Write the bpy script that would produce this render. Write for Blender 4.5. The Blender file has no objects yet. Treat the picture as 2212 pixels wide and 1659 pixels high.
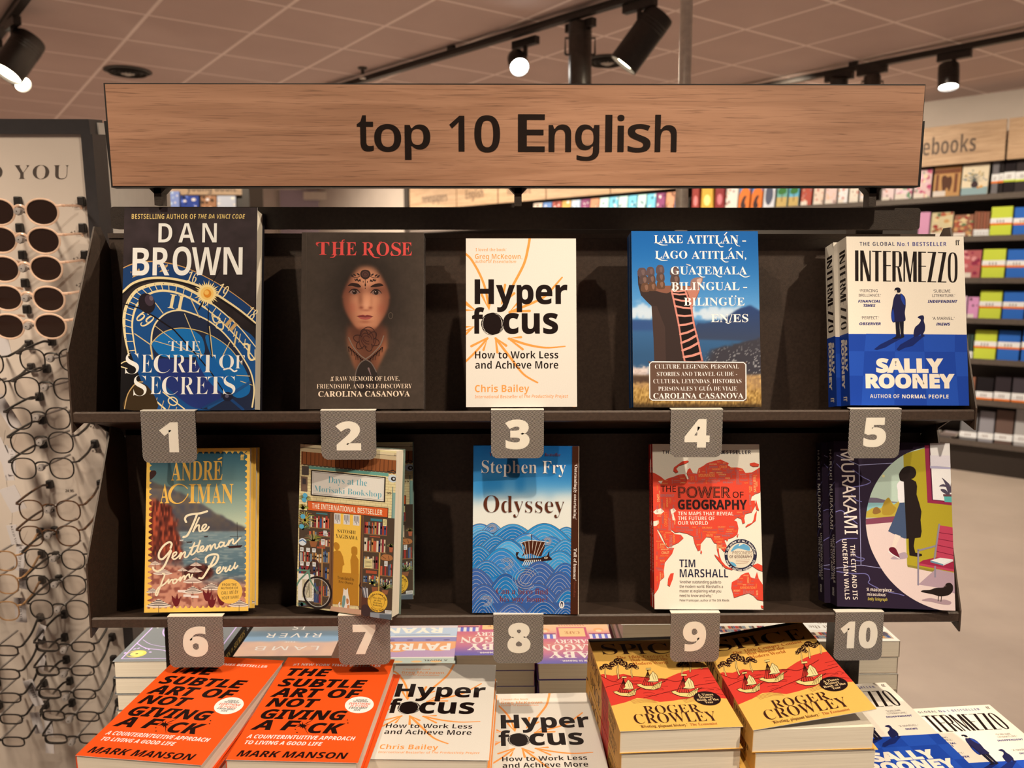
import bpy, bmesh, math, random
import numpy as np
from mathutils import Vector, Matrix, Euler
from mathutils.geometry import tessellate_polygon
R = math.radians
SC = bpy.context.scene
COL = SC.collection
rnd = random.Random(7)

# ------------------------------------------------------------------ camera
FPX, PW, PH = 1800.0, 2212, 1659
EYE = Vector((0, 0, 1.55))
PITCH = math.atan((829.5 - 605.0) / FPX)
YAW = R(1.0)
FWD = Vector((math.sin(YAW) * math.cos(PITCH), math.cos(YAW) * math.cos(PITCH), -math.sin(PITCH)))
RGT = Vector((math.cos(YAW), -math.sin(YAW), 0))
UPV = RGT.cross(FWD)
cam_d = bpy.data.cameras.new('camera')
cam = bpy.data.objects.new('camera', cam_d)
COL.objects.link(cam)
cam.matrix_world = Matrix.Translation(EYE) @ Matrix((RGT, UPV, -FWD)).transposed().to_4x4()
cam_d.sensor_fit = 'HORIZONTAL'
cam_d.sensor_width = 36.0
cam_d.lens = FPX / PW * 36.0
cam_d.clip_start = 0.02
cam_d.clip_end = 60
cam_d.dof.use_dof = True
cam_d.dof.focus_distance = 0.97
cam_d.dof.aperture_fstop = 7.5
SC.camera = cam

# ------------------------------------------------------------------ exposure, ambient, key spots
SC.view_settings.view_transform = 'Standard'
SC.view_settings.look = 'None'
SC.view_settings.gamma = 1.0
SC.view_settings.use_curve_mapping = False
SC.view_settings.exposure = 0.0
SC.cycles.max_bounces = 6
SC.cycles.diffuse_bounces = 3
SC.cycles.glossy_bounces = 3
SC.cycles.transparent_max_bounces = 12
SC.cycles.caustics_reflective = False
SC.cycles.caustics_refractive = False
SC.cycles.sample_clamp_indirect = 3.0
wld = bpy.data.worlds.new('world')
SC.world = wld
wld.use_nodes = True
wld.node_tree.nodes['Background'].inputs[0].default_value = (1.0, 0.74, 0.58, 1)
wld.node_tree.nodes['Background'].inputs[1].default_value = 0.16
WARM = (1.0, 0.82, 0.60)

def spot_light(name, loc, target, power, angle=50, blend=0.6, size=0.03, color=WARM, parent=None):
    d = bpy.data.lights.new(name, 'SPOT')
    d.energy = power
    d.spot_size = R(angle)
    d.spot_blend = blend
    d.shadow_soft_size = size
    d.color = color
    o = bpy.data.objects.new(name, d)
    COL.objects.link(o)
    v = Vector(target) - Vector(loc)
    o.rotation_euler = v.to_track_quat('-Z', 'Y').to_euler()
    o.location = loc
    if parent is not None:
        o.parent = parent
        o.matrix_parent_inverse = parent.matrix_basis.inverted()
    return o

# unseen spots: some inferred from shadows and lit books, others added for brightness
spot_light('unseen_spot_light', (1.30, -0.47, 2.90), (0.05, 0.95, 1.28), 155, 56, 0.7, 0.025)
spot_light('unseen_spot_light', (-0.85, -0.55, 2.85), (0.0, 0.95, 1.32), 80, 60, 0.7, 0.03)
spot_light('unseen_spot_light', (0.25, 0.20, 2.93), (0.10, 0.85, 1.00), 100, 35, 0.6, 0.03)  # added overhead spot that brightens the table books
spot_light('unseen_spot_light', (-1.25, -0.10, 2.9), (-1.02, 1.5, 0.85), 345, 44, 0.9, 0.20)  # added unseen spot that brightens the eyewear panel
spot_light('unseen_spot_light', (0.25, 2.35, 2.93), (0.05, 1.2, 1.0), 230, 60, 0.7, 0.04)
spot_light('unseen_spot_light', (-2.4, 4.3, 2.93), (-2.0, 6.2, 2.0), 190, 70, 0.8, 0.05)  # added spot aimed at the young adult unit to brighten it
# downlights without fixtures, added to brighten the floor and bounce onto the ceiling
FLOORW = (1.0, 0.80, 0.62)
for _x, _y, _p, _a in ((-3.0, 3.2, 360, 120), (-3.6, 7.0, 560, 130), (0.1, 4.1, 360, 120), (0.2, 7.6, 360, 130), (2.6, 2.6, 270, 110), (2.6, 5.2, 250, 110), (-1.6, 10.5, 760, 130), (-5.5, 10.0, 360, 130), (-6.0, 4.5, 360, 120),
                       (-2.4, -1.8, 360, 80), (2.4, -1.8, 200, 80), (0.0, -2.2, 300, 76), (3.6, 0.4, 190, 90), (-3.6, 0.6, 300, 90)):
    spot_light('added_down_light', (_x, _y, 2.97), (_x, _y, 0), _p * 0.72, _a, 0.9, 0.08, FLOORW)

# ------------------------------------------------------------------ pixel <-> world helpers (only to read off positions)
def ray(px, py):
    return FWD + RGT * ((px - PW / 2) / FPX) - UPV * ((py - PH / 2) / FPX)
def onY(px, py, Y):
    d = ray(px, py); return EYE + d * (Y / d.y)
def onZ(px, py, Z):
    d = ray(px, py); return EYE + d * ((Z - EYE.z) / d.z)
def onP(px, py, p0, n):
    d = ray(px, py); return EYE + d * ((Vector(p0) - EYE).dot(n) / d.dot(n))

# ------------------------------------------------------------------ colours
def lin(v):
    v = v / 255.0
    return v / 12.92 if v <= 0.04045 else ((v + 0.055) / 1.055) ** 2.4
TINT = (1.0, 0.83, 0.62)
def ink(r, g, b):
    """printed colour as it reads under the warm shop light -> its own (neutral) colour"""
    return tuple(min(0.92, max(0.004, lin(v) * 0.86 / t)) for v, t in zip((r, g, b), TINT))
def ink_np(a):
    v = np.clip(a, 0, 255) / 255.0
    l = np.where(v <= 0.04045, v / 12.92, ((v + 0.055) / 1.055) ** 2.4)
    return np.clip(l * 0.86 / np.array(TINT), 0.004, 0.92)
def hexc(s):
    return tuple(lin(int(s[i:i + 2], 16)) for i in (0, 2, 4))

# ------------------------------------------------------------------ objects
def empty(name, loc=(0, 0, 0), rot=(0, 0, 0)):
    o = bpy.data.objects.new(name, None)
    o.empty_display_size = 0.05
    COL.objects.link(o)
    o.location = loc
    o.rotation_euler = rot
    return o
def tag(o, label=None, cat=None, group=None, kind=None):
    if label: o['label'] = label
    if cat: o['category'] = cat
    if group: o['group'] = group
    if kind: o['kind'] = kind
    return o
def copy_tree(o, parent=None):
    c = o.copy()
    COL.objects.link(c)
    if parent is not None: c.parent = parent
    for ch in list(o.children): copy_tree(ch, c)
    return c

class MB:
    def __init__(s):
        s.v, s.f, s.c, s.m, s.cur, s.mi = [], [], [], [], (0.5, 0.5, 0.5), 0
    def col(s, c): s.cur = c; return s
    def mat(s, i): s.mi = i; return s
    def add(s, vs, fs, cols=None):
        b = len(s.v)
        s.v.extend([tuple(p) for p in vs])
        s.c.extend(cols if cols is not None else [s.cur] * len(vs))
        for f in fs:
            s.f.append([i + b for i in f]); s.m.append(s.mi)
        return s
    def box(s, lo, hi, M=None, bev=0.0):
        x0, y0, z0 = lo; x1, y1, z1 = hi
        if bev > 0:
            bm = bmesh.new()
            bmesh.ops.create_cube(bm, size=1.0)
            for v in bm.verts:
                v.co = Vector((x0 + (v.co.x + .5) * (x1 - x0), y0 + (v.co.y + .5) * (y1 - y0), z0 + (v.co.z + .5) * (z1 - z0)))
            bmesh.ops.bevel(bm, geom=bm.edges[:], offset=bev, segments=2, affect='EDGES', profile=0.5)
            bm.verts.ensure_lookup_table(); bm.verts.index_update()
            vs = [v.co.copy() for v in bm.verts]; fs = [[v.index for v in f.verts] for f in bm.faces]
            bm.free()
        else:
            vs = [(x0, y0, z0), (x1, y0, z0), (x1, y1, z0), (x0, y1, z0), (x0, y0, z1), (x1, y0, z1), (x1, y1, z1), (x0, y1, z1)]
            fs = [(0, 3, 2, 1), (4, 5, 6, 7), (0, 1, 5, 4), (1, 2, 6, 5), (2, 3, 7, 6), (3, 0, 4, 7)]
        if M is not None: vs = [M @ Vector(p) for p in vs]
        return s.add(vs, fs)
    def prism(s, poly, M, t):
        """closed 2D outline (a,b) extruded t along the third axis of M (a,b,c axes)"""
        n = len(poly)
        vs = [M @ Vector((a, b, 0)) for a, b in poly] + [M @ Vector((a, b, t)) for a, b in poly]
        tri = tessellate_polygon([[Vector((a, b, 0)) for a, b in poly]])
        fs = [list(x) for x in tri] + [[i + n for i in reversed(x)] for x in tri]
        fs += [[i, (i + 1) % n, (i + 1) % n + n, i + n] for i in range(n)]
        return s.add(vs, fs)
    def tube(s, pts, r, n=10, caps=True, closed=False):
        pts = [Vector(p) for p in pts]
        m = len(pts)
        rs = r if isinstance(r, (list, tuple)) else [r] * m
        vs, fs = [], []
        ref = None
        for i, p in enumerate(pts):
            a = pts[(i - 1) % m] if (closed or i > 0) else p
            b = pts[(i + 1) % m] if (closed or i < m - 1) else p
            t = (b - a).normalized()
            if ref is None:
                ref = Vector((0, 0, 1)) if abs(t.z) < 0.9 else Vector((1, 0, 0))
            u = (ref - t * ref.dot(t)).normalized(); w = t.cross(u); ref = u
            for k in range(n):
                an = 2 * math.pi * k / n
                vs.append(p + (u * math.cos(an) + w * math.sin(an)) * rs[i])
        for i in range(m if closed else m - 1):
            j = (i + 1) % m
            for k in range(n):
                fs.append((i * n + k, i * n + (k + 1) % n, j * n + (k + 1) % n, j * n + k))
        if caps and not closed:
            fs.append(tuple(reversed(range(n)))); fs.append(tuple((m - 1) * n + k for k in range(n)))
        return s.add(vs, fs)
    def lathe(s, prof, M=None, n=24, caps=True):
        vs, fs = [], []
        for r, z in prof:
            for k in range(n):
                an = 2 * math.pi * k / n
                p = Vector((r * math.cos(an), r * math.sin(an), z))
                vs.append(M @ p if M is not None else p)
        for i in range(len(prof) - 1):
            for k in range(n):
                fs.append((i * n + k, i * n + (k + 1) % n, (i + 1) * n + (k + 1) % n, (i + 1) * n + k))
        if caps:
            fs.append(tuple(reversed(range(n)))); fs.append(tuple((len(prof) - 1) * n + k for k in range(n)))
        return s.add(vs, fs)
    def build(s, name, mats, parent=None, smooth=False):
        me = bpy.data.meshes.new(name)
        me.from_pydata([tuple(p) for p in s.v], [], s.f)
        mats = mats if isinstance(mats, (list, tuple)) else [mats]
        for m in mats: me.materials.append(m)
        if len(mats) > 1: me.polygons.foreach_set('material_index', s.m)
        at = me.color_attributes.new('Col', 'FLOAT_COLOR', 'POINT')
        a = np.ones((len(s.v), 4), np.float32)
        if len(s.v): a[:, :3] = np.array(s.c, np.float32)
        at.data.foreach_set('color', a.ravel())
        if smooth: me.polygons.foreach_set('use_smooth', [True] * len(me.polygons))
        me.update()
        o = bpy.data.objects.new(name, me)
        COL.objects.link(o)
        if parent is not None: o.parent = parent
        if smooth: sharp_by_angle(me, R(40))
        return o

def sharp_by_angle(me, ang):
    bm = bmesh.new(); bm.from_mesh(me)
    for e in bm.edges:
        if len(e.link_faces) == 2 and e.calc_face_angle(0) > ang: e.smooth = False
    bm.to_mesh(me); bm.free()

# ------------------------------------------------------------------ materials
def new_mat(name):
    m = bpy.data.materials.new(name); m.use_nodes = True
    nt = m.node_tree
    return m, nt, nt.nodes, nt.links, nt.nodes['Principled BSDF']
def nd(nt, typ, **kw):
    n = nt.nodes.new(typ)
    for k, v in kw.items(): setattr(n, k, v)
    return n
def surface(name, col, rough=0.5, metal=0.0, spec=0.5, noise=0.12, scale=60.0, bump=0.0, bscale=300.0):
    m, nt, N, L, b = new_mat(name)
    tc = nd(nt, 'ShaderNodeTexCoord')
    nz = nd(nt, 'ShaderNodeTexNoise'); nz.inputs['Scale'].default_value = scale; nz.inputs['Detail'].default_value = 4
    L.new(tc.outputs['Object'], nz.inputs['Vector'])
    rp = nd(nt, 'ShaderNodeValToRGB')
    rp.color_ramp.elements[0].position = 0.3; rp.color_ramp.elements[1].position = 0.7
    rp.color_ramp.elements[0].color = tuple(c * (1 - noise) for c in col) + (1,)
    rp.color_ramp.elements[1].color = tuple(min(1, c * (1 + noise)) for c in col) + (1,)
    L.new(nz.outputs['Fac'], rp.inputs['Fac']); L.new(rp.outputs['Color'], b.inputs['Base Color'])
    b.inputs['Roughness'].default_value = rough; b.inputs['Metallic'].default_value = metal
    b.inputs['Specular IOR Level'].default_value = spec
    if bump > 0:
        n2 = nd(nt, 'ShaderNodeTexNoise'); n2.inputs['Scale'].default_value = bscale
        L.new(tc.outputs['Object'], n2.inputs['Vector'])
        bp = nd(nt, 'ShaderNodeBump'); bp.inputs['Strength'].default_value = bump; bp.inputs['Distance'].default_value = 0.001
        L.new(n2.outputs['Fac'], bp.inputs['Height']); L.new(bp.outputs['Normal'], b.inputs['Normal'])
    return m
def printed(name, rough=0.5, spec=0.10):
    m, nt, N, L, b = new_mat(name)
    a = nd(nt, 'ShaderNodeAttribute', attribute_name='Col')
    tc = nd(nt, 'ShaderNodeTexCoord')
    nz = nd(nt, 'ShaderNodeTexNoise'); nz.inputs['Scale'].default_value = 900; nz.inputs['Detail'].default_value = 2
    L.new(tc.outputs['Object'], nz.inputs['Vector'])
    mr = nd(nt, 'ShaderNodeMapRange'); mr.inputs['To Min'].default_value = 0.94; mr.inputs['To Max'].default_value = 1.06
    L.new(nz.outputs['Fac'], mr.inputs['Value'])
    mx = nd(nt, 'ShaderNodeMix', data_type='RGBA', blend_type='MULTIPLY'); mx.inputs['Factor'].default_value = 1
    L.new(a.outputs['Color'], mx.inputs['A']); L.new(mr.outputs['Result'], mx.inputs['B'])
    L.new(mx.outputs['Result'], b.inputs['Base Color'])
    b.inputs['Roughness'].default_value = rough; b.inputs['Specular IOR Level'].default_value = spec
    return m
def glow(name, col, power):
    m, nt, N, L, b = new_mat(name)
    b.inputs['Base Color'].default_value = (0.8, 0.8, 0.8, 1)
    b.inputs['Emission Color'].default_value = tuple(col) + (1,); b.inputs['Emission Strength'].default_value = power
    return m
def pages_mat():
    m, nt, N, L, b = new_mat('page_edges')
    tc = nd(nt, 'ShaderNodeTexCoord'); mp = nd(nt, 'ShaderNodeMapping')
    mp.inputs['Scale'].default_value = (6, 2600, 6)
    L.new(tc.outputs['Object'], mp.inputs['Vector'])
    nz = nd(nt, 'ShaderNodeTexNoise'); nz.inputs['Scale'].default_value = 1.0; nz.inputs['Detail'].default_value = 3
    L.new(mp.outputs['Vector'], nz.inputs['Vector'])
    rp = nd(nt, 'ShaderNodeValToRGB')
    rp.color_ramp.elements[0].position = 0.25; rp.color_ramp.elements[1].position = 0.6
    rp.color_ramp.elements[0].color = (0.72, 0.66, 0.56, 1); rp.color_ramp.elements[1].color = (0.90, 0.85, 0.75, 1)
    L.new(nz.outputs['Fac'], rp.inputs['Fac']); L.new(rp.outputs['Color'], b.inputs['Base Color'])
    b.inputs['Roughness'].default_value = 0.9; b.inputs['Specular IOR Level'].default_value = 0.1
    return m
def wood_mat(name, light, dark, su=1.0):
    """oak laminate, grain along object X"""
    m, nt, N, L, b = new_mat(name)
    tc = nd(nt, 'ShaderNodeTexCoord')
    mp = nd(nt, 'ShaderNodeMapping'); mp.inputs['Scale'].default_value = (2.2 * su, 30 * su, 30 * su)
    L.new(tc.outputs['Object'], mp.inputs['Vector'])
    w = nd(nt, 'ShaderNodeTexNoise'); w.inputs['Scale'].default_value = 1.3; w.inputs['Detail'].default_value = 6; w.inputs['Distortion'].default_value = 1.6
    L.new(mp.outputs['Vector'], w.inputs['Vector'])
    mp2 = nd(nt, 'ShaderNodeMapping'); mp2.inputs['Scale'].default_value = (17 * su, 620 * su, 620 * su)
    L.new(tc.outputs['Object'], mp2.inputs['Vector'])
    f = nd(nt, 'ShaderNodeTexNoise'); f.inputs['Scale'].default_value = 1.0; f.inputs['Detail'].default_value = 5; f.inputs['Distortion'].default_value = 1.0
    L.new(mp2.outputs['Vector'], f.inputs['Vector'])
    rp = nd(nt, 'ShaderNodeValToRGB')
    e = rp.color_ramp.elements
    e[0].position = 0.33; e[0].color = tuple(dark) + (1,)
    e[1].position = 0.66; e[1].color = tuple(light) + (1,)
    L.new(w.outputs['Fac'], rp.inputs['Fac'])
    r2 = nd(nt, 'ShaderNodeValToRGB'); e2 = r2.color_ramp.elements
    e2[0].position = 0.27; e2[0].color = (0.36, 0.29, 0.24, 1); e2[1].position = 0.47; e2[1].color = (1, 1, 1, 1)
    L.new(f.outputs['Fac'], r2.inputs['Fac'])
    mx = nd(nt, 'ShaderNodeMix', data_type='RGBA', blend_type='MULTIPLY'); mx.inputs['Factor'].default_value = 0.75
    L.new(rp.outputs['Color'], mx.inputs['A']); L.new(r2.outputs['Color'], mx.inputs['B'])
    L.new(mx.outputs['Result'], b.inputs['Base Color'])
    b.inputs['Roughness'].default_value = 0.55
    return m
def clear_lens(name, tint, gloss=0.1):
    m, nt, N, L, b = new_mat(name)
    N.remove(b)
    t = nd(nt, 'ShaderNodeBsdfTransparent'); t.inputs[0].default_value = tuple(tint) + (1,)
    g = nd(nt, 'ShaderNodeBsdfGlossy'); g.inputs['Roughness'].default_value = 0.03
    mx = nd(nt, 'ShaderNodeMixShader')
    fr = nd(nt, 'ShaderNodeLayerWeight'); fr.inputs['Blend'].default_value = gloss
    L.new(fr.outputs['Fresnel'], mx.inputs[0]); L.new(t.outputs[0], mx.inputs[1]); L.new(g.outputs[0], mx.inputs[2])
    L.new(mx.outputs[0], N['Material Output'].inputs[0])
    return m

PRINT = printed('printed_paper')
PRINT_MATT = printed('printed_panel', 0.6, 0.2)
PAGES = pages_mat()
BLACK = surface('black_powder_coat', (0.030, 0.021, 0.017), 0.45, 0, 0.4, 0.2, 200, 0.25, 900)
BLACKP = surface('black_plastic', (0.010, 0.008, 0.008), 0.35)
OAK = wood_mat('oak_laminate', (0.40, 0.215, 0.135), (0.285, 0.14, 0.08))
STEEL = surface('brushed_steel', (0.80, 0.76, 0.71), 0.30, 0.2)
CLEARP = clear_lens('clear_acrylic', (0.93, 0.92, 0.92), 0.3)
# ------------------------------------------------------------------ lettering
FONTB = {'serif': (0x1D400, 0x1D7CE), 'si': (0x1D468, 0x1D7CE), 'script': (0x1D4D0, None), 'outline': (0x1D538, 0x1D7D8),
         'sans': (0x1D5A0, 0x1D7E2), 'bold': (0x1D5D4, 0x1D7EC), 'bi': (0x1D63C, 0x1D7EC), 'mono': (0x1D670, 0x1D7F6), 'plain': (None, None)}
def glyphs(s, font):
    b, dg = FONTB[font]
    out = ''
    for ch in s:
        if b and 'A' <= ch <= 'Z':
            c = b + ord(ch) - 65
            out += {0x1D53A: 'ℂ', 0x1D53F: 'ℍ', 0x1D545: 'ℕ', 0x1D547: 'ℙ', 0x1D548: 'ℚ', 0x1D549: 'ℝ', 0x1D551: 'ℤ'}.get(c, chr(c))
        elif b and 'a' <= ch <= 'z': out += chr(b + 26 + ord(ch) - 97)
        elif dg and ch.isdigit(): out += chr(dg + ord(ch) - 48)
        else: out += ch
    return out
_tcache = {}
def text_mesh(s, font='sans', off=0.0, res=3, sp=1.0):
    key = (s, font, off, res, sp)
    if key in _tcache: return _tcache[key]
    c = bpy.data.curves.new('lettering', 'FONT')
    c.body = glyphs(s, font); c.size = 1.0; c.offset = min(off, 0.0); c.resolution_u = res; c.fill_mode = 'FRONT'
    c.space_character = sp
    o = bpy.data.objects.new('lettering', c); COL.objects.link(o)
    dg = bpy.context.evaluated_depsgraph_get()
    me = o.evaluated_get(dg).to_mesh()
    v = np.empty(len(me.vertices) * 3); me.vertices.foreach_get('co', v)
    v = v.reshape(-1, 3)[:, :2].copy()
    f = [list(p.vertices) for p in me.polygons]
    o.evaluated_get(dg).to_mesh_clear()
    bpy.data.objects.remove(o); bpy.data.curves.remove(c)
    if off > 0.0015 and len(v): v, f = embolden(v, f, off)
    _tcache[key] = (v, f)
    return v, f
def embolden(v, f, w):
    """thicken lettering by a band of width w along every outline edge, with round joints"""
    nxt = {}
    cnt = {}
    for p in f:
        for i in range(len(p)):
            a, b = p[i - 1], p[i]; cnt[(a, b)] = 1
    for (a, b) in cnt:
        if (b, a) not in cnt: nxt[a] = b
    V = [tuple(q) for q in v]; F = [list(p) for p in f]
    done = set()
    for st in list(nxt):
        if st in done: continue
        loop = [st]; done.add(st); c = nxt.get(st)
        while c is not None and c != st and c not in done: loop.append(c); done.add(c); c = nxt.get(c)
        if c != st or len(loop) < 3: continue
        P = v[loop]; m = len(P); k0 = len(V)
        for i in range(m):
            d0 = P[i] - P[i - 1]; d1 = P[(i + 1) % m] - P[i]
            n0 = np.array([d0[1], -d0[0]]) / (np.hypot(*d0) + 1e-9); n1 = np.array([d1[1], -d1[0]]) / (np.hypot(*d1) + 1e-9)
            n = n0 + n1; q = n.dot(n)
            n = n * (2 / q) if q > .6 else n / (math.sqrt(q) + 1e-9) * 1.6
            V.append(tuple(P[i] + n * w))
        for i in range(m): F.append([loop[i], k0 + i, k0 + (i + 1) % m, loop[(i + 1) % m]])
    return np.array(V), F
_cap = {}
def cap_h(font, off):
    k = (font, off)
    if k not in _cap:
        v, f = text_mesh('H' if font != 'script' else 'T', font, off)
        _cap[k] = (v[:, 1].min(), v[:, 1].max())
    return _cap[k]

def homography(src, dst):
    A = []
    for (x, y), (u, v) in zip(src, dst):
        A.append([x, y, 1, 0, 0, 0, -u * x, -u * y]); A.append([0, 0, 0, x, y, 1, -v * x, -v * y])
    h = np.linalg.solve(np.array(A, float), np.array([c for p in dst for c in p], float))
    return np.append(h, 1).reshape(3, 3)

def catmull(pts, n=8, closed=False):
    P = [np.array(p, float) for p in pts]
    m = len(P); out = []
    rng = range(m if closed else m - 1)
    for i in rng:
        p0 = P[(i - 1) % m] if (closed or i > 0) else P[0]; p1 = P[i]; p2 = P[(i + 1) % m]
        p3 = P[(i + 2) % m] if (closed or i + 2 < m) else P[-1]
        for k in range(n):
            t = k / n
            out.append(0.5 * ((2 * p1) + (-p0 + p2) * t + (2 * p0 - 5 * p1 + 4 * p2 - p3) * t * t + (-p0 + 3 * p1 - 3 * p2 + p3) * t ** 3))
    if not closed: out.append(P[-1])
    return [tuple(q) for q in out]

class Art:
    """print on one face; coordinates are read off the photograph in a frame whose quad (TL,TR,BR,BL) is this face"""
    STEP = 5e-6
    def __init__(s, mb, quad, w, h, O=(0, 0, 0), U=(1, 0, 0), V=(0, 0, 1), N=(0, -1, 0), lift=1.2e-5):
        s.mb, s.w, s.h = mb, w, h
        s.O, s.U, s.V, s.N = (np.array(a, float) for a in (O, U, V, N))
        s.Hm = homography(quad, [(0, h), (w, h), (w, 0), (0, 0)])
        s.z = lift
        s.quad = quad
    def up(s, k=1): s.z += s.STEP * k; return s
    def m(s, p):
        p = np.atleast_2d(np.array(p, float))
        q = np.c_[p, np.ones(len(p))] @ s.Hm.T
        return q[:, :2] / q[:, 2:]
    def put(s, uv, faces, cols):
        P = s.O + uv[:, :1] * s.U + uv[:, 1:2] * s.V + s.N * s.z
        s.mb.add(P.tolist(), faces, cols)
    def _clip(s, poly):
        for ax, lim, sg in ((0, 0, 1), (0, s.w, -1), (1, 0, 1), (1, s.h, -1)):
            out = []
            for i in range(len(poly)):
                a, b = poly[i - 1], poly[i]
                da, db = (a[ax] - lim) * sg, (b[ax] - lim) * sg
                if (da >= 0) != (db >= 0):
                    t = da / (da - db); out.append((a[0] + (b[0] - a[0]) * t, a[1] + (b[1] - a[1]) * t))
                if db >= 0: out.append(tuple(b))
            poly = out
            if len(poly) < 3: return None
        return poly
    def conv(s, uvs, c):
        """list of convex uv polygons"""
        V, F = [], []
        for poly in uvs:
            q = s._clip([tuple(p) for p in poly])
            if q:
                F.append(list(range(len(V), len(V) + len(q)))); V.extend(q)
        if V: s.put(np.array(V), F, [c] * len(V))
    def poly(s, pts, c, up=1):
        uv = s.m(pts)
        tri = tessellate_polygon([[Vector((a, b, 0)) for a, b in uv]])
        s.conv([[uv[i] for i in t] for t in tri], ink(*c)); s.up(up); return s
    def rect(s, x0, y0, x1, y1, c, up=1): return s.poly([(x0, y0), (x1, y0), (x1, y1), (x0, y1)], c, up)
    def full(s, c):
        s.conv([[(0, 0), (s.w, 0), (s.w, s.h), (0, s.h)]], ink(*c)); s.up(); return s
    def ell(s, cx, cy, rx, ry, c, rot=0, n=36, up=1):
        a = R(rot)
        return s.poly([(cx + rx * math.cos(t) * math.cos(a) - ry * math.sin(t) * math.sin(a), cy + rx * math.cos(t) * math.sin(a) + ry * math.sin(t) * math.cos(a))
                       for t in (2 * math.pi * k / n for k in range(n))], c, up)
    def blob(s, pts, c, n=6, up=1): return s.poly(catmull(pts, n, True), c, up)
    def line(s, pts, wd, c, closed=False, smooth=0, up=1, cap=True):
        if smooth: pts = catmull(pts, smooth, closed)
        P = [np.array(p, float) for p in pts]; m = len(P)
        W = wd if isinstance(wd, (list, tuple)) else [wd] * m
        if len(W) != m: W = list(np.interp(np.linspace(0, 1, m), np.linspace(0, 1, len(W)), W))
        Lf, Rt = [], []
        for i in range(m):
            a = P[i - 1] if (closed or i) else P[i]; b = P[(i + 1) % m] if (closed or i < m - 1) else P[i]
            t = b - a; t /= (np.hypot(*t) + 1e-9); nrm = np.array([-t[1], t[0]])
            Lf.append(P[i] + nrm * W[i] / 2); Rt.append(P[i] - nrm * W[i] / 2)
        L2, R2 = s.m(Lf), s.m(Rt)
        quads = [[L2[i], L2[(i + 1) % m], R2[(i + 1) % m], R2[i]] for i in range(m if closed else m - 1)]
        if cap and not closed:
            for i, sg in ((0, 1), (m - 1, -1)):
                a = P[i]; d = P[1] - P[0] if i == 0 else P[m - 1] - P[m - 2]; th = math.atan2(d[1], d[0])
                arc = [a + W[i] / 2 * np.array([math.cos(th + math.pi / 2 + sg * k * math.pi / 6), math.sin(th + math.pi / 2 + sg * k * math.pi / 6)]) for k in range(7)]
                quads.append(list(s.m(arc)))
        s.conv(quads, ink(*c)); s.up(up); return s
    def ring(s, cx, cy, rx, ry, wd, c, rot=0, n=48, a0=0, a1=360, up=1):
        a = R(rot); full = abs(a1 - a0) >= 360
        pts = []
        for k in range(n if full else n + 1):
            t = R(a0 + (a1 - a0) * k / n)
            pts.append((cx + rx * math.cos(t) * math.cos(a) - ry * math.sin(t) * math.sin(a), cy + rx * math.cos(t) * math.sin(a) + ry * math.sin(t) * math.cos(a)))
        return s.line(pts, wd, c, closed=full, up=up, cap=False)
    def img(s, fn, box=None, nx=60, ny=90):
        """continuous-tone picture: fn(x, y) arrays in frame coordinates -> rgb 0..255"""
        if box is None: u0, v0, u1, v1 = 0, 0, s.w, s.h
        else:
            (u0, v1), (u1, v0) = s.m([(box[0], (box[1])), (box[2], box[3])])
            u0, u1, v0, v1 = max(u0, 0), min(u1, s.w), max(v0, 0), min(v1, s.h)
        U, V = np.meshgrid(np.linspace(u0, u1, nx), np.linspace(v0, v1, ny))
        uv = np.c_[U.ravel(), V.ravel()]
        q = np.c_[uv, np.ones(len(uv))] @ np.linalg.inv(s.Hm).T
        xy = q[:, :2] / q[:, 2:]
        rgb = np.stack([np.broadcast_to(a, len(uv)) for a in fn(xy[:, 0], xy[:, 1])], 1)
        F = [(j * nx + i, j * nx + i + 1, (j + 1) * nx + i + 1, (j + 1) * nx + i) for j in range(ny - 1) for i in range(nx - 1)]
        s.put(uv, F, [tuple(c) for c in ink_np(rgb)]); s.up(); return s
    def text(s, t, x0, x1, yt, yb, c, font='sans', off=0.0, sh=0.0, rot=0.0, res=3, sp=1.0, up=0, flip=False):
        """fit between x0 and x1; yt cap height line, yb baseline (both read at the middle); rot turns it about its centre (degrees, ccw)"""
        v, f = text_mesh(t, font, off, res, sp)
        if not len(v): return s
        v = v.copy()
        c0, c1 = cap_h(font, off)
        v[:, 1] = (v[:, 1] - c0) / (c1 - c0)
        v[:, 0] += sh * v[:, 1] * (v[:, 0].max() - v[:, 0].min()) / max(1, len(t))
        a, b = v[:, 0].min(), v[:, 0].max()
        xm, ym = (x0 + x1) / 2, (yt + yb) / 2
        (ua, _), (ub, _), (_, vt), (_, vb) = s.m([(x0, ym), (x1, ym), (xm, yt), (xm, yb)])
        if rot:
            um, vm = s.m([(xm, ym)])[0]
            p = np.c_[(v[:, 0] - (a + b) / 2) / (b - a) * (ub - ua), (v[:, 1] - 0.5) * (vt - vb)]
            cr, sr = math.cos(R(rot)), math.sin(R(rot))
            p = np.c_[um + p[:, 0] * cr - p[:, 1] * sr, vm + p[:, 0] * sr + p[:, 1] * cr]
        else:
            p = np.c_[ua + (v[:, 0] - a) / (b - a) * (ub - ua), vb + v[:, 1] * (vt - vb)]
        s.put(p, f, [ink(*c)] * len(p))
        if up: s.up(up)
        return s
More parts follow.
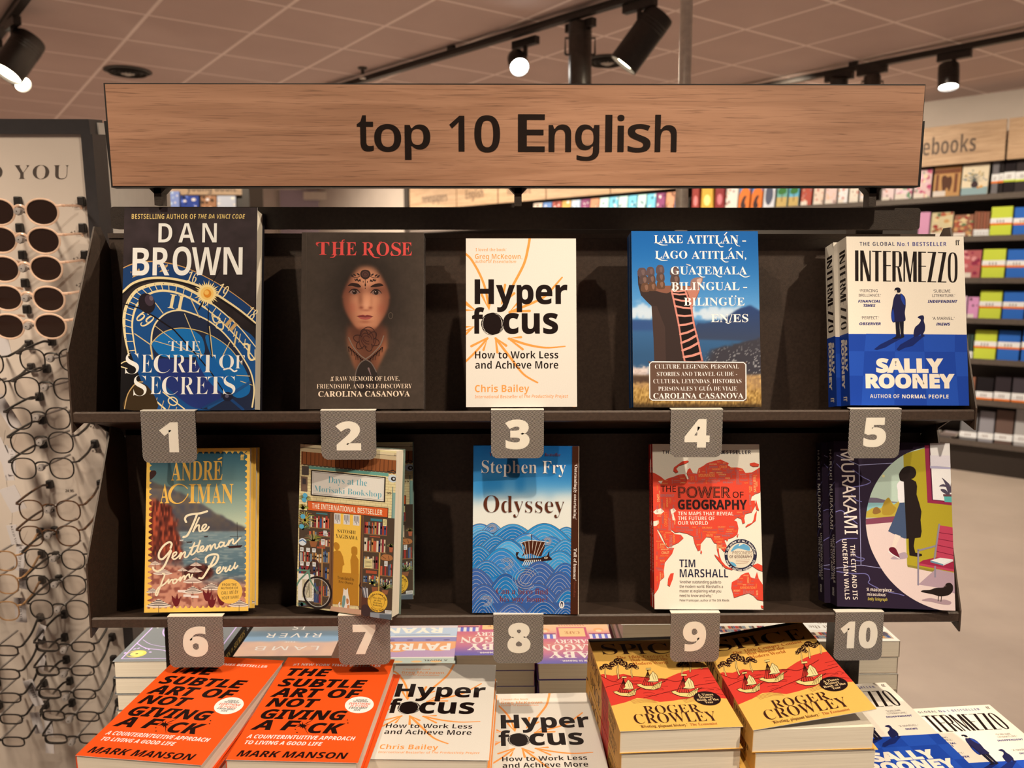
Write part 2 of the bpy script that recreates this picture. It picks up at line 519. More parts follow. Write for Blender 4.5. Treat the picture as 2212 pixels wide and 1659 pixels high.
    def arc_text(s, t, cx, cy, r, a0, a1, hgt, c, font='serif', off=0.0, inward=False):
        """letters spread on a circle from angle a0 to a1 (degrees, frame axes, y down)"""
        n = len(t)
        for i, ch in enumerate(t):
            if ch == ' ': continue
            an = a0 + (a1 - a0) * (i + 0.5) / n
            x, y = cx + r * math.cos(R(an)), cy + r * math.sin(R(an))
            rot = -(an + 90) if not inward else -(an - 90)
            wd = hgt * (0.75 if ch not in 'iltIf.1' else 0.4) * (1.0 if ch.isupper() else 0.85)
            s.text(ch, x - wd / 2, x + wd / 2, y - hgt / 2 if ch.isupper() or ch in 'bdfhklt' else y - hgt / 2, y + hgt / 2, c, font, off, rot=rot)
        return s

def sig(x, w=1.0): return 1 / (1 + np.exp(-np.clip(x / w, -30, 30)))
def gau(x, y, cx, cy, sx, sy): return np.exp(-((x - cx) / sx) ** 2 - ((y - cy) / sy) ** 2)
def mix(a, b, t): return [p + (q - p) * t for p, q in zip(a, b)]
def vnoise(x, y, sc, seed=0):
    """smooth value noise on arrays"""
    r = np.random.RandomState(seed).rand(64, 64)
    u, v = x / sc, y / sc
    i, j = np.floor(u).astype(int), np.floor(v).astype(int)
    fu, fv = u - i, v - j
    fu, fv = fu * fu * (3 - 2 * fu), fv * fv * (3 - 2 * fv)
    g = lambda a, b: r[a % 64, b % 64]
    return (g(i, j) * (1 - fu) + g(i + 1, j) * fu) * (1 - fv) + (g(i, j + 1) * (1 - fu) + g(i + 1, j + 1) * fu) * fv

# ------------------------------------------------------------------ a paperback
def make_book(name, w, h, t, paint, spine=(0.1, 0.1, 0.1), back=(0.5, 0.5, 0.5), paint_spine=None, hinge=0.0, edge=0.0025):
    """origin at the front, bottom, spine-side corner; x along the cover, z up, y into the book"""
    root = empty(name)
    mb = MB()
    th = 0.0005
    mb.col(ink(235, 220, 195)).box((0, 0, 0), (w, th, h))
    mb.col(back).box((0, t - th, 0), (w, t, h))
    mb.col(spine).box((0, th, 0), (th, t - th, h))
    if hinge == 0: paint(mb, w, h)
    if paint_spine: paint_spine(mb, t, h)
    cov = mb
    if hinge:
        a = -hinge; ca, sa = math.cos(a), math.sin(a)
        fb = MB(); fb.col(ink(235, 220, 195)).box((0, 0, 0), (w, th, h)); paint(fb, w, h)
        fb.v = [(p[0] * ca - p[1] * sa, p[0] * sa + p[1] * ca, p[2]) for p in fb.v]
        del cov.v[:8], cov.c[:8], cov.f[:6], cov.m[:6]
        cov.f = [[i - 8 for i in f] for f in cov.f]
        b0 = len(cov.v); cov.v += fb.v; cov.c += fb.c; cov.m += fb.m; cov.f += [[i + b0 for i in f] for f in fb.f]
    cov.build('cover', PRINT, root)
    pg = MB().box((th, th, edge * .4), (w - edge, t - th, h - edge * .4))
    pg.build('page_block', PAGES, root)
    return root
# ------------------------------------------------------------------ the ten shelf covers (read off the photograph)
WHITE = (250, 234, 208); INK = (26, 12, 10)
GOLD = (246, 214, 150); NAVY = (20, 62, 110)

def cover_clock(mb, w, h):
    A = Art(mb, [(105, 60), (1115, 45), (1100, 1605), (65, 1615)], w, h)
    def bg(x, y):
        n = vnoise(x, y, 90, 1) * .6 + vnoise(x, y, 35, 2) * .4
        base = np.stack([40 + 26 * n, 30 + 20 * n, 28 + 20 * n])
        m = gau(x, y, 600, 300, 500, 160)
        base = mix(base, np.stack([74 + 0 * x, 56 + 0 * x, 58 + 0 * x]), .45 * m * n)
        return mix(base, (20, 17, 16), sig(y - 1000, 200))
    A.img(bg, None, 50, 80)
    outer = [(60, 545), (95, 520), (180, 485), (300, 468), (430, 478), (560, 510), (700, 570), (830, 640), (960, 725), (1105, 835)]
    thick = [(60, 725), (92, 700), (160, 640), (250, 605), (350, 592), (480, 600), (620, 632), (760, 690), (900, 775), (1000, 845), (1105, 930)]
    A.poly(catmull(outer, 4) + [(1105, 940)] + list(reversed(catmull(thick, 4))), (24, 58, 98))
    # deep blue dial
    dial = [(100, 900), (120, 790), (200, 690), (300, 645), (400, 632), (520, 650), (640, 700), (740, 770), (860, 860), (980, 960), (1110, 1080),
            (1110, 1400), (1090, 1600), (330, 1600), (250, 1440), (170, 1230), (110, 1050)]
    A.blob(dial, (26, 74, 122), 5)
    def blue(x, y):
        d = sig(1 - ((x - 640) / 520) ** 2 - ((y - 1150) / 520) ** 2, .1)
        n = vnoise(x, y, 160, 5)
        a = mix((22, 60, 104), (24, 112, 168), sig(n - .5, .12))
        a = mix(a, (36, 44, 84), sig(y - 1330, 60) * .8)
        return a
    def polyimg(pts, fn, nx=40, ny=60):
        pass
    A.blob([(310, 1090), (330, 960), (440, 855), (530, 845), (640, 875), (760, 935), (860, 1010), (960, 1120), (1040, 1240), (1085, 1350), (1095, 1470), (1080, 1600), (700, 1600), (480, 1480), (360, 1300)], (34, 40, 58), 5)
    A.blob([(310, 1095), (380, 1025), (460, 990), (570, 980), (640, 1000), (700, 1060), (700, 1180), (520, 1200), (380, 1190)], (22, 106, 160), 5)
    A.blob([(720, 1030), (830, 1070), (930, 1150), (1010, 1260), (1060, 1380), (1050, 1480), (940, 1500), (830, 1330), (760, 1180)], (24, 98, 150), 5)
    A.blob([(330, 1230), (480, 1210), (640, 1230), (760, 1330), (840, 1470), (800, 1560), (640, 1590), (480, 1480), (380, 1370)], (38, 50, 104), 5)
    A.blob([(650, 1190), (760, 1190), (850, 1300), (920, 1420), (900, 1500), (780, 1420), (690, 1300)], (22, 92, 150), 5)
    # gold rings
    A.line(outer, [4, 9, 9, 7, 6, 6], (206, 150, 84), smooth=5)
    A.line(thick, [14, 18, 18, 16, 12], GOLD, smooth=5)
    A.line([(60, 745), (100, 716), (180, 655), (270, 622), (360, 610), (480, 618), (620, 652), (760, 712), (900, 798), (1105, 952)], 12, (22, 16, 16), smooth=5)
    ringo = [(135, 1190), (108, 1060), (98, 940), (106, 850), (140, 760), (200, 688), (300, 648), (400, 636), (520, 652), (640, 702), (760, 782)]
    ringi = [(190, 1180), (170, 1060), (160, 960), (172, 870), (205, 790), (260, 735), (330, 700), (410, 690), (510, 708), (620, 755), (720, 820)]
    A.line(ringo, [10, 22, 24, 24, 22, 18], GOLD, smooth=5)
    A.line([(1110, 1120), (1000, 985), (900, 890), (800, 808), (740, 770)], [7, 9, 12], GOLD, smooth=5)
    A.line(ringi, [8, 16, 17, 14], GOLD, smooth=5)
    A.line([(720, 820), (830, 910), (930, 1010), (1020, 1110), (1105, 1215)], [10, 9, 8], GOLD, smooth=5)
    co, ci = catmull(ringo, 6), catmull(ringi, 6)
    for k in range(2, len(co) - 1, 3):
        A.line([co[k], ci[min(k, len(ci) - 1)]], 6, GOLD, up=0)
    for k in range(9):
        t = k / 8
        A.line([(800 + 300 * t, 815 + 320 * t), (770 + 330 * t, 860 + 350 * t)], 6, (236, 204, 140), up=0)
    for k in range(14):
        q = co[2 + k * 4 % (len(co) - 3)]
        A.ell(q[0], q[1], 4, 4, (120, 84, 50), n=6, up=0)
    A.up()
    A.line([(305, 1100), (312, 1010), (345, 930), (420, 862), (520, 838), (620, 862), (740, 915), (850, 1000), (950, 1115), (1030, 1235), (1075, 1330), (1095, 1450), (1080, 1580)], [12, 12, 11, 10, 12], GOLD, smooth=5)
    A.line([(308, 1092), (370, 1028), (450, 988), (560, 975), (700, 1003), (820, 1060), (920, 1140), (1000, 1250)], [7, 8, 6, 5], (214, 176, 104), smooth=5)
    for a, b, wd in (((560, 865), (690, 1180), 6), ((600, 735), (672, 890), 8), ((180, 1022), (300, 1105), 8), ((300, 1100), (315, 1215), 12), ((338, 785), (395, 862), 7),
                     ((335, 960), (560, 1135), 5), ((330, 1075), (700, 1180), 5), ((960, 1000), (940, 1110), 12), ((905, 1080), (850, 1190), 7), ((750, 960), (775, 1190), 7),
                     ((1060, 1340), (960, 1335), 6), ((1080, 1410), (990, 1380), 5)):
        A.line([a, b], wd, (226, 190, 122), up=0)
    A.up()
    # numerals and signs on the dial
    A.text('16', 585, 655, 548, 622, GOLD, 'serif', -.01, rot=-20)
    A.text('19', 808, 885, 640, 740, GOLD, 'serif', -.01, rot=-30)
    A.text('18', 1040, 1108, 815, 895, GOLD, 'serif', -.01, rot=-38)
    A.text('II', 440, 555, 722, 830, GOLD, 'serif', 0, rot=-10, sp=1.1)
    A.text('69', 205, 310, 850, 960, GOLD, 'serif', -.008, rot=-52)
    A.line([(770, 870), (790, 930), (850, 930), (850, 980), (800, 960), (830, 900), (770, 880)], 11, GOLD, smooth=4)
    A.line([(1010, 1095), (1050, 1100), (1050, 1180), (1070, 1215), (1100, 1205)], 16, GOLD, smooth=4)
    for x, y, rt in ((190, 560, -70), (400, 520, -80), (900, 925, -40), (935, 960, -40)):
        A.text('N' if y < 600 else 'I', x - 30, x + 30, y - 35, y + 35, (206, 160, 96), 'serif', -.008, rot=rt)
    A.line([(395, 1470), (470, 1530), (560, 1600)], 9, GOLD); A.line([(300, 1490), (330, 1530), (410, 1600)], 12, GOLD)
    for k in range(5): A.line([(300 + 50 * k, 1490 + 24 * k), (280 + 50 * k, 1570 + 18 * k)], 6, (206, 170, 110), up=0)
    A.ring(470, 1540, 36, 30, 9, GOLD, 30)
    A.line([(70, 1255), (110, 1235), (150, 1245)], 8, GOLD, smooth=4); A.line([(70, 1275), (120, 1290)], 8, GOLD)
    A.blob([(100, 1600), (130, 1480), (200, 1400), (290, 1440), (350, 1600)], (62, 44, 24), 5)
    A.line([(100, 1600), (125, 1490), (185, 1405), (240, 1392)], 8, (206, 160, 96), smooth=4)
    # hands
    DK = (22, 16, 20)
    A.line([(85, 790), (215, 825), (330, 890), (480, 990), (660, 1190), (760, 1310), (860, 1460)], [9, 12, 10, 8], DK)
    A.line([(742, 820), (740, 960), (770, 1200)], 7, DK); A.line([(830, 520), (780, 610)], 7, DK); A.line([(700, 770), (668, 830)], 12, DK)
    A.line([(745, 1590), (890, 1500), (1060, 1390)], [22, 26, 20], (32, 78, 122)); A.line([(700, 1590), (890, 1500), (1010, 1600)], [16, 26, 22], (28, 62, 104))
    A.ell(890, 1500, 40, 36, (30, 30, 44)); A.ell(885, 1496, 15, 14, (92, 84, 96))
    # dark ball
    A.ell(272, 788, 62, 78, (34, 24, 28), -18); A.ell(292, 765, 34, 44, (70, 52, 58), -18); A.ell(306, 748, 14, 20, (116, 92, 92), -18)
    # sun
    pts = []
    for k in range(60):
        r_ = 62 if k % 2 else (104 if k % 4 else 84)
        a = 2 * math.pi * k / 60 + .05
        pts.append((732 + r_ * math.cos(a), 706 + r_ * math.sin(a)))
    A.poly(pts, (252, 214, 136)); A.ell(732, 706, 50, 50, (250, 196, 100)); A.ell(734, 708, 30, 32, (228, 138, 40)); A.ell(728, 700, 18, 18, (250, 186, 84))
    A.up(2)
    A.text('BESTSELLING AUTHOR OF', 160, 646, 107, 143, (240, 196, 110), 'bold', -.012, sp=1.1)
    A.text('THE DA VINCI CODE', 664, 1020, 101, 134, (240, 196, 110), 'bi', -.01, sp=1.06)
    A.text('D', 362, 466, 177, 322, WHITE, 'bold', -.008, res=5); A.text('A', 515, 637, 174, 320, WHITE, 'bold', -.008); A.text('N', 695, 805, 171, 317, WHITE, 'bold', -.008)
    for ch, a, b, yt, yb in (('B', 165, 292, 366, 576), ('R', 318, 446, 361, 573), ('O', 470, 612, 355, 569), ('W', 615, 838, 354, 566), ('N', 857, 1002, 351, 560)):
        A.text(ch, a, b, yt, yb, WHITE, 'bold', -.004, res=6)
    A.text('THE', 436, 680, 1075, 1150, WHITE, 'serif', -.016, sp=1.08)
    for ch, a, b, yt, yb in (('S', 108, 212, 1172, 1330), ('E', 232, 312, 1182, 1320), ('C', 325, 448, 1180, 1320), ('R', 466, 572, 1180, 1317), ('E', 582, 675, 1178, 1316), ('T', 678, 798, 1178, 1314),
                             ('O', 826, 938, 1178, 1285), ('F', 948, 1022, 1180, 1282)):
        A.text(ch, a, b, yt, yb, WHITE, 'serif', -.0155, res=6)
    A.line([(862, 1292), (905, 1282), (940, 1305), (960, 1298)], 12, WHITE, smooth=5)
    for ch, a, b, yt, yb in (('S', 170, 270, 1345, 1498), ('E', 296, 380, 1350, 1485), ('C', 388, 508, 1350, 1487), ('R', 526, 634, 1350, 1485), ('E', 646, 738, 1348, 1482), ('T', 738, 858, 1346, 1480), ('S', 858, 950, 1343, 1482)):
        A.text(ch, a, b, yt, yb, WHITE, 'serif', -.0155, res=6)

def cover_rose(mb, w, h):
    A = Art(mb, [(125, 100), (1165, 70), (1170, 1583), (103, 1597)], w, h)
    def pic(x, y):
        n = vnoise(x, y, 60, 3) * .5 + vnoise(x, y, 18, 4) * .5
        o = np.stack([62 + 12 * n, 49 + 9 * n, 38 + 8 * n])
        o = mix(o, (26, 18, 14), gau(x, y, 665, 640, 300, 400) * .9)            # hood of dark hair
        # neck and chest
        chest = sig(x - (505 + np.clip(y - 1000, 0, 300) * .22), 10) * sig((852 - np.clip(y - 1060, 0, 260) * .42) - x, 10) * sig(y - 890, 14) * sig(1275 - y, 22)
        chest = chest * (1 - sig(y - (1040 + (0 * x)), 20) * (1 - sig(1 - np.abs(x - 672) / (192 - np.clip(y - 1060, 0, 220) * .48 + 1e-3), .06)))
        skin2 = mix((96, 54, 36), (186, 110, 70), sig((np.abs(x - 672) - 120), 30) * sig(y - 1000, 40))
        o = mix(o, skin2, chest)
        neck = sig(140 - np.abs(x - 676), 12) * sig(y - 860, 20) * sig(1000 - y, 40)
        o = mix(o, (84, 46, 32), neck)
        # face
        jaw = np.where(y > 640, 200 - ((y - 640) / 265) ** 2 * 124, 205 - (np.clip(640 - y, 0, 300) / 290) ** 2 * 120)
        cx = 668 + 0 * y
        face = sig(jaw - np.abs(x - cx), 6) * sig(y - 362, 10) * sig(906 - y, 6)
        hairline = sig((y - 362) - ((x - 672) / 150) ** 2 * 128, 16)
        face = face * hairline
        lit = mix((120, 66, 42), (204, 134, 94), np.clip(1 - ((x - 690) / 190) ** 2 * .8 - ((y - 640) / 330) ** 2 * .5, 0, 1))
        lit = mix(lit, (220, 152, 112), gau(x, y, 668, 700, 26, 40) * .5 + gau(x, y, 560, 700, 60, 60) * .25 + gau(x, y, 680, 450, 80, 60) * .2)
        lit = mix(lit, (168, 82, 58), gau(x, y, 545, 720, 50, 50) * .5 + gau(x, y, 800, 730, 40, 50) * .5)
        lit = mix(lit, (118, 64, 44), sig(530 - x, 18) * .8 + sig(x - 800, 22) * .8)
        lit = mix(lit, (96, 50, 36), gau(x, y, 572, 575, 80, 40) * .8 + gau(x, y, 760, 570, 76, 40) * .8)
        lit = mix(lit, (112, 60, 40), gau(x, y, 620, 650, 24, 70) * .6 + gau(x, y, 715, 660, 16, 60) * .2)
        lit = mix(lit, (120, 56, 40), gau(x, y, 628, 722, 18, 12) * .8 + gau(x, y, 706, 722, 18, 12) * .7 + gau(x, y, 668, 744, 40, 9) * .5)
        lit = mix(lit, (134, 70, 48), gau(x, y, 660, 842, 50, 14) * .6 + gau(x, y, 668, 900, 120, 18) * .6)
        o = mix(o, lit, face)
        return o
    A.img(pic, None, 140, 200)
    BR = (44, 24, 18)
    A.blob([(512, 540), (545, 515), (600, 520), (625, 545), (600, 552), (550, 540)], BR); A.blob([(705, 545), (740, 520), (790, 512), (818, 530), (790, 538), (745, 545)], BR)
    for cx, s_ in ((570, 1), (755, -1)):
        A.blob([(cx - 42, 592), (cx - 15, 572), (cx + 20, 574), (cx + 42, 594), (cx + 12, 610), (cx - 20, 610)], (122, 86, 70))
        A.ell(cx, 590, 20, 20, (40, 24, 18)); A.ell(cx - 5, 584, 4, 4, (190, 160, 140))
        A.line([(cx - 48, 596), (cx - 20, 570), (cx + 18, 570), (cx + 48, 596)], [5, 9, 9, 4], (30, 16, 14), smooth=4)
    A.blob([(592, 796), (640, 782), (660, 788), (682, 782), (726, 796), (680, 800), (640, 800)], (122, 50, 44)); A.blob([(600, 798), (660, 803), (720, 798), (695, 818), (660, 824), (625, 818)], (158, 74, 62))
    A.line([(590, 796), (660, 801), (728, 796)], [3, 5, 3], (70, 26, 24))
    # brow ornament
    OR = (52, 34, 28)
    A.blob([(618, 440), (630, 410), (662, 400), (695, 410), (708, 440), (690, 470), (660, 482), (632, 468)], OR); A.ell(662, 438, 30, 26, (86, 52, 42)); A.ring(662, 440, 18, 15, 5, OR)
    for sx in (-1, 1):
        A.line([(662 + sx * 44, 455), (662 + sx * 80, 468), (662 + sx * 118, 458)], 5, OR, smooth=4)
        for k, (dx, dy) in enumerate(((60, 440), (76, 486), (92, 446), (52, 492), (112, 452))):
            A.ell(662 + sx * dx, dy, 15, 7, OR, rot=sx * (40 if k % 2 else -35), n=10)
        for k in range(4): A.ell(662 + sx * (18 + 24 * k), 502 - 6 * k, 3.5, 8, OR, n=8, up=0)
    A.line([(662, 484), (662, 512)], 4, OR); A.ell(662, 528, 6, 14, OR, n=10); A.ell(662, 556, 4, 5, OR, n=8)
    # rose on the throat, lace and pendant
    RS = (66, 34, 26)
    for r_ in (30, 52, 76, 100):
        A.ring(672 + r_ * .1, 985, r_, r_ * .72, 7, RS, rot=r_, n=20, a0=20, a1=310)
    for k in range(6):
        a = k * 60 + 15
        A.ring(672 + 70 * math.cos(R(a)), 1000 + 52 * math.sin(R(a)), 44, 30, 6, (52, 28, 22), rot=a, n=14, a0=-110, a1=110)
    A.line([(820, 960), (790, 1040), (720, 1120), (665, 1160)], 9, (120, 96, 78), smooth=5); A.line([(520, 980), (560, 1060), (620, 1130), (665, 1160)], 9, (120, 96, 78), smooth=5)
    for k in range(11):
        for sx in (-1, 1):
            x = 665 + sx * (18 + 12.5 * k); y = 1178 - 11.5 * k
            A.line([(x, y), (x + sx * 4, y + 26 + 10 * (k % 3))], [7, 3], (44, 26, 20), up=0); A.ell(x, y - 2, 8, 7, (44, 26, 20), n=8, up=0)
    A.up()
    A.blob([(665, 1165), (715, 1195), (760, 1270), (765, 1380), (700, 1440), (620, 1440), (570, 1380), (585, 1260), (620, 1195)], (46, 35, 29))
    A.line([(665, 1165), (715, 1195), (758, 1270)], 9, (104, 84, 70), smooth=4); A.line([(665, 1165), (620, 1195), (585, 1262), (568, 1370)], 9, (104, 84, 70), smooth=4)
    A.line([(690, 1240), (712, 1300)], [16, 4], (120, 92, 84)); A.ring(880, 785, 18, 26, 3, (104, 84, 66), n=20)
    A.line([(166, 104), (150, 1590)], 3, (84, 68, 54))
    A.up()
    RD = (226, 76, 66); CR = (244, 206, 168)
    for ch, a, b, yt, yb in (('T', 250, 356, 178, 283), ('H', 374, 488, 172, 283), ('E', 500, 586, 172, 281), ('R', 636, 740, 168, 277), ('O', 758, 866, 166, 276), ('S', 884, 968, 163, 274), ('E', 974, 1062, 160, 270)):
        A.text(ch, a, b, yt, yb, RD, 'serif', -.004, res=5)
    A.line([(262, 212), (246, 196), (252, 182), (275, 180)], 5, RD, smooth=5); A.line([(404, 285), (392, 300), (364, 304)], [14, 9, 4], RD, smooth=5); A.line([(462, 180), (470, 158), (486, 154)], [14, 8, 5], RD, smooth=5)
    A.line([(715, 270), (740, 292), (785, 296)], [14, 10, 3], RD, smooth=5); A.line([(790, 180), (780, 168), (800, 160)], 5, RD, smooth=5)
    A.line([(890, 240), (878, 262), (900, 274)], 6, RD, smooth=5)
    A.text('A RAW MEMOIR OF LOVE,', 360, 958, 1310, 1347, CR, 'serif', -.014)
    A.line([(388, 1315), (372, 1350), (362, 1352)], 4, CR)
    A.text('FRIENDSHIP, AND SELF-DISCOVERY', 247, 1066, 1375, 1412, CR, 'serif', -.014)
    A.text('CAROLINA CASANOVA', 260, 1050, 1437, 1483, CR, 'serif', -.003)

def cover_hyper(mb, w, h):
    A = Art(mb, [(103, 130), (1062, 95), (1077, 1575), (106, 1580)], w, h)
    A.full((231, 211, 184))
    O = (253, 150, 66)
    A.line([(654, 105), (640, 190), (605, 330), (520, 500), (470, 590)], 22, O, smooth=6)
    A.line([(100, 262), (150, 310), (220, 430), (270, 560), (300, 720)], 20, O, smooth=6); A.line([(240, 610), (300, 735), (330, 580)], 22, O)
    A.line([(940, 440), (880, 510), (800, 600), (700, 660), (480, 755)], [14, 20, 22], O, smooth=6); A.line([(570, 650), (480, 752), (655, 740)], 22, O)
    A.line([(440, 520), (410, 685), (520, 590)], 22, O)
    A.line([(100, 675), (180, 745), (100, 745)], 18, O); A.line([(100, 695), (150, 725)], 12, O)
    A.line([(100, 890), (170, 885), (100, 955)], 18, O); A.line([(100, 925), (150, 900)], 12, O)
    A.line([(105, 1185), (190, 1100), (290, 985)], 18, O, smooth=5); A.line([(150, 1055), (290, 982), (255, 1085)], 20, O)
    A.line([(725, 1365), (600, 1290), (480, 1140), (360, 985)], [14, 20, 22], O, smooth=6); A.line([(450, 1045), (358, 980), (375, 1105)], 22, O)
    A.line([(968, 1044), (800, 1058), (640, 1035), (475, 985)], [10, 18, 22], O, smooth=6); A.line([(580, 970), (470, 982), (595, 1075)], 20, O)
    A.up(3)
    A.text('‘I loved the book’', 182, 450, 206, 231, O, 'bold', -.02)
    A.text('Greg McKeown,', 182, 588, 254, 296, O, 'bold', -.014)
    A.text('author of', 182, 325, 308, 335, O, 'bold', -.02); A.text('Essentialism', 335, 535, 305, 330, O, 'bi', -.02)
    A.text('Hyper', 178, 988, 467, 682, INK, 'bold', .012, res=6)
    A.text('f', 156, 262, 732, 946, INK, 'bold', .012, res=6)
    A.text('cus', 424, 905, 708, 938, INK, 'bold', .012, res=6)
    A.ell(332, 860, 80, 92, INK, 0, 40)
    for k in range(5): A.ring(332 + 4 * math.cos(k * 1.9), 857 + 5 * math.sin(k * 2.3), 84 + k % 2 * 3, 94 + (k * 3) % 5, 3.5, INK, rot=k * 33, n=30, up=0)
    A.text('How to Work Less', 182, 908, 1094, 1155, INK, 'bold', -.008)
    A.text('and Achieve More', 184, 908, 1180, 1244, INK, 'bold', -.008)
    A.text('Chris Bailey', 182, 652, 1388, 1448, O, 'bold', -.008)
    A.text('International Bestseller of', 182, 596, 1475, 1502, O, 'bold', -.018); A.text('The Productivity Project', 608, 996, 1470, 1496, O, 'bi', -.016)

def cover_lake(mb, w, h):
    A = Art(mb, [(135, 88), (1212, 68), (1247, 1575), (152, 1583)], w, h)
    def pic(x, y):
        t = np.clip((y - 80) / 700, 0, 1)
        o = mix((20, 92, 150), (104, 156, 190), t ** 1.6)
        n = vnoise(x, y, 70, 11) * .6 + vnoise(x, y, 26, 12) * .4
        cl = sig(n - .55 + .55 * gau(x, y, 760, 770, 420, 70) + .5 * gau(x, y, 230, 770, 120, 70) - .25, .07) * sig(y - 660, 30)
        o = mix(o, (216, 214, 206), cl * .9)
        # far water and mountains
        lake = sig(y - (835 + 0 * x), 5)
        o = mix(o, mix((60, 100, 136), (52, 84, 112), np.clip((y - 835) / 300, 0, 1)), lake)
        ridge = 870 - 150 * np.exp(-((x - 1130) / 190) ** 2) - 20 * vnoise(x, y, 50, 14) + np.where(x < 690, 40, 0)
        mt = sig(y - ridge, 4) * sig(1000 - y + (x - 700) * .02, 4) * sig(x - 600, 20)
        o = mix(o, mix((44, 62, 98), (58, 66, 84), np.clip((y - 720) / 260, 0, 1)), mt)
        mtl = sig(y - 840, 4) * sig(930 - y, 6) * sig(330 - x, 10)
        o = mix(o, (52, 76, 116), mtl * .9)
        hill = sig(y - (1060 - (x - 880) * .26 + 18 * vnoise(x, y, 30, 15)), 5) * sig(x - 760 - (1200 - y) * .4, 16)
        spk = (vnoise(x, y, 9, 16) > .78) * sig(y - 1080, 30)
        o = mix(o, mix(np.stack([62 + 0 * x, 56 + 0 * x, 58 + 0 * x]), (170, 160, 150), spk * .8), hill)
        bank = sig(y - (1295 + 10 * vnoise(x, y, 30, 17)), 6)
        nz = vnoise(x, y, 14, 18)
        o = mix(o, mix((150, 112, 74), (214, 164, 98), nz), bank)
        bush = sig(300 - x - (y - 1220) * .2, 10) * sig(y - 1225 - 30 * vnoise(x, y, 20, 19), 6) * sig(1310 - y, 6)
        o = mix(o, mix((196, 168, 150), (236, 208, 186), nz), bush)
        shade = sig(y - 1310, 5) * sig(1380 - y - 14 * nz, 5) * sig(700 - x, 30)
        o = mix(o, (74, 52, 40), shade * .9)
        grass = sig(y - 1400 - 30 * vnoise(x, y, 24, 20), 14)
        o = mix(o, mix((112, 74, 30), (230, 180, 96), vnoise(x * 2.2, y, 18, 21)), grass * .9)
        o = mix(o, (52, 36, 22), sig(y - 1540 - 20 * nz, 8) * .85)
        return o
    A.img(pic, None, 110, 150)
    D = (58, 42, 36); T = (150, 92, 66)
    arm = [(188, 430), (200, 560), (240, 650), (300, 700), (318, 800), (322, 1000), (330, 1300), (600, 1300), (580, 1180), (545, 900), (510, 700), (470, 580), (400, 560), (230, 585)]
    A.poly([(186, 420), (192, 540), (215, 630), (262, 680), (305, 720), (318, 800), (322, 1000), (332, 1310), (745, 1310), (735, 1180), (700, 980), (660, 800), (655, 730), (700, 620), (712, 555), (640, 545), (470, 545), (330, 560), (240, 585)], D)
    A.blob([(238, 582), (300, 560), (390, 548), (470, 545), (560, 546), (640, 546), (715, 552), (700, 620), (660, 700), (640, 640), (560, 580), (480, 590), (430, 610), (330, 590)], (136, 84, 62), 5)
    A.blob([(605, 560), (712, 553), (700, 610), (662, 690), (652, 760), (640, 700), (620, 620)], (190, 118, 92), 5)
    A.poly([(322, 1000), (332, 1310), (430, 1310), (420, 900), (350, 720), (305, 720)], (70, 50, 42))
    for x0, y0, x1, n in ((188, 398, 262, 3), (262, 390, 330, 3), (344, 372, 412, 3), (463, 386, 540, 3)):
        hh = 64
        for k in range(n):
            y = y0 + hh * k; xo = 14 * k if x0 < 250 else (8 * k if x0 < 330 else 3 * k)
            A.blob([(x0 + xo, y + 30), (x0 + xo + 12, y + 4), ((x0 + x1) / 2 + xo, y - 2), (x1 + xo - 12, y + 4), (x1 + xo, y + 30), (x1 + xo - 2, y + 68), ((x0 + x1) / 2 + xo, y + 76), (x0 + xo + 2, y + 68)], (92 - 6 * k + 20 * (k == 2), 70 - 6 * k + 8 * (k == 2), 66 - 10 * k), 4)
            A.blob([((x0 + x1) / 2 + xo - 6, y + 24), ((x0 + x1) / 2 + xo + 14, y + 14), (x1 + xo - 14, y + 30), (x1 + xo - 18, y + 56), ((x0 + x1) / 2 + xo + 4, y + 60)], (112 + 12 * k, 86 + 4 * k, 78 - 4 * k), 4)
    A.blob([(640, 500), (680, 474), (735, 472), (738, 500), (715, 545), (690, 580), (640, 560)], (150, 108, 92), 5); A.blob([(690, 490), (730, 480), (725, 515), (700, 530)], (196, 158, 136), 4)
    # ladder
    LR, LP = (30, 20, 18), (206, 124, 102)
    Lf = [(475, 590), (500, 700), (540, 900), (565, 1080), (590, 1200)]; Rt = [(590, 585), (640, 720), (665, 870), (700, 1010), (740, 1200)]
    A.poly(Lf + list(reversed(Rt)), LR)
    A.line(Lf, [14, 16, 12, 16], LP, smooth=4); A.line(Rt, [14, 16, 14, 16], LP, smooth=4)
    ll, rl = catmull(Lf, 10), catmull(Rt, 10)
    for k in range(11):
        i = int(k * 3.9)
        A.line([ll[i], ((ll[i][0] + rl[i][0]) / 2, (ll[i][1] + rl[i][1]) / 2 + 6), rl[i]], 13 + k * .8, (218, 138, 114) if k < 10 else (150, 84, 70), up=0)
    A.up(2)
    # caption box
    A.blob([(286, 1205), (310, 1192), (700, 1190), (1085, 1191), (1110, 1205), (1112, 1360), (1112, 1505), (1085, 1522), (700, 1522), (315, 1522), (292, 1508), (288, 1360)], (104, 74, 56), 3)
    A.line([(288, 1212), (308, 1194), (1090, 1192), (1110, 1210), (1112, 1502), (1090, 1520), (312, 1520), (290, 1504)], 9, (248, 232, 212), closed=True)
    C1 = (250, 230, 208)
    for t, a, b, yt, yb in (('CULTURE, LEGENDS, PERSONAL', 334, 1050, 1213, 1248), ('STORIES AND TRAVEL GUIDE -', 350, 1035, 1277, 1311), ('CULTURA, LEYENDAS, HISTORIAS', 320, 1072, 1338, 1373), ('PERSONALES Y GUIA DE VIAJE', 362, 1034, 1402, 1436)):
        A.text(t, a, b, yt, yb, C1, 'serif', -.013)
    A.line([(786, 1396), (798, 1386)], 5, C1)
    A.text('CAROLINA CASANOVA', 320, 1090, 1458, 1504, C1, 'serif', -.002)
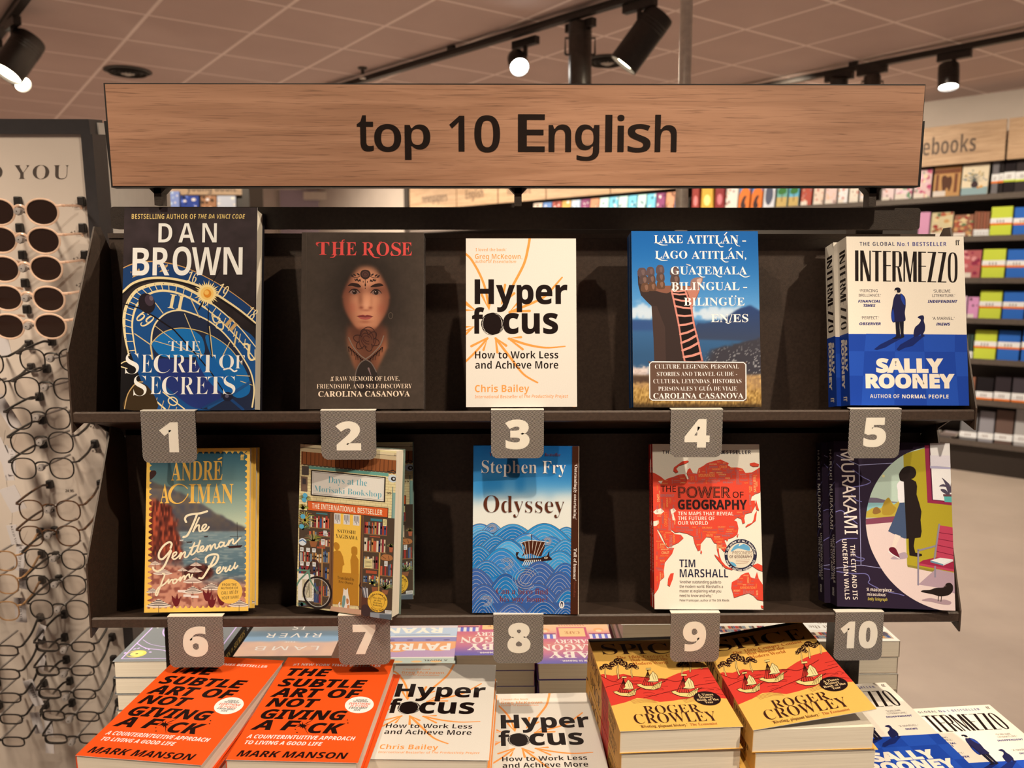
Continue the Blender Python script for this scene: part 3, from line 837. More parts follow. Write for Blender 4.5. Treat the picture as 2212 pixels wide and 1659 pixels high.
    for t, a, b, yt, yb in (('LAKE', 328, 570, 118, 184), ('ATITLAN', 605, 1045, 112, 180), ('-', 1078, 1110, 110, 176), ('LAGO', 335, 608, 250, 314), ('ATITLAN,', 645, 1112, 244, 310), ('GUATEMALA', 470, 1118, 378, 444),
                            ('BILINGUAL', 474, 1055, 512, 578), ('-', 1086, 1120, 508, 572), ('BILINGUE', 580, 1098, 642, 708), ('EN/ES', 810, 1130, 782, 848)):
        A.text(t, a, b, yt, yb, C1, 'serif', -.004, res=4)
    for pts in ([(345, 180), (390, 200), (440, 200)], [(870, 180), (890, 205), (915, 206)], [(1010, 150), (1030, 190), (1058, 200)], [(345, 310), (390, 330), (440, 330)], [(900, 310), (930, 335), (960, 334)], [(1060, 440), (1100, 462), (1145, 452)],
                [(850, 440), (880, 462), (905, 462)], [(700, 440), (730, 466), (760, 466)], [(940, 850), (960, 860), (985, 845)], [(480, 575), (500, 592), (520, 580)], [(630, 370), (600, 360), (640, 372)]):
        A.line(pts, [10, 8, 3], C1, smooth=5)
    A.line([(925, 106), (945, 84)], 8, C1); A.line([(965, 238), (985, 216)], 8, C1); A.ell(990, 628, 7, 7, C1, n=10); A.ell(1022, 627, 7, 7, C1, n=10)

def _condensed(A, word, x0, x1, yt, yb, c, thick=.30, thin=.085):
    """tall poster lettering: heavy stems, fine joins"""
    widths = dict(I=.42, N=1.05, T=.95, E=.8, R=.98, M=1.35, Z=.9, O=1.0)
    tot = sum(widths[k] for k in word) + .14 * (len(word) - 1)
    k = (x1 - x0) / tot; x = x0; H = yb - yt
    def P(a, b): return (x + a * k, yt + b * H)
    for ch in word:
        W = widths[ch]; st = .34; hn = .032
        q = lambda pts: A.poly([P(a, b) for a, b in pts], c, 0)
        if ch == 'I': q([(.04, 0), (.04 + st, 0), (.04 + st, 1), (.04, 1)])
        if ch == 'N': q([(0, 0), (st - .08, 0), (st - .08, 1), (0, 1)]); q([(0, 0), (st, 0), (W, 1), (W - st, 1)]); q([(W - .14, 0), (W, 0), (W, 1), (W - .14, 1)])
        if ch == 'T': q([(0, 0), (W, 0), (W, hn * 1.3), (0, hn * 1.3)]); q([(W / 2 - st / 2, 0), (W / 2 + st / 2, 0), (W / 2 + st / 2, 1), (W / 2 - st / 2, 1)])
        if ch == 'E': q([(0, 0), (st, 0), (st, 1), (0, 1)]); [q([(0, b), (W, b), (W, b + hn), (0, b + hn)]) for b in (0, .46, 1 - hn)]
        if ch == 'R':
            q([(0, 0), (st, 0), (st, 1), (0, 1)]); q([(.1, 0), (.7, 0), (.75, hn), (.1, hn)])
            q([(.62, 0), (.85, .03), (W - .04, .1), (W, .25), (W - .04, .42), (.85, .5), (.62, .53), (.66, .49), (.68, .3), (.68, .2), (.66, .04)]); q([(.3, .5), (.7, .49), (.7, .53), (.3, .53)])
            q([(.5, .53), (.72, .53), (W + .04, 1), (W - .26, 1)])
        if ch == 'M': q([(0, 0), (.16, 0), (.16, 1), (0, 1)]); q([(0, 0), (st, 0), (.80, 1), (.56, 1)]); q([(W - .36, 0), (W - .24, 0), (.72, 1), (.6, 1)]); q([(W - st - .02, 0), (W, 0), (W, 1), (W - st - .02, 1)])
        if ch == 'Z': q([(.02, 0), (W, 0), (W, hn), (.02, hn)]); q([(0, 1 - hn), (W, 1 - hn), (W, 1), (0, 1)]); q([(W - st - .02, 0), (W, 0), (st + .02, 1), (0, 1)])
        if ch == 'O':
            uo = [(W / 2 + W / 2 * math.copysign(abs(math.cos(t)) ** .75, math.cos(t)), .5 + .5 * math.copysign(abs(math.sin(t)) ** .55, math.sin(t))) for t in (2 * math.pi * i / 32 for i in range(32))]
            ui = [(W / 2 + (W / 2 - st * .82) * math.copysign(abs(math.cos(t)) ** .75, math.cos(t)), .5 + (.5 - hn * 1.1) * math.copysign(abs(math.sin(t)) ** .55, math.sin(t))) for t in (2 * math.pi * i / 32 for i in range(32))]
            uv = [A.m([P(*a), P(*b), P(*d), P(*e)]) for a, b, d, e in ((uo[i], uo[(i + 1) % 32], ui[(i + 1) % 32], ui[i]) for i in range(32))]
            A.conv(uv, ink(*c))
        x += (W + .14) * k
    A.up()

CRM = (250, 226, 192); BLU = (28, 66, 150); BLU2 = (36, 78, 164); BLU3 = (22, 52, 130); NVY = (24, 26, 70)
def cover_chess(mb, w, h):
    A = Art(mb, [(335, 125), (1270, 103), (1317, 1462), (362, 1460)], w, h)
    A.full(CRM)
    A.poly([(340, 893), (1310, 890), (1330, 1480), (350, 1480)], BLU)
    rows = [890, 1030, 1225, 1480]; cols = [[340, 490, 720, 945, 1200, 1330], [340, 475, 718, 955, 1200, 1330], [340, 465, 715, 965, 1215, 1340], [340, 450, 712, 975, 1235, 1350]]
    for r_ in range(3):
        for c_ in range(5):
            if (r_ + c_) % 2: A.poly([(cols[r_][c_], rows[r_]), (cols[r_][c_ + 1], rows[r_]), (cols[r_ + 1][c_ + 1], rows[r_ + 1]), (cols[r_ + 1][c_], rows[r_ + 1])], BLU2, 0)
    A.up()
    SH = (20, 36, 92)
    A.poly([(700, 925), (790, 915), (690, 970), (640, 1000), (575, 1020), (550, 1015), (600, 975)], SH); A.poly([(880, 905), (960, 900), (900, 950), (860, 985), (800, 1000), (750, 1025), (730, 1015), (760, 975)], SH)
    DK = (24, 20, 34)
    A.poly([(722, 790), (755, 790), (760, 900), (758, 922), (720, 932), (696, 926), (728, 908)], DK); A.poly([(755, 790), (790, 785), (788, 880), (793, 915), (765, 928), (756, 922), (764, 900)], DK)
    A.blob([(738, 565), (770, 568), (800, 600), (805, 660), (798, 720), (803, 780), (775, 790), (735, 792), (700, 796), (688, 740), (700, 660), (712, 600)], (30, 28, 62), 5)
    A.blob([(770, 570), (795, 605), (800, 660), (780, 640), (765, 600)], (36, 62, 140), 4); A.blob([(705, 690), (715, 780), (700, 790), (690, 745)], (30, 60, 140), 4)
    A.poly([(733, 556), (762, 556), (764, 572), (740, 574)], (240, 212, 176)); A.blob([(716, 545), (722, 525), (745, 520), (762, 530), (764, 550), (750, 562), (730, 556)], DK, 5); A.ell(727, 550, 9, 9, (240, 212, 176), n=12)
    A.blob([(900, 756), (920, 742), (945, 740), (952, 760), (950, 785), (960, 820), (958, 860), (945, 890), (960, 905), (930, 908), (925, 890), (900, 905), (872, 912), (868, 880), (880, 835), (912, 805), (925, 775)], (30, 30, 66), 5)
    A.text('THE GLOBAL', 440, 716, 163, 192, NVY, 'bold', -.008, sp=1.2); A.text('No.1 BESTSELLER', 738, 1132, 156, 187, (42, 44, 120), 'bold', -.006, sp=1.15)
    A.text('ff', 1204, 1240, 132, 174, INK, 'serif', -.004)
    _condensed(A, 'INTERMEZZO', 400, 1222, 232, 474, INK)
    Q = (60, 44, 56)
    for t, a, b, yt, yb in (('‘PIERCING', 438, 582, 539, 560), ('BRILLIANCE.’', 432, 608, 574, 596), ('‘PERFECT.’', 450, 592, 752, 776), ('‘SUBLIME', 1026, 1163, 531, 554), ('LITERATURE.’', 1018, 1202, 567, 590), ('‘A MARVEL.’', 1018, 1197, 749, 773)):
        A.text(t, a, b, yt, yb, Q, 'sans', .003)
    for t, a, b, yt, yb in (('FINANCIAL', 426, 604, 622, 643), ('TIMES', 468, 564, 656, 677), ('OBSERVER', 436, 606, 800, 822), ('INDEPENDENT', 980, 1222, 614, 637), ('iNEWS', 1050, 1163, 796, 819)):
        A.text(t, a, b, yt, yb, (34, 34, 100), 'bi', .02)
    A.text('SALLY', 568, 1108, 1084, 1200, CRM, 'bold', .05, res=5); A.text('ROONEY', 484, 1200, 1208, 1324, CRM, 'bold', .045, res=5)
    A.text('AUTHOR OF', 520, 754, 1372, 1402, CRM, 'bold', -.014, sp=1.1); A.text('NORMAL PEOPLE', 776, 1150, 1374, 1404, CRM, 'bold', .005, sp=1.1)
def spine_chess(mb, t, h):
    # frame: u down the spine (0..1000 from the top), v across
    A = Art(mb, [(0, 0), (100, 0), (100, 1000), (0, 1000)], t, h, O=(0, t, 0), U=(0, -1, 0), V=(0, 0, 1), N=(-1, 0, 0))
    A.full(CRM); A.rect(0, 574, 100, 1000, BLU)
    spine_text(mb, t, h, lambda S: (_condensed(S, 'INTERMEZZO', 70, 545, 18, 82, INK), S.text('SALLY', 610, 800, 18, 48, CRM, 'bold', .04), S.text('ROONEY', 605, 900, 52, 84, CRM, 'bold', .04), S.text('ff', 945, 975, 30, 70, CRM, 'serif')))
def spine_text(mb, t, h, fn, lift=9e-5):
    """lettering that runs down the spine: frame x 0..1000 from head to foot, y 0..100 with the letter tops towards the front cover"""
    S = Art(mb, [(0, 0), (1000, 0), (1000, 100), (0, 100)], h, t, O=(0, 0, h), U=(0, 0, -1), V=(0, -1, 0), N=(-1, 0, 0), lift=lift)
    S.O = np.array((0, t, h), float)
    fn(S)
def cover_bay(mb, w, h):
    A = Art(mb, [(163, 128), (1080, 122), (1073, 1580), (130, 1597)], w, h)
    YEL = (250, 192, 82)
    A.full(YEL)
    def pic(x, y):
        o = mix((52, 88, 96), (196, 200, 160), np.clip((y - 160) / 640, 0, 1) ** 1.1)
        rdg = 400 + (x - 200) * .36 + 60 * sig(x - 560, 60) + 26 * vnoise(x, y, 60, 31) + np.clip(x - 700, 0, 400) * .16
        mt = sig(y - rdg, 5)
        o = mix(o, mix(mix((88, 84, 88), (120, 102, 82), vnoise(x, y, 40, 32)), (70, 62, 60), sig(y - 740, 40) * .5), mt)
        sea = sig(y - 862, 4)
        wv = vnoise(x * .35, y * 2.4, 16, 33)
        o = mix(o, mix(mix((122, 138, 134), (84, 106, 110), np.clip((y - 870) / 350, 0, 1)), (156, 164, 150), sig(wv - .66, .06) * .7), sea)
        cl = sig((360 + 60 * vnoise(x, y, 40, 34) + np.clip(y - 640, 0, 330) * .24 - np.clip(640 - y, 0, 60) * 2.2) - x, 8) * sig(y - 575, 10)
        n = vnoise(x * 1.6, y * .5, 22, 35)
        o = mix(o, mix(mix((60, 30, 26), (176, 76, 50), n), (206, 92, 56), sig(n - .7, .06) * .7), cl * sig(1150 - y, 30))
        bch = sig(y - (1120 + (x - 180) * .16 + 30 * vnoise(x, y, 50, 36)), 10) * (1 - sig(x - 640, 20) * sig(1320 - y, 30) * 1.0)
        n2 = vnoise(x, y, 26, 37)
        o = mix(o, mix((206, 138, 106), (150, 84, 66), sig(n2 - .58, .05)), np.clip(bch, 0, 1))
        rk = sig(1 - ((x - 620) / 140) ** 2 - ((y - 1230) / 80) ** 2, .1)
        o = mix(o, mix((50, 26, 24), (120, 60, 46), vnoise(x, y, 16, 38)), rk)
        return o
    A.img(pic, (190, 158, 1048, 1545), 96, 140)
    # scalloped stamp edge
    for k in range(27):
        y = 172 + k * 51.5
        A.poly([(150, y - 26), (188, y - 12), (206, y), (188, y + 12), (150, y + 26)], YEL, 0); A.poly([(1090, y - 26), (1050, y - 12), (1034, y), (1050, y + 12), (1090, y + 26)], YEL, 0)
    for k in range(17):
        x = 196 + k * 52
        A.poly([(x - 26, 120), (x - 12, 158), (x, 174), (x + 12, 158), (x + 26, 120)], YEL, 0); A.poly([(x - 26, 1600), (x - 12, 1546), (x, 1532), (x + 12, 1546), (x + 26, 1600)], YEL, 0)
    A.up()
    # trees, boats, parasols
    A.blob([(190, 330), (235, 320), (245, 350), (210, 390), (188, 396)], (66, 40, 34), 4)
    for x, y, s in ((470, 938, 40), (540, 955, 60), (690, 905, 40), (600, 1108, 50)): A.poly([(x - s / 2, y), (x + s / 2, y - 4), (x + s / 3, y + 10), (x - s / 3, y + 10)], (70, 60, 56) if x > 500 else (200, 190, 170), 0)
    A.poly([(880, 995), (1020, 985), (1000, 1008), (900, 1012)], (60, 34, 30)); A.line([(968, 778), (972, 990)], 4, (60, 50, 46)); A.line([(905, 908), (1010, 905)], 4, (60, 50, 46))
    def par(x, y, s, dark=(58, 44, 42)):
        n = 5
        A.poly([(x - s, y + .32 * s), (x - .5 * s, y + .03 * s), (x, y - .25 * s), (x + .5 * s, y + .02 * s), (x + s, y + .3 * s), (x + .5 * s, y + .42 * s), (x - .5 * s, y + .44 * s)], (236, 208, 178))
        for k in range(1, n):
            t = k / n
            A.line([(x - s * t, y - .25 * s + .57 * s * t), (x - .45 * s * t, y - .25 * s + .66 * s * t), (x + .45 * s * t, y - .25 * s + .65 * s * t), (x + s * t, y - .25 * s + .55 * s * t)], s * .055, dark, up=0)
        A.up(); A.line([(x, y + .3 * s), (x, y + 1.2 * s)], 4, (90, 60, 48), up=0)
    for x, y, s in ((232, 1140, 54), (300, 1215, 90), (480, 1200, 46), (600, 1150, 55), (590, 1200, 70), (570, 1290, 90)): par(x, y, s, (150, 110, 92))
    for x, y, s in ((262, 1500, 118), (572, 1380, 100), (740, 1350, 96), (210, 1390, 66), (990, 1500, 100), (600, 1103, 38)): par(x, y, s)
    for x, y in ((420, 1480), (700, 1430), (740, 1490), (830, 1470)): A.blob([(x - 40, y - 40), (x - 5, y - 10), (x + 10, y - 60), (x + 22, y - 10), (x + 44, y - 30), (x + 20, y + 50), (x - 18, y + 50)], (110, 34, 34), 4)
    for x, y in ((470, 1400), (520, 1440), (590, 1450)): A.rect(x - 34, y - 10, x + 34, y + 12, (238, 214, 190), 0)
    A.up()
    A.text('ff', 996, 1030, 180, 228, YEL, 'serif')
    Y2 = (252, 190, 84)
    A.text('ANDRE', 380, 836, 238, 406, Y2, 'serif', -.002, res=5); A.line([(800, 222), (828, 208)], 14, Y2)
    for ch, a, b in (('A', 280, 362), ('I', 536, 600), ('M', 606, 735), ('A', 742, 826), ('N', 830, 934)): A.text(ch, a, b, 440, 610, Y2, 'serif', -.001, res=5)
    A.line([(524, 480), (490, 452), (440, 442), (392, 470), (364, 530), (378, 585), (425, 612), (478, 598), (516, 556), (528, 530)], [9, 9, 10, 24, 26, 24, 10, 8, 8, 14], Y2, smooth=6)
    C = (250, 226, 180)
    S = lambda pts, wd=19, sm=7: A.line(pts, wd, C, smooth=sm, up=1)
    S([(512, 778), (502, 750), (520, 722), (570, 708), (640, 700), (700, 682)]); S([(612, 704), (590, 760), (555, 840), (520, 900), (486, 914)])
    S([(628, 740), (600, 800), (572, 868), (600, 820), (628, 806), (626, 838), (634, 862), (660, 848), (690, 818), (690, 800), (668, 806), (654, 836), (672, 856), (700, 846), (716, 822)], 15)
    # Gentleman
    S([(372, 1010), (382, 975), (360, 958), (310, 990), (270, 1050), (268, 1100), (300, 1110), (350, 1060), (372, 1030)], 18)
    S([(376, 1040), (350, 1100), (310, 1180), (260, 1220), (222, 1208), (212, 1186)], 18)
    S([(384, 1098), (420, 1070), (424, 1048), (398, 1058), (388, 1092), (404, 1112), (440, 1090), (470, 1050), (452, 1110), (474, 1070), (500, 1046), (504, 1060), (496, 1088), (512, 1096), (540, 1066), (590, 960), (560, 1040), (556, 1070), (580, 1062), (610, 1020), (640, 940), (618, 1010), (614, 1046), (640, 1040)], 14, 6)
    A.line([(545, 1010), (625, 985)], 12, C)
    S([(640, 1040), (668, 1010), (664, 994), (644, 1004), (640, 1030), (660, 1040), (690, 1016), (706, 990), (692, 1040), (712, 1000), (732, 986), (730, 1030), (752, 990), (772, 976), (772, 1006), (784, 1016), (810, 992)], 14, 6)
    S([(846, 962), (820, 960), (806, 986), (822, 1002), (846, 980), (856, 956), (850, 988), (866, 994), (890, 966), (900, 940), (888, 988), (906, 952), (930, 930), (936, 950), (930, 966), (948, 972), (980, 940), (996, 922)], 14, 6)
    # from
    S([(300, 1240), (318, 1252), (300, 1300), (270, 1380), (246, 1440), (236, 1420), (262, 1370), (310, 1340), (350, 1300), (356, 1290), (352, 1330), (376, 1300), (392, 1296)], 14, 6)
    S([(410, 1292), (392, 1306), (396, 1330), (420, 1322), (430, 1298), (414, 1290), (440, 1300), (462, 1272), (456, 1310), (478, 1276), (498, 1262), (496, 1296), (516, 1262), (540, 1246), (540, 1270), (552, 1280), (568, 1250)], 14, 6)
    # Peru
    S([(770, 1090), (740, 1150), (700, 1220), (660, 1280), (630, 1282)], 18); S([(690, 1140), (690, 1100), (730, 1072), (790, 1070), (800, 1100), (776, 1150), (730, 1180), (716, 1176)], 18)
    S([(786, 1226), (816, 1200), (820, 1182), (796, 1194), (786, 1224), (804, 1240), (834, 1214), (850, 1176), (842, 1200), (872, 1186), (862, 1214), (874, 1222), (900, 1190), (912, 1164), (898, 1200), (912, 1210), (940, 1180), (954, 1140), (944, 1180), (954, 1196), (976, 1170)], 14, 6)
    A.ell(906, 1402, 112, 112, (240, 184, 78), 0, 48)
    K = (70, 50, 40)
    A.text('FROM THE', 838, 966, 1330, 1352, K, 'bold', -.015); A.text('AUTHOR OF', 826, 980, 1362, 1382, K, 'bold', -.015)
    A.text('CALL ME BY', 830, 984, 1398, 1426, K, 'bi', -.02, rot=3); A.text('YOUR NAME', 834, 988, 1444, 1470, K, 'bi', -.02, rot=3)

BKS = [(64, 84, 122), (176, 62, 48), (220, 192, 150), (92, 66, 54), (196, 140, 74), (120, 130, 130), (208, 96, 62), (70, 58, 84), (150, 50, 54), (226, 206, 170)]
def cover_shop(mb, w, h):
    A = Art(mb, [(122, 122), (922, 97), (928, 1648), (103, 1587)], w, h)
    rr = random.Random(3)
    K = (54, 42, 34)
    A.full((236, 212, 150))
    for j in range(60):
        y = 122 + j * 25.5
        A.line([(100, y), (930, y - 4)], 2.5, (176, 146, 96), up=0)
        for i in range(17): A.line([(110 + i * 50 + (j % 2) * 25, y), (110 + i * 50 + (j % 2) * 25, y + 25)], 2, (190, 160, 106), up=0)
    A.up()
    A.rect(100, 122, 930, 182, (206, 178, 132)); A.line([(110, 150), (930, 140)], 4, K); A.rect(160, 118, 900, 140, (226, 200, 150))
    A.poly([(130, 184), (925, 180), (925, 290), (130, 300)], (148, 84, 44))
    for k in range(24):
        x = 140 + k * 34
        A.line([(x, 186), (x, 292)], 4, (70, 40, 26), up=0); A.ell(x + 17, 292, 17, 14, (148, 84, 44), n=14, up=0)
    A.up(); A.poly([(185, 306), (860, 300), (860, 330), (185, 330)], (110, 164, 140)); A.line([(150, 300), (925, 292)], 6, (54, 70, 60))
    # fascia sign
    A.rect(212, 338, 838, 566, K); A.rect(222, 348, 826, 556, (240, 226, 200)); A.line([(232, 356), (818, 356), (818, 546), (232, 546)], 3, (120, 100, 80), closed=True)
    TEAL = (104, 170, 172)
    A.text('Days at the', 356, 682, 378, 436, TEAL, 'serif', -.012, res=4); A.text('Morisaki Bookshop', 240, 806, 472, 524, TEAL, 'serif', -.012, res=4)
    A.rect(184, 612, 868, 702, (80, 50, 34)); A.rect(190, 618, 862, 697, (226, 98, 44)); A.text('THE INTERNATIONAL BESTSELLER', 224, 818, 634, 682, (252, 226, 186), 'bold', -.002)
    # street lamp, speaker, pipe
    A.rect(136, 310, 194, 390, (92, 78, 66)); A.rect(130, 404, 184, 536, (120, 92, 72)); A.rect(142, 420, 172, 470, (70, 60, 56)); A.ell(896, 345, 38, 34, (210, 212, 206)); A.ell(904, 347, 22, 20, K); A.ell(906, 346, 10, 9, (210, 212, 206)); A.line([(850, 290), (900, 270), (925, 290)], 8, K); A.text('99', 850, 890, 470, 490, K, 'serif')
    A.rect(898, 470, 926, 960, (140, 170, 150)); A.line([(900, 420), (900, 960)], 6, (90, 120, 110))
    # shelving left and right
    A.rect(120, 702, 400, 1590, (84, 66, 50)); A.rect(640, 702, 926, 1640, (84, 66, 50))
    def row(x0, x1, y0, y1):
        A.rect(x0, y1, x1, y1 + 8, (148, 108, 66), 0)
        x = x0 + 3
        while x < x1 - 8:
            bw = rr.uniform(9, 19); hh = (y1 - y0) * rr.uniform(.72, 1)
            A.rect(x, y1 - hh, min(x + bw - 2, x1), y1, rr.choice(BKS), 0)
            if rr.random() < .5: A.rect(x + 2, y1 - hh * .7, min(x + bw - 4, x1), y1 - hh * .5, (238, 220, 186), 0)
            x += bw
    for a in ((200, 378, 735, 848), (200, 378, 880, 920), (290, 378, 945, 1010), (322, 378, 1040, 1160), (120, 310, 1070, 1165), (120, 310, 1200, 1290), (322, 378, 1200, 1310), (250, 310, 1330, 1540), (325, 378, 1350, 1470),
              (668, 862, 745, 862), (668, 862, 900, 1022), (668, 798, 1060, 1180), (812, 922, 1120, 1235), (668, 800, 1240, 1310), (812, 922, 1260, 1340)): row(*a)
    A.up()
    for x0, y0, x1, y1 in ((260, 715, 355, 725), (720, 720, 818, 742), (715, 880, 805, 890), (690, 1200, 785, 1228), (270, 1020, 340, 1036)): A.rect(x0, y0, x1, y1, (176, 84, 52) if y0 > 800 else (70, 130, 130))
    A.rect(378, 702, 412, 1560, (122, 84, 54)); A.rect(636, 702, 662, 1560, (122, 84, 54)); A.line([(395, 710), (395, 1550)], 4, (70, 46, 32)); A.line([(648, 710), (648, 1550)], 4, (70, 46, 32)); A.rect(310, 1030, 322, 1560, (176, 128, 70)); A.rect(800, 1030, 812, 1400, (200, 160, 80))
    # door
    A.rect(412, 702, 638, 1540, (250, 196, 80))
    A.poly([(412, 1240), (632, 1240), (632, 1540), (412, 1540)], (190, 130, 42))
    OC = (190, 128, 40)
    A.blob([(414, 975), (436, 966), (458, 985), (462, 1015), (448, 1036), (428, 1036), (414, 1010)], OC, 5); A.poly([(412, 1055), (440, 1036), (470, 1045), (492, 1090), (506, 1165), (492, 1180), (488, 1245), (412, 1245)], OC)
    A.blob([(566, 1000), (590, 990), (612, 1005), (614, 1060), (600, 1066), (568, 1062), (562, 1030)], OC, 5); A.poly([(570, 1062), (600, 1064), (626, 1110), (630, 1245), (566, 1245), (556, 1120)], OC)
    for x in (412, 490, 572):
        A.rect(x, 704, x + 54, 798, (226, 214, 196), 0)
    A.up()
    for x in (412, 490, 572):
        for k in range(5): A.line([(x + 10 + 9 * k, 714), (x + 10 + 9 * k, 760 + 14 * (k % 3))], 4, (90, 80, 76), up=0)
    for x, y, a, b in ((826, 718, 858, 778), (676, 1094, 744, 1178), (848, 1100, 876, 1148), (130, 1040, 158, 1076), (182, 1040, 212, 1076), (232, 1040, 262, 1076), (132, 1168, 160, 1206), (184, 1168, 212, 1206), (236, 1168, 264, 1206), (324, 870, 352, 914), (306, 950, 336, 1000), (866, 1560, 924, 1590)):
        A.rect(x, y, a, b, (244, 222, 150) if y in (718, 1094) else (236, 230, 216)); [A.line([(x + 6, y + 10 + 12 * k), (a - 6, y + 10 + 12 * k)], 4, (96, 80, 60), up=0) for k in range(int((b - y) / 14))]
    A.text('SATOSHI', 442, 596, 846, 877, K, 'serif', -.01); A.text('YAGISAWA', 428, 614, 893, 927, K, 'serif', -.01)
    A.text('Translated by', 450, 594, 1278, 1306, (96, 60, 30), 'serif', -.01); A.text('Eric Ozawa', 460, 582, 1316, 1340, (96, 60, 30), 'serif', -.01)
    # plants
    for cx, cy, s, c1 in ((160, 600, 60, (156, 152, 80)), (150, 680, 50, (176, 166, 90)), (168, 770, 90, (190, 168, 84)), (150, 860, 60, (150, 150, 90)), (238, 960, 80, (156, 140, 80)), (860, 1340, 70, (130, 140, 80)), (750, 1310, 50, (90, 110, 90)), (900, 960, 36, (140, 130, 80)), (850, 1620, 40, (130, 140, 80)), (150, 1570, 40, (100, 130, 120))):
        for k in range(16):
            a = R(180 + 180 * k / 15 + rr.uniform(-8, 8)) if s < 90 else R(k * 22)
            A.line([(cx, cy + s * .3), (cx + s * .5 * math.cos(a), cy + s * .6 * math.sin(a)), (cx + s * math.cos(a), cy + s * .75 * math.sin(a) + s * .1)], [7, 6, 2], tuple(v + rr.randint(-24, 24) for v in c1), up=0)
    A.up()
    for x, y in ((150, 760), (166, 570), (140, 850), (160, 610)): A.ell(x, y, 20, 22, (96, 170, 190), n=12, up=0)
    for x, y in ((750, 1290), (730, 1320), (790, 1280), (770, 1330)): A.ell(x, y, 8, 7, (240, 210, 100), n=8, up=0)
    A.up(); A.ell(150, 990, 32, 34, (220, 220, 210)); A.line([(124, 985), (150, 970), (178, 990)], 10, (70, 110, 150)); A.poly([(206, 975), (276, 975), (262, 1028), (220, 1028)], (156, 96, 56)); A.poly([(885, 970), (920, 970), (915, 1015), (890, 1015)], (176, 96, 62)); A.poly([(744, 1350), (800, 1350), (790, 1400), (752, 1400)], (150, 88, 56)); A.poly([(832, 1370), (892, 1370), (882, 1412), (842, 1412)], (150, 96, 62))
    A.blob([(816, 1075), (840, 1040), (900, 1042), (920, 1070), (900, 1092), (836, 1094)], (180, 116, 66), 5); A.line([(830, 1060), (860, 1080)], 5, (110, 66, 40)); A.line([(880, 1050), (890, 1085)], 5, (110, 66, 40))
    # poster, bicycle
    A.rect(116, 1280, 250, 1530, (236, 224, 200)); A.rect(150, 1330, 236, 1500, (206, 190, 150)); [A.line([(165 + 12 * k, 1340 + 20 * (k % 3)), (180 + 9 * k, 1490 - 20 * (k % 4))], 4, (90, 80, 60), up=0) for k in range(5)]
    A.up(); A.ring(282, 1446, 118, 146, 16, (44, 34, 30)); A.ring(282, 1446, 104, 131, 6, (190, 180, 160))
    for k in range(14): A.line([(282, 1446), (282 + 102 * math.cos(k * .449), 1446 + 128 * math.sin(k * .449))], 1.8, (120, 110, 96), up=0)
    A.up(); G = (104, 140, 110)
    A.line([(110, 1250), (190, 1248), (214, 1290)], 16, G); A.line([(100, 1400), (130, 1340), (205, 1250)], 14, G); A.line([(205, 1240), (216, 1330), (282, 1446)], [16, 14, 9], G); A.ell(282, 1446, 14, 16, (110, 100, 90)); A.ring(245, 1200, 40, 58, 12, (90, 54, 46), 10, a0=-120, a1=100)
    A.line([(200, 1240), (230, 1160), (270, 1165), (280, 1240)], 7, (60, 44, 40), smooth=5)
    # cat
    CW = (238, 222, 196)
    A.blob([(500, 1440), (505, 1385), (515, 1396), (530, 1394), (540, 1382), (546, 1440), (558, 1490), (560, 1560), (540, 1580), (500, 1578), (492, 1520)], CW, 5); A.blob([(503, 1455), (522, 1460), (520, 1520), (508, 1570), (494, 1550), (496, 1500)], (120, 150, 136), 5); A.blob([(530, 1480), (548, 1485), (550, 1520), (534, 1530)], (196, 126, 74), 4); A.blob([(540, 1540), (558, 1540), (552, 1575), (540, 1572)], (206, 140, 84), 4)
    A.line([(505, 1575), (480, 1570), (468, 1540), (474, 1520)], 12, CW, smooth=5)
    A.poly([(400, 1560), (660, 1575), (660, 1622), (390, 1605)], (206, 160, 124)); A.rect(660, 1450, 730, 1630, (96, 60, 44)); A.blob([(665, 1540), (700, 1520), (735, 1550), (728, 1625), (672, 1620)], (70, 52, 48), 4)
    for k in range(4): A.line([(664 + 14 * k, 1360 + 10 * (k % 2)), (684 + 9 * k, 1450)], 12, (206, 200, 190) if k % 2 else (110, 104, 104), up=0)
    A.up(); A.line([(650, 1320), (640, 1350), (660, 1370)], 8, (60, 36, 30), smooth=4)
    A.rect(740, 1590, 926, 1650, (150, 150, 146)); A.rect(820, 1600, 926, 1650, (100, 106, 108))
    A.ell(800, 1484, 86, 100, (238, 184, 62), 0, 40); A.ring(800, 1484, 60, 70, 3.5, (170, 120, 40))
    for t, y in (('More Days', 1452), ('at the', 1474), ('Morisaki', 1498), ('Bookshop', 1520)): A.text(t, 800 - len(t) * 5, 800 + len(t) * 5, y - 9, y + 7, (60, 40, 30), 'serif', -.004)
    A.arc_text('Includes a sneak peek', 800, 1484, 74, 190, 350, 17, (60, 40, 30)); A.arc_text('Coming Soon', 800, 1486, 82, 130, 50, 18, (60, 40, 30), inward=True)

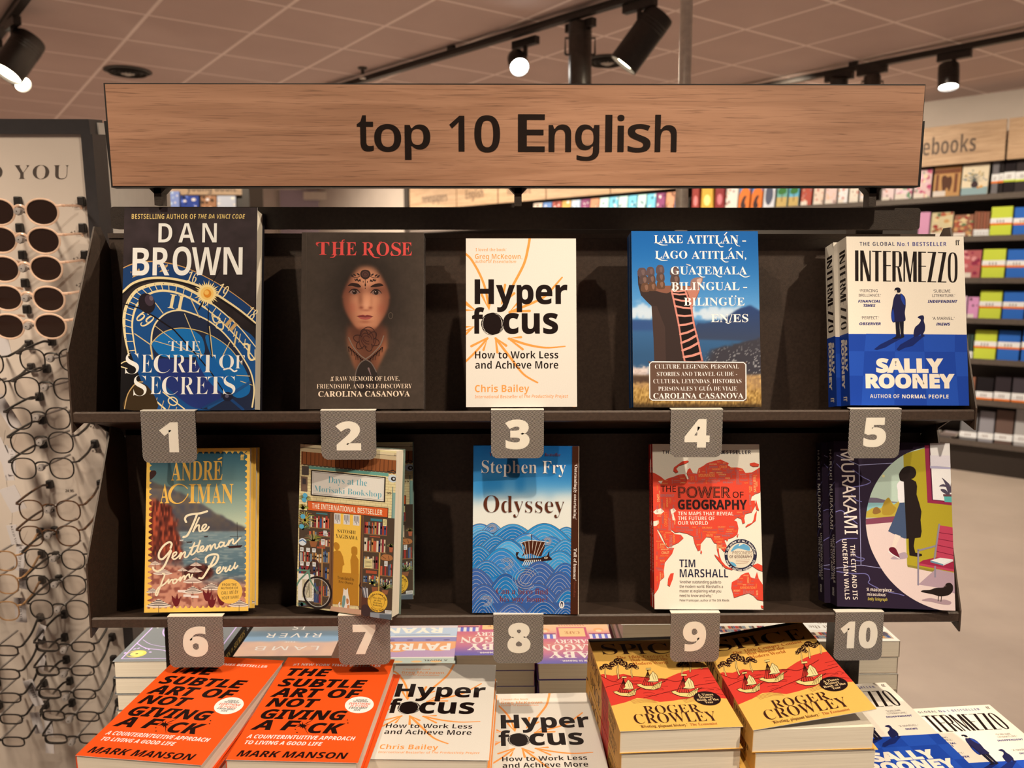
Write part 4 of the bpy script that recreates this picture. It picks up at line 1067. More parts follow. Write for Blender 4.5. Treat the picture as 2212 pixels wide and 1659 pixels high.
def cover_waves(mb, w, h):
    A = Art(mb, [(132, 100), (1065, 97), (1080, 1622), (128, 1585)], w, h)
    def pic(x, y):
        o = mix((24, 92, 146), (66, 140, 182), np.clip((y - 120) / 330, 0, 1))
        n = vnoise(x, y * .6, 90, 41)
        o = mix(o, (20, 106, 160), sig(n - .6, .1) * .6)
        o = mix(o, (234, 224, 200), sig(y - 520 - 30 * n + (x - 560) * .05, 32))
        return o
    A.img(pic, None, 40, 70)
    rr = random.Random(5)
    LN = (186, 176, 168)
    def wave(cx, top, half, base, c1, c2, n=5, skew=0):
        out = [(cx - half + 2 * half * k / 24 + skew * math.sin(math.pi * k / 24), base - (base - top) * math.sin(math.pi * k / 24) ** 1.15) for k in range(25)]
        A.poly(out + [(cx + half, base + 260), (cx - half, base + 260)], c1)
        for j in range(n):
            s = 1 - (j + 1) * .15
            ln = [(cx + (a - cx) * (s * .98) + skew * .05 * j, base - (base - b) * (s ** .9) + 8 * j) for a, b in out]
            if j % 2 == 0: A.poly(ln + [(cx + half * s, base + 40), (cx - half * s, base + 40)], c2)
            A.line(ln, 3.2, LN, up=0)
        A.up()
        A.line(out, 4, (90, 84, 96), up=1)
    T = [(64, 150, 194), (44, 136, 186), (84, 166, 206), (36, 118, 172), (56, 128, 184)]
    B = [(48, 104, 166), (62, 96, 152), (40, 92, 150), (70, 100, 150)]
    for cx, top, half, base in ((190, 790, 160, 880), (300, 785, 90, 850), (480, 795, 230, 930), (960, 825, 150, 930), (760, 790, 260, 950)): wave(cx, top, half, base, rr.choice(T), rr.choice(T))
    for cx, top, half, base in ((220, 850, 170, 960), (330, 900, 160, 1010), (600, 880, 220, 1040), (820, 910, 200, 1060), (950, 940, 150, 1060), (440, 930, 200, 1080)): wave(cx, top, half, base, rr.choice(T), rr.choice(T))
    for cx, top, half, base in ((180, 985, 160, 1120), (900, 1040, 200, 1180), (380, 1010, 230, 1210), (250, 1120, 170, 1240)): wave(cx, top, half, base, rr.choice(T), rr.choice(T))
    # ship
    BR = (76, 34, 18)
    A.poly([(556, 960), (590, 948), (660, 945), (768, 958), (765, 1010), (735, 1088), (700, 1085), (640, 1062), (590, 1068), (560, 1090), (588, 1040), (588, 1000)], BR)
    for k in range(7): A.line([(552 + 36 * k, 950 + 5 * abs(k - 3)), (600 + 16 * k, 1105)], 4.5, (222, 196, 168), up=0)
    A.up(); A.line([(545, 965), (600, 948), (650, 942), (720, 950), (800, 962)], 6, (220, 206, 190)); A.line([(646, 890), (655, 1105)], 6, BR); A.poly([(645, 888), (600, 896), (640, 900)], (232, 222, 204))
    A.poly([(508, 1070), (512, 1045), (540, 1048), (530, 1060), (524, 1082), (545, 1100), (600, 1108), (730, 1100), (790, 1080), (800, 1050), (808, 1040), (806, 1085), (838, 1118), (815, 1126), (740, 1132), (600, 1136), (550, 1126), (520, 1104)], (50, 26, 20))
    A.ell(778, 1102, 16, 9, (238, 214, 170)); A.ell(778, 1102, 7, 7, BR, n=12)
    for k in range(9): A.line([(594 + 17 * k, 1120), (570 + 18.5 * k, 1166)], 7, (232, 220, 200), up=0)
    A.up()
    for cx, top, half, base in ((720, 1130, 230, 1330), (950, 1150, 160, 1300), (160, 1190, 200, 1380), (900, 1230, 190, 1420), (420, 1240, 190, 1440), (230, 1330, 190, 1500), (700, 1330, 260, 1540), (980, 1380, 170, 1560)): wave(cx, top, half, base, rr.choice(B), rr.choice(B[:2] + T[3:]), 6)
    A.poly([(120, 1500), (1090, 1510), (1090, 1640), (120, 1620)], (58, 90, 144))
    for cx, top, half, base in ((220, 1440, 150, 1600), (480, 1500, 190, 1640), (760, 1480, 200, 1640), (960, 1520, 140, 1640)): wave(cx, top, half, base, rr.choice(B), rr.choice(B), 5)
    # curling crests
    for cx, cy, r_, fl in ((300, 830, 44, 1), (430, 1150, 66, 1), (600, 1290, 120, -1), (250, 1480, 58, 1), (790, 950, 40, 1)):
        for q in range(4):
            rr_ = r_ * (1 - q * .2)
            A.ring(cx, cy, rr_, rr_ * .9, 4 if q else 7, LN if q else (100, 150, 190), a0=-160 if fl > 0 else -20, a1=120 if fl > 0 else -320, up=0)
    A.up(2)
    A.rect(1004, 90, 1075, 1630, (70, 34, 18)); A.poly([(1062, 90), (1070, 90), (1085, 1630), (1074, 1630)], (236, 206, 170))
    A.text('Stephen Fry', 204, 948, 232, 340, (250, 232, 208), 'serif', -.01, res=5)
    A.text('Odyssey', 222, 940, 545, 690, (92, 44, 26), 'serif', -.012, res=6)
    DR = (124, 56, 62)
    A.text('Can a hero find', 338, 800, 1374, 1426, DR, 'serif', -.008); A.text('his way home?', 368, 796, 1446, 1494, DR, 'serif', -.008)
    A.text('The Number One', 268, 620, 162, 190, (110, 54, 60), 'serif', -.01); A.text('Bestseller', 760, 900, 160, 188, (110, 54, 60), 'serif', -.01)
    A.ell(925, 1530, 24, 34, (240, 226, 206)); A.ell(925, 1528, 12, 26, (40, 40, 60)); A.ell(925, 1536, 6, 18, (240, 226, 206))
    CR = (246, 222, 196)
    A.text('‘Outstandingly entertaining’', 1038 - 250, 1038 + 250, 492, 518, CR, 'serif', -.004, rot=-91)
    A.text('‘Full of humour’', 1042 - 146, 1042 + 146, 1150, 1178, CR, 'serif', 0, rot=-91)
    A.text('Guardian', 1042 - 70, 1042 + 70, 1382, 1402, (120, 60, 40), 'serif', -.01, rot=-91)

RED = (232, 74, 50)
def cover_map(mb, w, h):
    A = Art(mb, [(160, 90), (1125, 90), (1163, 1580), (190, 1565)], w, h)
    A.full((252, 230, 196))
    asia = [(150, 345), (180, 350), (240, 385), (275, 415), (300, 400), (350, 385), (400, 365), (450, 360), (475, 410), (490, 400), (470, 350), (480, 320), (500, 305), (525, 350), (560, 360), (575, 310), (620, 285), (650, 262), (720, 240), (775, 228), (800, 240), (850, 262), (840, 280), (870, 300),
            (930, 300), (975, 312), (1000, 350), (1060, 345), (1130, 300), (1140, 460), (1135, 525), (1090, 540), (1060, 560), (1050, 600), (1086, 600), (1090, 650), (1060, 705), (1000, 720), (990, 760), (998, 800), (975, 808), (965, 765), (930, 750), (895, 775), (925, 790), (938, 850), (930, 900),
            (890, 930), (840, 945), (810, 955), (830, 1000), (836, 1040), (810, 1060), (775, 1020), (760, 1020), (765, 1080), (790, 1150), (800, 1200), (770, 1130), (745, 1040), (742, 985), (720, 980), (690, 930), (650, 925), (600, 985), (597, 1040), (575, 1050), (545, 985), (530, 920), (480, 895), (410, 880), (370, 885), (340, 860),
            (330, 870), (370, 900), (420, 905), (445, 935), (400, 975), (310, 1015), (290, 1000), (250, 910), (215, 850), (210, 870), (250, 950), (300, 1025), (362, 1022), (345, 1070), (280, 1150), (270, 1230), (275, 1280), (240, 1310), (225, 1380), (190, 1430), (150, 1440)]
    def shp(p, dx=5, dy=6): A.poly([(a - dx * .4, b + dy) for a, b in p], (104, 66, 52)); A.poly(p, RED)
    shp(asia)
    for p in ([(480, 238), (430, 245), (390, 275), (355, 300), (350, 330), (372, 350), (395, 340), (375, 310), (400, 285), (460, 265), (490, 248)], [(1040, 262), (1080, 255), (1125, 270), (1120, 290), (1070, 292), (1045, 280)], [(330, 1250), (360, 1245), (350, 1300), (325, 1365), (305, 1350), (310, 1290)], [(600, 1040), (612, 1060), (606, 1078), (596, 1066)],
              [(722, 1080), (760, 1110), (820, 1180), (850, 1200), (900, 1210), (880, 1222), (820, 1205), (760, 1140), (730, 1100)], [(875, 1380), (880, 1330), (940, 1300), (960, 1270), (1000, 1250), (1030, 1245), (1050, 1290), (1085, 1300), (1105, 1240), (1120, 1300), (1160, 1360), (1165, 1500), (1110, 1490), (1070, 1450), (1030, 1430), (960, 1450), (900, 1470), (890, 1430)],
              [(1060, 1185), (1110, 1165), (1165, 1190), (1165, 1240), (1110, 1220)], [(1000, 835), (1020, 815), (1060, 800), (1075, 770), (1085, 720), (1105, 690), (1095, 780), (1050, 815), (1010, 838)], [(1096, 590), (1110, 640), (1125, 690), (1100, 680), (1090, 630)], [(930, 905), (938, 900), (932, 930), (922, 920)], [(830, 940), (848, 935), (842, 960), (830, 960)], [(1140, 1540), (1165, 1545), (1165, 1570), (1145, 1562)], [(860, 1100), (900, 1080), (905, 1150), (870, 1170)]):
        shp(p)
    CRE = (252, 230, 196)
    for p in ([(172, 700), (195, 680), (240, 668), (270, 695), (240, 722), (190, 720)], [(325, 680), (355, 665), (378, 690), (352, 710), (362, 750), (372, 775), (345, 775), (338, 730)], [(172, 785), (220, 775), (225, 800), (200, 825), (172, 828)], [(215, 425), (255, 420), (240, 450)]): A.poly(p, CRE)
    rr = random.Random(9)
    WORDS = ['COAST', 'FLOODS', 'CONFLICT', 'DESERT', 'SECURITY', 'RIVERS', 'MINERALS', 'NATURAL RESOURCES', 'MOUNTAINS', 'DROUGHT', 'JUNGLE', 'ANNEXATION', 'CLIMATE CHANGE', 'EXTREMISM', 'DIPLOMACY', 'SATELLITES', 'COLONIALISM', 'PANDEMIC', 'NATO', 'BORDERS']
    PC = [(255, 160, 84), (250, 136, 60), (196, 130, 116), (170, 112, 104), (255, 196, 120), (160, 124, 120)]
    def inside(x, y, P):
        k = False
        for i in range(len(P)):
            (a, b), (c, d) = P[i - 1], P[i]
            if (b > y) != (d > y) and x < (c - a) * (y - b) / (d - b) + a: k = not k
        return k
    hole = [(232, 455), (1020, 455), (1020, 690), (900, 690), (900, 825), (375, 825), (375, 530), (232, 530)]
    aus = [(875, 1380), (880, 1330), (960, 1270), (1030, 1245), (1050, 1290), (1085, 1300), (1105, 1240), (1160, 1360), (1165, 1500), (1110, 1490), (1030, 1430), (900, 1470)]
    placed = []
    for k in range(16000):
        wd = rr.choice(WORDS); hh = rr.choice((12, 16, 16, 22, 26)) if k < 4000 else rr.choice((9, 11, 13)); L = hh * len(wd) * .62; vert = rr.random() < .3
        x, y = rr.uniform(170, 1140), rr.uniform(250, 1480)
        bw, bh = (hh, L) if vert else (L, hh)
        bx = (x - bw / 2, y - bh / 2, x + bw / 2, y + bh / 2)
        pts = [(bx[0], bx[1]), (bx[2], bx[1]), (bx[0], bx[3]), (bx[2], bx[3]), (x, y)]
        if bx[0] < 200 or bx[2] > 1118: continue
        if any(bx[0] - 3 < q[2] and bx[2] + 3 > q[0] and bx[1] - 3 < q[3] and bx[3] + 3 > q[1] for q in placed): continue
        if not all(inside(a, b, asia) or inside(a, b, aus) for a, b in pts) or any(inside(a, b, hole) for a, b in pts): continue
        placed.append(bx)
        A.text(wd, x - L / 2, x + L / 2, y - hh / 2, y + hh / 2, rr.choice(PC), 'bold', -.01, rot=90 if vert else 0, res=1)
        if len(placed) > 260: break
    K = (40, 22, 20)
    A.up()
    A.text('THE', 238, 374, 466, 520, K, 'sans', .004); A.text('THE', 250, 336, 148, 178, (40, 34, 46), 'bold', -.005, sp=1.15); A.text('SUNDAY TIMES B', 345, 800, 148, 178, (40, 34, 46), 'bold', -.005, sp=1.1); A.text('ESTSELLER', 800, 1050, 146, 178, (40, 34, 46), 'bold', -.005, sp=1.15)
    A.text('POWER', 392, 866, 474, 574, K, 'sans', .036, res=5, up=1); A.text('POWER', 396, 862, 480, 568, (226, 92, 62), 'sans', .008, res=5, up=1); A.text('POWER', 398, 860, 482, 566, K, 'sans', -.012, res=5, up=1); A.text('OF', 885, 984, 520, 574, K, 'sans', .004)
    A.text('GEOGRAPHY', 392, 1015, 592, 680, K, 'bold', .012, res=5, up=1); A.text('GEOGRAPHY', 394, 1013, 598, 674, (62, 40, 38), 'sans', -.012, res=4)
    for t, a, b, yt, yb in (('TEN MAPS THAT REVEAL', 394, 892, 700, 732), ('THE FUTURE OF', 394, 722, 742, 774), ('OUR WORLD', 394, 662, 784, 816)): A.text(t, a, b, yt, yb, (254, 232, 200), 'bold', -.012)
    DK = (44, 42, 60)
    A.text('TIM', 408, 550, 1126, 1194, DK, 'bold', -.006, res=4); A.text('MARSHALL', 412, 845, 1214, 1286, DK, 'bold', -.006, res=4)
    for t, a, b, y in (('‘Another outstanding guide to', 410, 782, 1328), ('the modern world. Marshall is a', 411, 798, 1368), ('master at explaining what you', 411, 782, 1408), ('need to know and why.’', 412, 704, 1448)): A.text(t, a, b, y - 13, y + 12, (84, 62, 56), 'sans', .008)
    A.text('Peter Frankopan, author of', 413, 696, 1480, 1500, (84, 62, 56), 'sans', .006); A.text('The Silk Roads', 702, 855, 1482, 1502, (84, 62, 56), 'bi', -.014)
    A.ell(958, 1090, 146, 144, DK, 0, 48); A.ell(956, 1092, 116, 113, (236, 214, 178), 0, 40); A.blob([(870, 1060), (900, 1010), (960, 985), (1030, 1010), (1040, 1050), (980, 1040), (930, 1030)], (104, 166, 190), 5); A.blob([(860, 1150), (900, 1160), (920, 1190), (890, 1185)], (104, 166, 190), 4); A.blob([(940, 1010), (950, 985), (985, 985), (960, 1000)], (244, 226, 196), 4)
    A.text('PRISONERS', 884, 1062, 1056, 1084, (120, 84, 62), 'sans', .0); A.text('OF GEOGRAPHY', 858, 1062, 1092, 1118, (96, 50, 40), 'bold', -.004)
    for k in range(3): A.line([(915, 1136 + 14 * k), (1040 - 10 * k, 1132 + 14 * k)], 4, (190, 140, 110), up=0)
    A.arc_text('By the author of no.1 bestseller', 957, 1091, 131, 182, 358, 20, (252, 232, 206)); A.arc_text('Over a million copies sold', 957, 1091, 131, 160, 20, 20, (252, 232, 206), inward=True)
def spine_map(mb, t, h):
    Art(mb, [(0, 0), (100, 0), (100, 1000), (0, 1000)], t, h, O=(0, t, 0), U=(0, -1, 0), N=(-1, 0, 0)).full((214, 44, 34))
    spine_text(mb, t, h, lambda S: (S.text('THE POWER OF', 80, 400, 55, 85, K_(), 'sans', .01), S.text('GEOGRAPHY', 140, 400, 15, 48, K_(), 'bold', .01), S.text('TIM MARSHALL', 480, 790, 38, 72, (250, 220, 190), 'bold', 0), S.text('E&T', 890, 930, 35, 70, (250, 220, 190), 'serif')))
def K_(): return (40, 18, 16)

AUB = (48, 34, 48)
def cover_walls(mb, w, h):
    A = Art(mb, [(275, 85), (1275, 92), (1320, 1535), (320, 1480)], w, h)
    A.full(AUB)
    LL = (120, 110, 156)
    A.line([(290, 1165), (515, 1140), (670, 1165), (900, 1190)], 5, (170, 160, 190)); A.line([(300, 205), (490, 290), (1000, 255)], 5, (170, 160, 190)); A.line([(490, 290), (515, 1140)], 5, (170, 160, 190))
    for p in ([(440, 330), (520, 390), (590, 430), (540, 460), (430, 480)], [(430, 540), (470, 590), (515, 602)], [(300, 690), (350, 680), (420, 740), (480, 790)], [(290, 960), (360, 920), (480, 915)], [(440, 1030), (480, 1070), (540, 1085), (520, 1105), (440, 1095)], [(310, 1190), (450, 1210), (560, 1215), (590, 1260), (580, 1290), (660, 1335)], [(750, 1370), (830, 1385), (880, 1400)], [(300, 280), (350, 330)]):
        A.line(p, 7, LL, smooth=6)
    CX, CY, RX, RY = 1345, 790, 800, 790
    def disc(pts):  # clip a polygon to the round picture
        return pts
    circ = [(CX + (-792) * math.cos(R(a)) * 1.0, CY - 745 * math.sin(R(a))) for a in range(-78, 79, 4)]
    C2 = [(1340, 80), (1240, 92), (1130, 115), (1000, 145), (870, 200), (760, 285), (670, 390), (605, 510), (568, 630), (553, 745), (560, 860), (590, 980), (640, 1090), (720, 1220), (820, 1330), (930, 1415), (1050, 1480), (1180, 1525), (1340, 1540)]
    A.poly(catmull(C2, 4), (196, 206, 176))                       # sky
    def clipc(poly):
        """intersect with the round picture (convex)"""
        C = catmull(C2, 2); out = [tuple(p) for p in poly]
        for i in range(len(C) - 1):
            a, b = C[i], C[i + 1]
            side = lambda p: (b[0] - a[0]) * (p[1] - a[1]) - (b[1] - a[1]) * (p[0] - a[0])
            new = []
            for k in range(len(out)):
                p, q = out[k - 1], out[k]; sp_, sq = side(p), side(q)
                if (sp_ <= 0) != (sq <= 0):
                    t = sp_ / (sp_ - sq); new.append((p[0] + (q[0] - p[0]) * t, p[1] + (q[1] - p[1]) * t))
                if sq <= 0: new.append(q)
            out = new
            if len(out) < 3: return None
        return out
    def cp(pts, c):
        q = clipc(pts)
        if q: A.poly(q, c)
    cp([(870, 190), (1340, 60), (1340, 1300), (905, 1140)], (184, 158, 40))
    cp([(540, 565), (640, 570), (760, 600), (880, 612), (880, 660), (540, 660)], (122, 106, 116)); cp([(540, 612), (880, 612), (880, 700), (540, 700)], (150, 190, 180))
    cp([(540, 700), (600, 660), (640, 650), (680, 660), (740, 570), (790, 630), (830, 600), (880, 640), (880, 740), (540, 740)], (196, 166, 62)); A.blob([(690, 700), (700, 620), (745, 568), (780, 630), (810, 660), (780, 710), (720, 720)], (180, 142, 48), 5); A.blob([(610, 700), (620, 660), (650, 650), (680, 690), (640, 710)], (150, 104, 50), 4)
    cp([(540, 750), (880, 720), (885, 770), (540, 802)], (140, 70, 84)); cp([(540, 800), (885, 770), (905, 1140), (1340, 1230), (1340, 1560), (540, 1560)], (238, 204, 184))
    A.poly([(905, 1140), (1340, 1228), (1340, 1250), (910, 1160)], (150, 130, 50)); A.poly([(1000, 1310), (1150, 1180), (1340, 1220), (1340, 1400), (1180, 1340)], (186, 150, 150)); A.ell(700, 383, 12, 12, (246, 226, 150))
    A.blob([(765, 1085), (830, 1050), (890, 1035), (905, 1085), (800, 1095)], (186, 156, 156), 4)
    # window, plant
    A.poly([(1055, 112), (1340, 80), (1340, 640), (1080, 612)], (156, 44, 70)); A.poly([(1090, 100), (1340, 80), (1340, 610), (1118, 590)], (92, 34, 56)); A.poly([(1102, 96), (1340, 80), (1340, 605), (1128, 585)], (248, 232, 222)); A.poly([(1102, 290), (1340, 305), (1340, 322), (1104, 314)], (190, 176, 188)); A.poly([(1104, 200), (1340, 200), (1340, 292), (1106, 294)], (240, 222, 216), 0)
    A.up(); A.poly([(1222, 550), (1340, 556), (1340, 612), (1230, 606)], (96, 176, 158)); A.poly([(1215, 538), (1340, 540), (1340, 560), (1218, 558)], (110, 66, 66))
    for p in ([(1265, 545), (1240, 500), (1195, 495), (1210, 520)], [(1268, 545), (1230, 440), (1205, 395), (1250, 430), (1280, 470)], [(1262, 480), (1220, 450), (1180, 470), (1220, 472)], [(1280, 530), (1285, 440), (1310, 400), (1310, 470)], [(1300, 500), (1275, 480), (1250, 500), (1270, 520)]): A.blob(p, (86, 72, 82), 4)
    # woman in the skirt, her half in shadow
    DK = (40, 28, 24); SKN = (244, 214, 186)
    A.blob([(815, 460), (840, 425), (875, 430), (880, 600), (845, 620), (825, 580), (822, 510)], (244, 228, 212), 5); A.poly([(840, 612), (882, 610), (905, 918), (880, 918), (800, 885), (742, 855), (790, 750)], (74, 86, 108)); A.poly([(802, 880), (850, 898), (820, 960), (802, 1010), (770, 1000)], SKN)
    A.blob([(750, 1010), (765, 992), (805, 1000), (835, 1060), (840, 1085), (815, 1075), (770, 1040)], (112, 30, 44), 5); A.line([(748, 1030), (790, 1060), (838, 1086)], 9, (244, 230, 216))
    A.blob([(838, 400), (835, 360), (870, 310), (920, 295), (965, 310), (982, 355), (965, 395), (930, 410), (890, 430), (850, 425)], DK, 6); A.poly([(872, 400), (935, 405), (980, 430), (990, 470), (985, 540), (1010, 620), (1028, 690), (1020, 760), (1030, 860), (1020, 910), (970, 916), (900, 920), (884, 620)], DK)
    A.poly([(918, 910), (972, 910), (962, 985), (975, 1040), (1030, 1050), (1034, 1066), (1000, 1076), (925, 1062), (920, 1000)], DK)
    # bench with a book
    P1, P2 = (196, 66, 84), (166, 42, 64)
    A.poly([(1176, 805), (1340, 832), (1340, 1130), (1155, 1080)], P1)
    for k in range(5): A.line([(1172 - 4 * k, 868 + 54 * k), (1340, 894 + 60 * k)], 5, (120, 24, 44), up=0)
    A.up(); A.poly([(1000, 1130), (1040, 1105), (1160, 1080), (1340, 1140), (1340, 1200)], P2); A.poly([(1000, 1128), (1340, 1192), (1340, 1212), (1000, 1146)], P1)
    for p in ([(1182, 800), (1168, 900), (1140, 1090)], [(1145, 985), (1000, 1022)], [(1000, 1015), (1000, 1310)], [(1145, 1160), (1145, 1245)]): A.line(p, 15, (150, 134, 140), up=0)
    A.up(); A.poly([(1105, 1105), (1190, 1085), (1300, 1100), (1215, 1140)], (240, 230, 210)); A.poly([(1105, 1105), (1215, 1140), (1215, 1152), (1105, 1122)], (110, 140, 150)); A.poly([(1215, 1140), (1300, 1100), (1300, 1116), (1215, 1152)], (226, 214, 196))
    # bird
    A.blob([(1030, 1442), (1100, 1425), (1180, 1440), (1230, 1440), (1282, 1460), (1270, 1482), (1200, 1478), (1120, 1458)], (180, 144, 140), 5); A.line([(1175, 1410), (1170, 1450)], 6, DK); A.line([(1200, 1410), (1195, 1455)], 6, DK)
    A.blob([(1100, 1355), (1150, 1340), (1220, 1335), (1240, 1305), (1275, 1300), (1298, 1325), (1295, 1370), (1260, 1402), (1190, 1412), (1130, 1395), (1030, 1372), (1040, 1358)], DK, 5); A.poly([(1240, 1318), (1214, 1330), (1242, 1330)], (90, 70, 60))
    A.up()
    CR = (250, 222, 196)
    def down(t, xa, y0, y1, hgt, f='sans', off=.006):   # lettering that runs down the cover; letter tops to the right
        A.text(t, xa - (y1 - y0) / 2, xa + (y1 - y0) / 2, (y0 + y1) / 2 - hgt / 2, (y0 + y1) / 2 + hgt / 2, CR, f, off, rot=-88.2)
    down('MURAKAMI', 408, 145, 885, 108, 'sans', .006); down('UNCERTAIN WALLS', 388, 918, 1428, 38, 'bold', -.012); down('THE CITY AND ITS', 456, 966, 1430, 38, 'bold', -.012)
    A.text('‘A masterpiece...', 560, 794, 1334, 1362, CR, 'bold', -.008); A.text('miraculous’', 568, 728, 1374, 1400, CR, 'bold', -.008); A.text('Daily Telegraph', 574, 738, 1414, 1438, (220, 190, 80), 'bi', -.014)
def spine_walls(mb, t, h):
    Art(mb, [(0, 0), (100, 0), (100, 1000), (0, 1000)], t, h, O=(0, t, 0), U=(0, -1, 0), N=(-1, 0, 0)).full((44, 32, 44))
    def f(S):
        for k in range(6): S.line([(120 + 130 * k, 2), (160 + 130 * k, 40 + 20 * (k % 2)), (210 + 130 * k, 98)], 6, (96, 88, 126), smooth=5, up=0)
        S.up(); c = (255, 238, 214)
        S.text('HARUKI', 50, 240, 40, 72, c, 'sans', 0, sp=1.2); S.text('MURAKAMI', 265, 545, 35, 78, c, 'sans', .004); S.text('THE CITY AND ITS', 600, 850, 54, 80, c, 'sans', .004); S.text('UNCERTAIN WALLS', 575, 865, 20, 46, c, 'sans', .004); S.text('VINTAGE', 895, 945, 40, 66, c, 'sans', .01)
    spine_text(mb, t, h, f)

# ------------------------------------------------------------------ covers that lie on the table
ORG = (250, 86, 26)
def cover_orange(mb, w, h):
    # frame of the second orange cover in the photograph
    A = Art(mb, [(640, 445), (1635, 405), (1300, 1385), (25, 1425)], w, h)
    A.full(ORG)
    A.text('#1 NEW YORK TIMES BESTSELLER', 700, 1500, 478, 498, (250, 214, 190), 'bold', 0)
    K = (34, 14, 10)
    for t, a, b, yt, yb in (('THE', 640, 1035, 534, 602), ('SUBTLE', 566, 1370, 622, 696), ('ART OF', 497, 1322, 712, 794), ('NOT', 444, 925, 814, 894), ('GIVING', 392, 1180, 914, 1004)):
        A.text(t, a, b, yt, yb, K, 'bi', .022, res=5)
    A.text('A F', 300, 735, 1024, 1118, K, 'bi', .022, res=5); A.text('CK', 832, 1162, 1024, 1122, K, 'bi', .022, res=5)
    rr = random.Random(4); pts = []
    for k in range(36):
        r_ = rr.uniform(22, 34) if k % 3 else rr.uniform(46, 84)
        pts.append((770 + r_ * 1.25 * math.cos(k * math.pi / 18), 1062 + r_ * .55 * math.sin(k * math.pi / 18)))
    A.poly(pts, K); A.line([(780, 1070), (820, 1136)], [8, 3], K); A.line([(800, 1040), (860, 1006)], [8, 4], K)
    for x, y in ((1196, 985), (1200, 1012), (715, 1128), (700, 1100)): A.ell(x, y, 8, 5, K, n=8, up=0)
    W = (252, 232, 212)
    A.text('A COUNTERINTUITIVE APPROACH', 252, 1264, 1154, 1190, W, 'bi', .0); A.text('TO LIVING A GOOD LIFE', 226, 950, 1218, 1252, W, 'bi', .0)
    A.text('MARK MANSON', 152, 1194, 1310, 1370, K, 'bi', .008, res=4)
    A.up(); A.ell(1308, 838, 138, 76, (250, 236, 216), -8, 40)
    for t, a, b, y, c, hh in (('AUTHOR OF', 1276, 1380, 792, K, 14), ('THE NEW BOOK', 1248, 1392, 806, K, 13), ('EVERYTHING', 1212, 1412, 826, (232, 84, 40), 19), ('IS F*CKED', 1222, 1386, 850, (232, 84, 40), 19), ('A BOOK ABOUT', 1208, 1382, 868, K, 15), ('HOPE', 1256, 1318, 887, K, 14)):
        A.text(t, a, b, y - hh / 2, y + hh / 2, c, 'bi', .004)

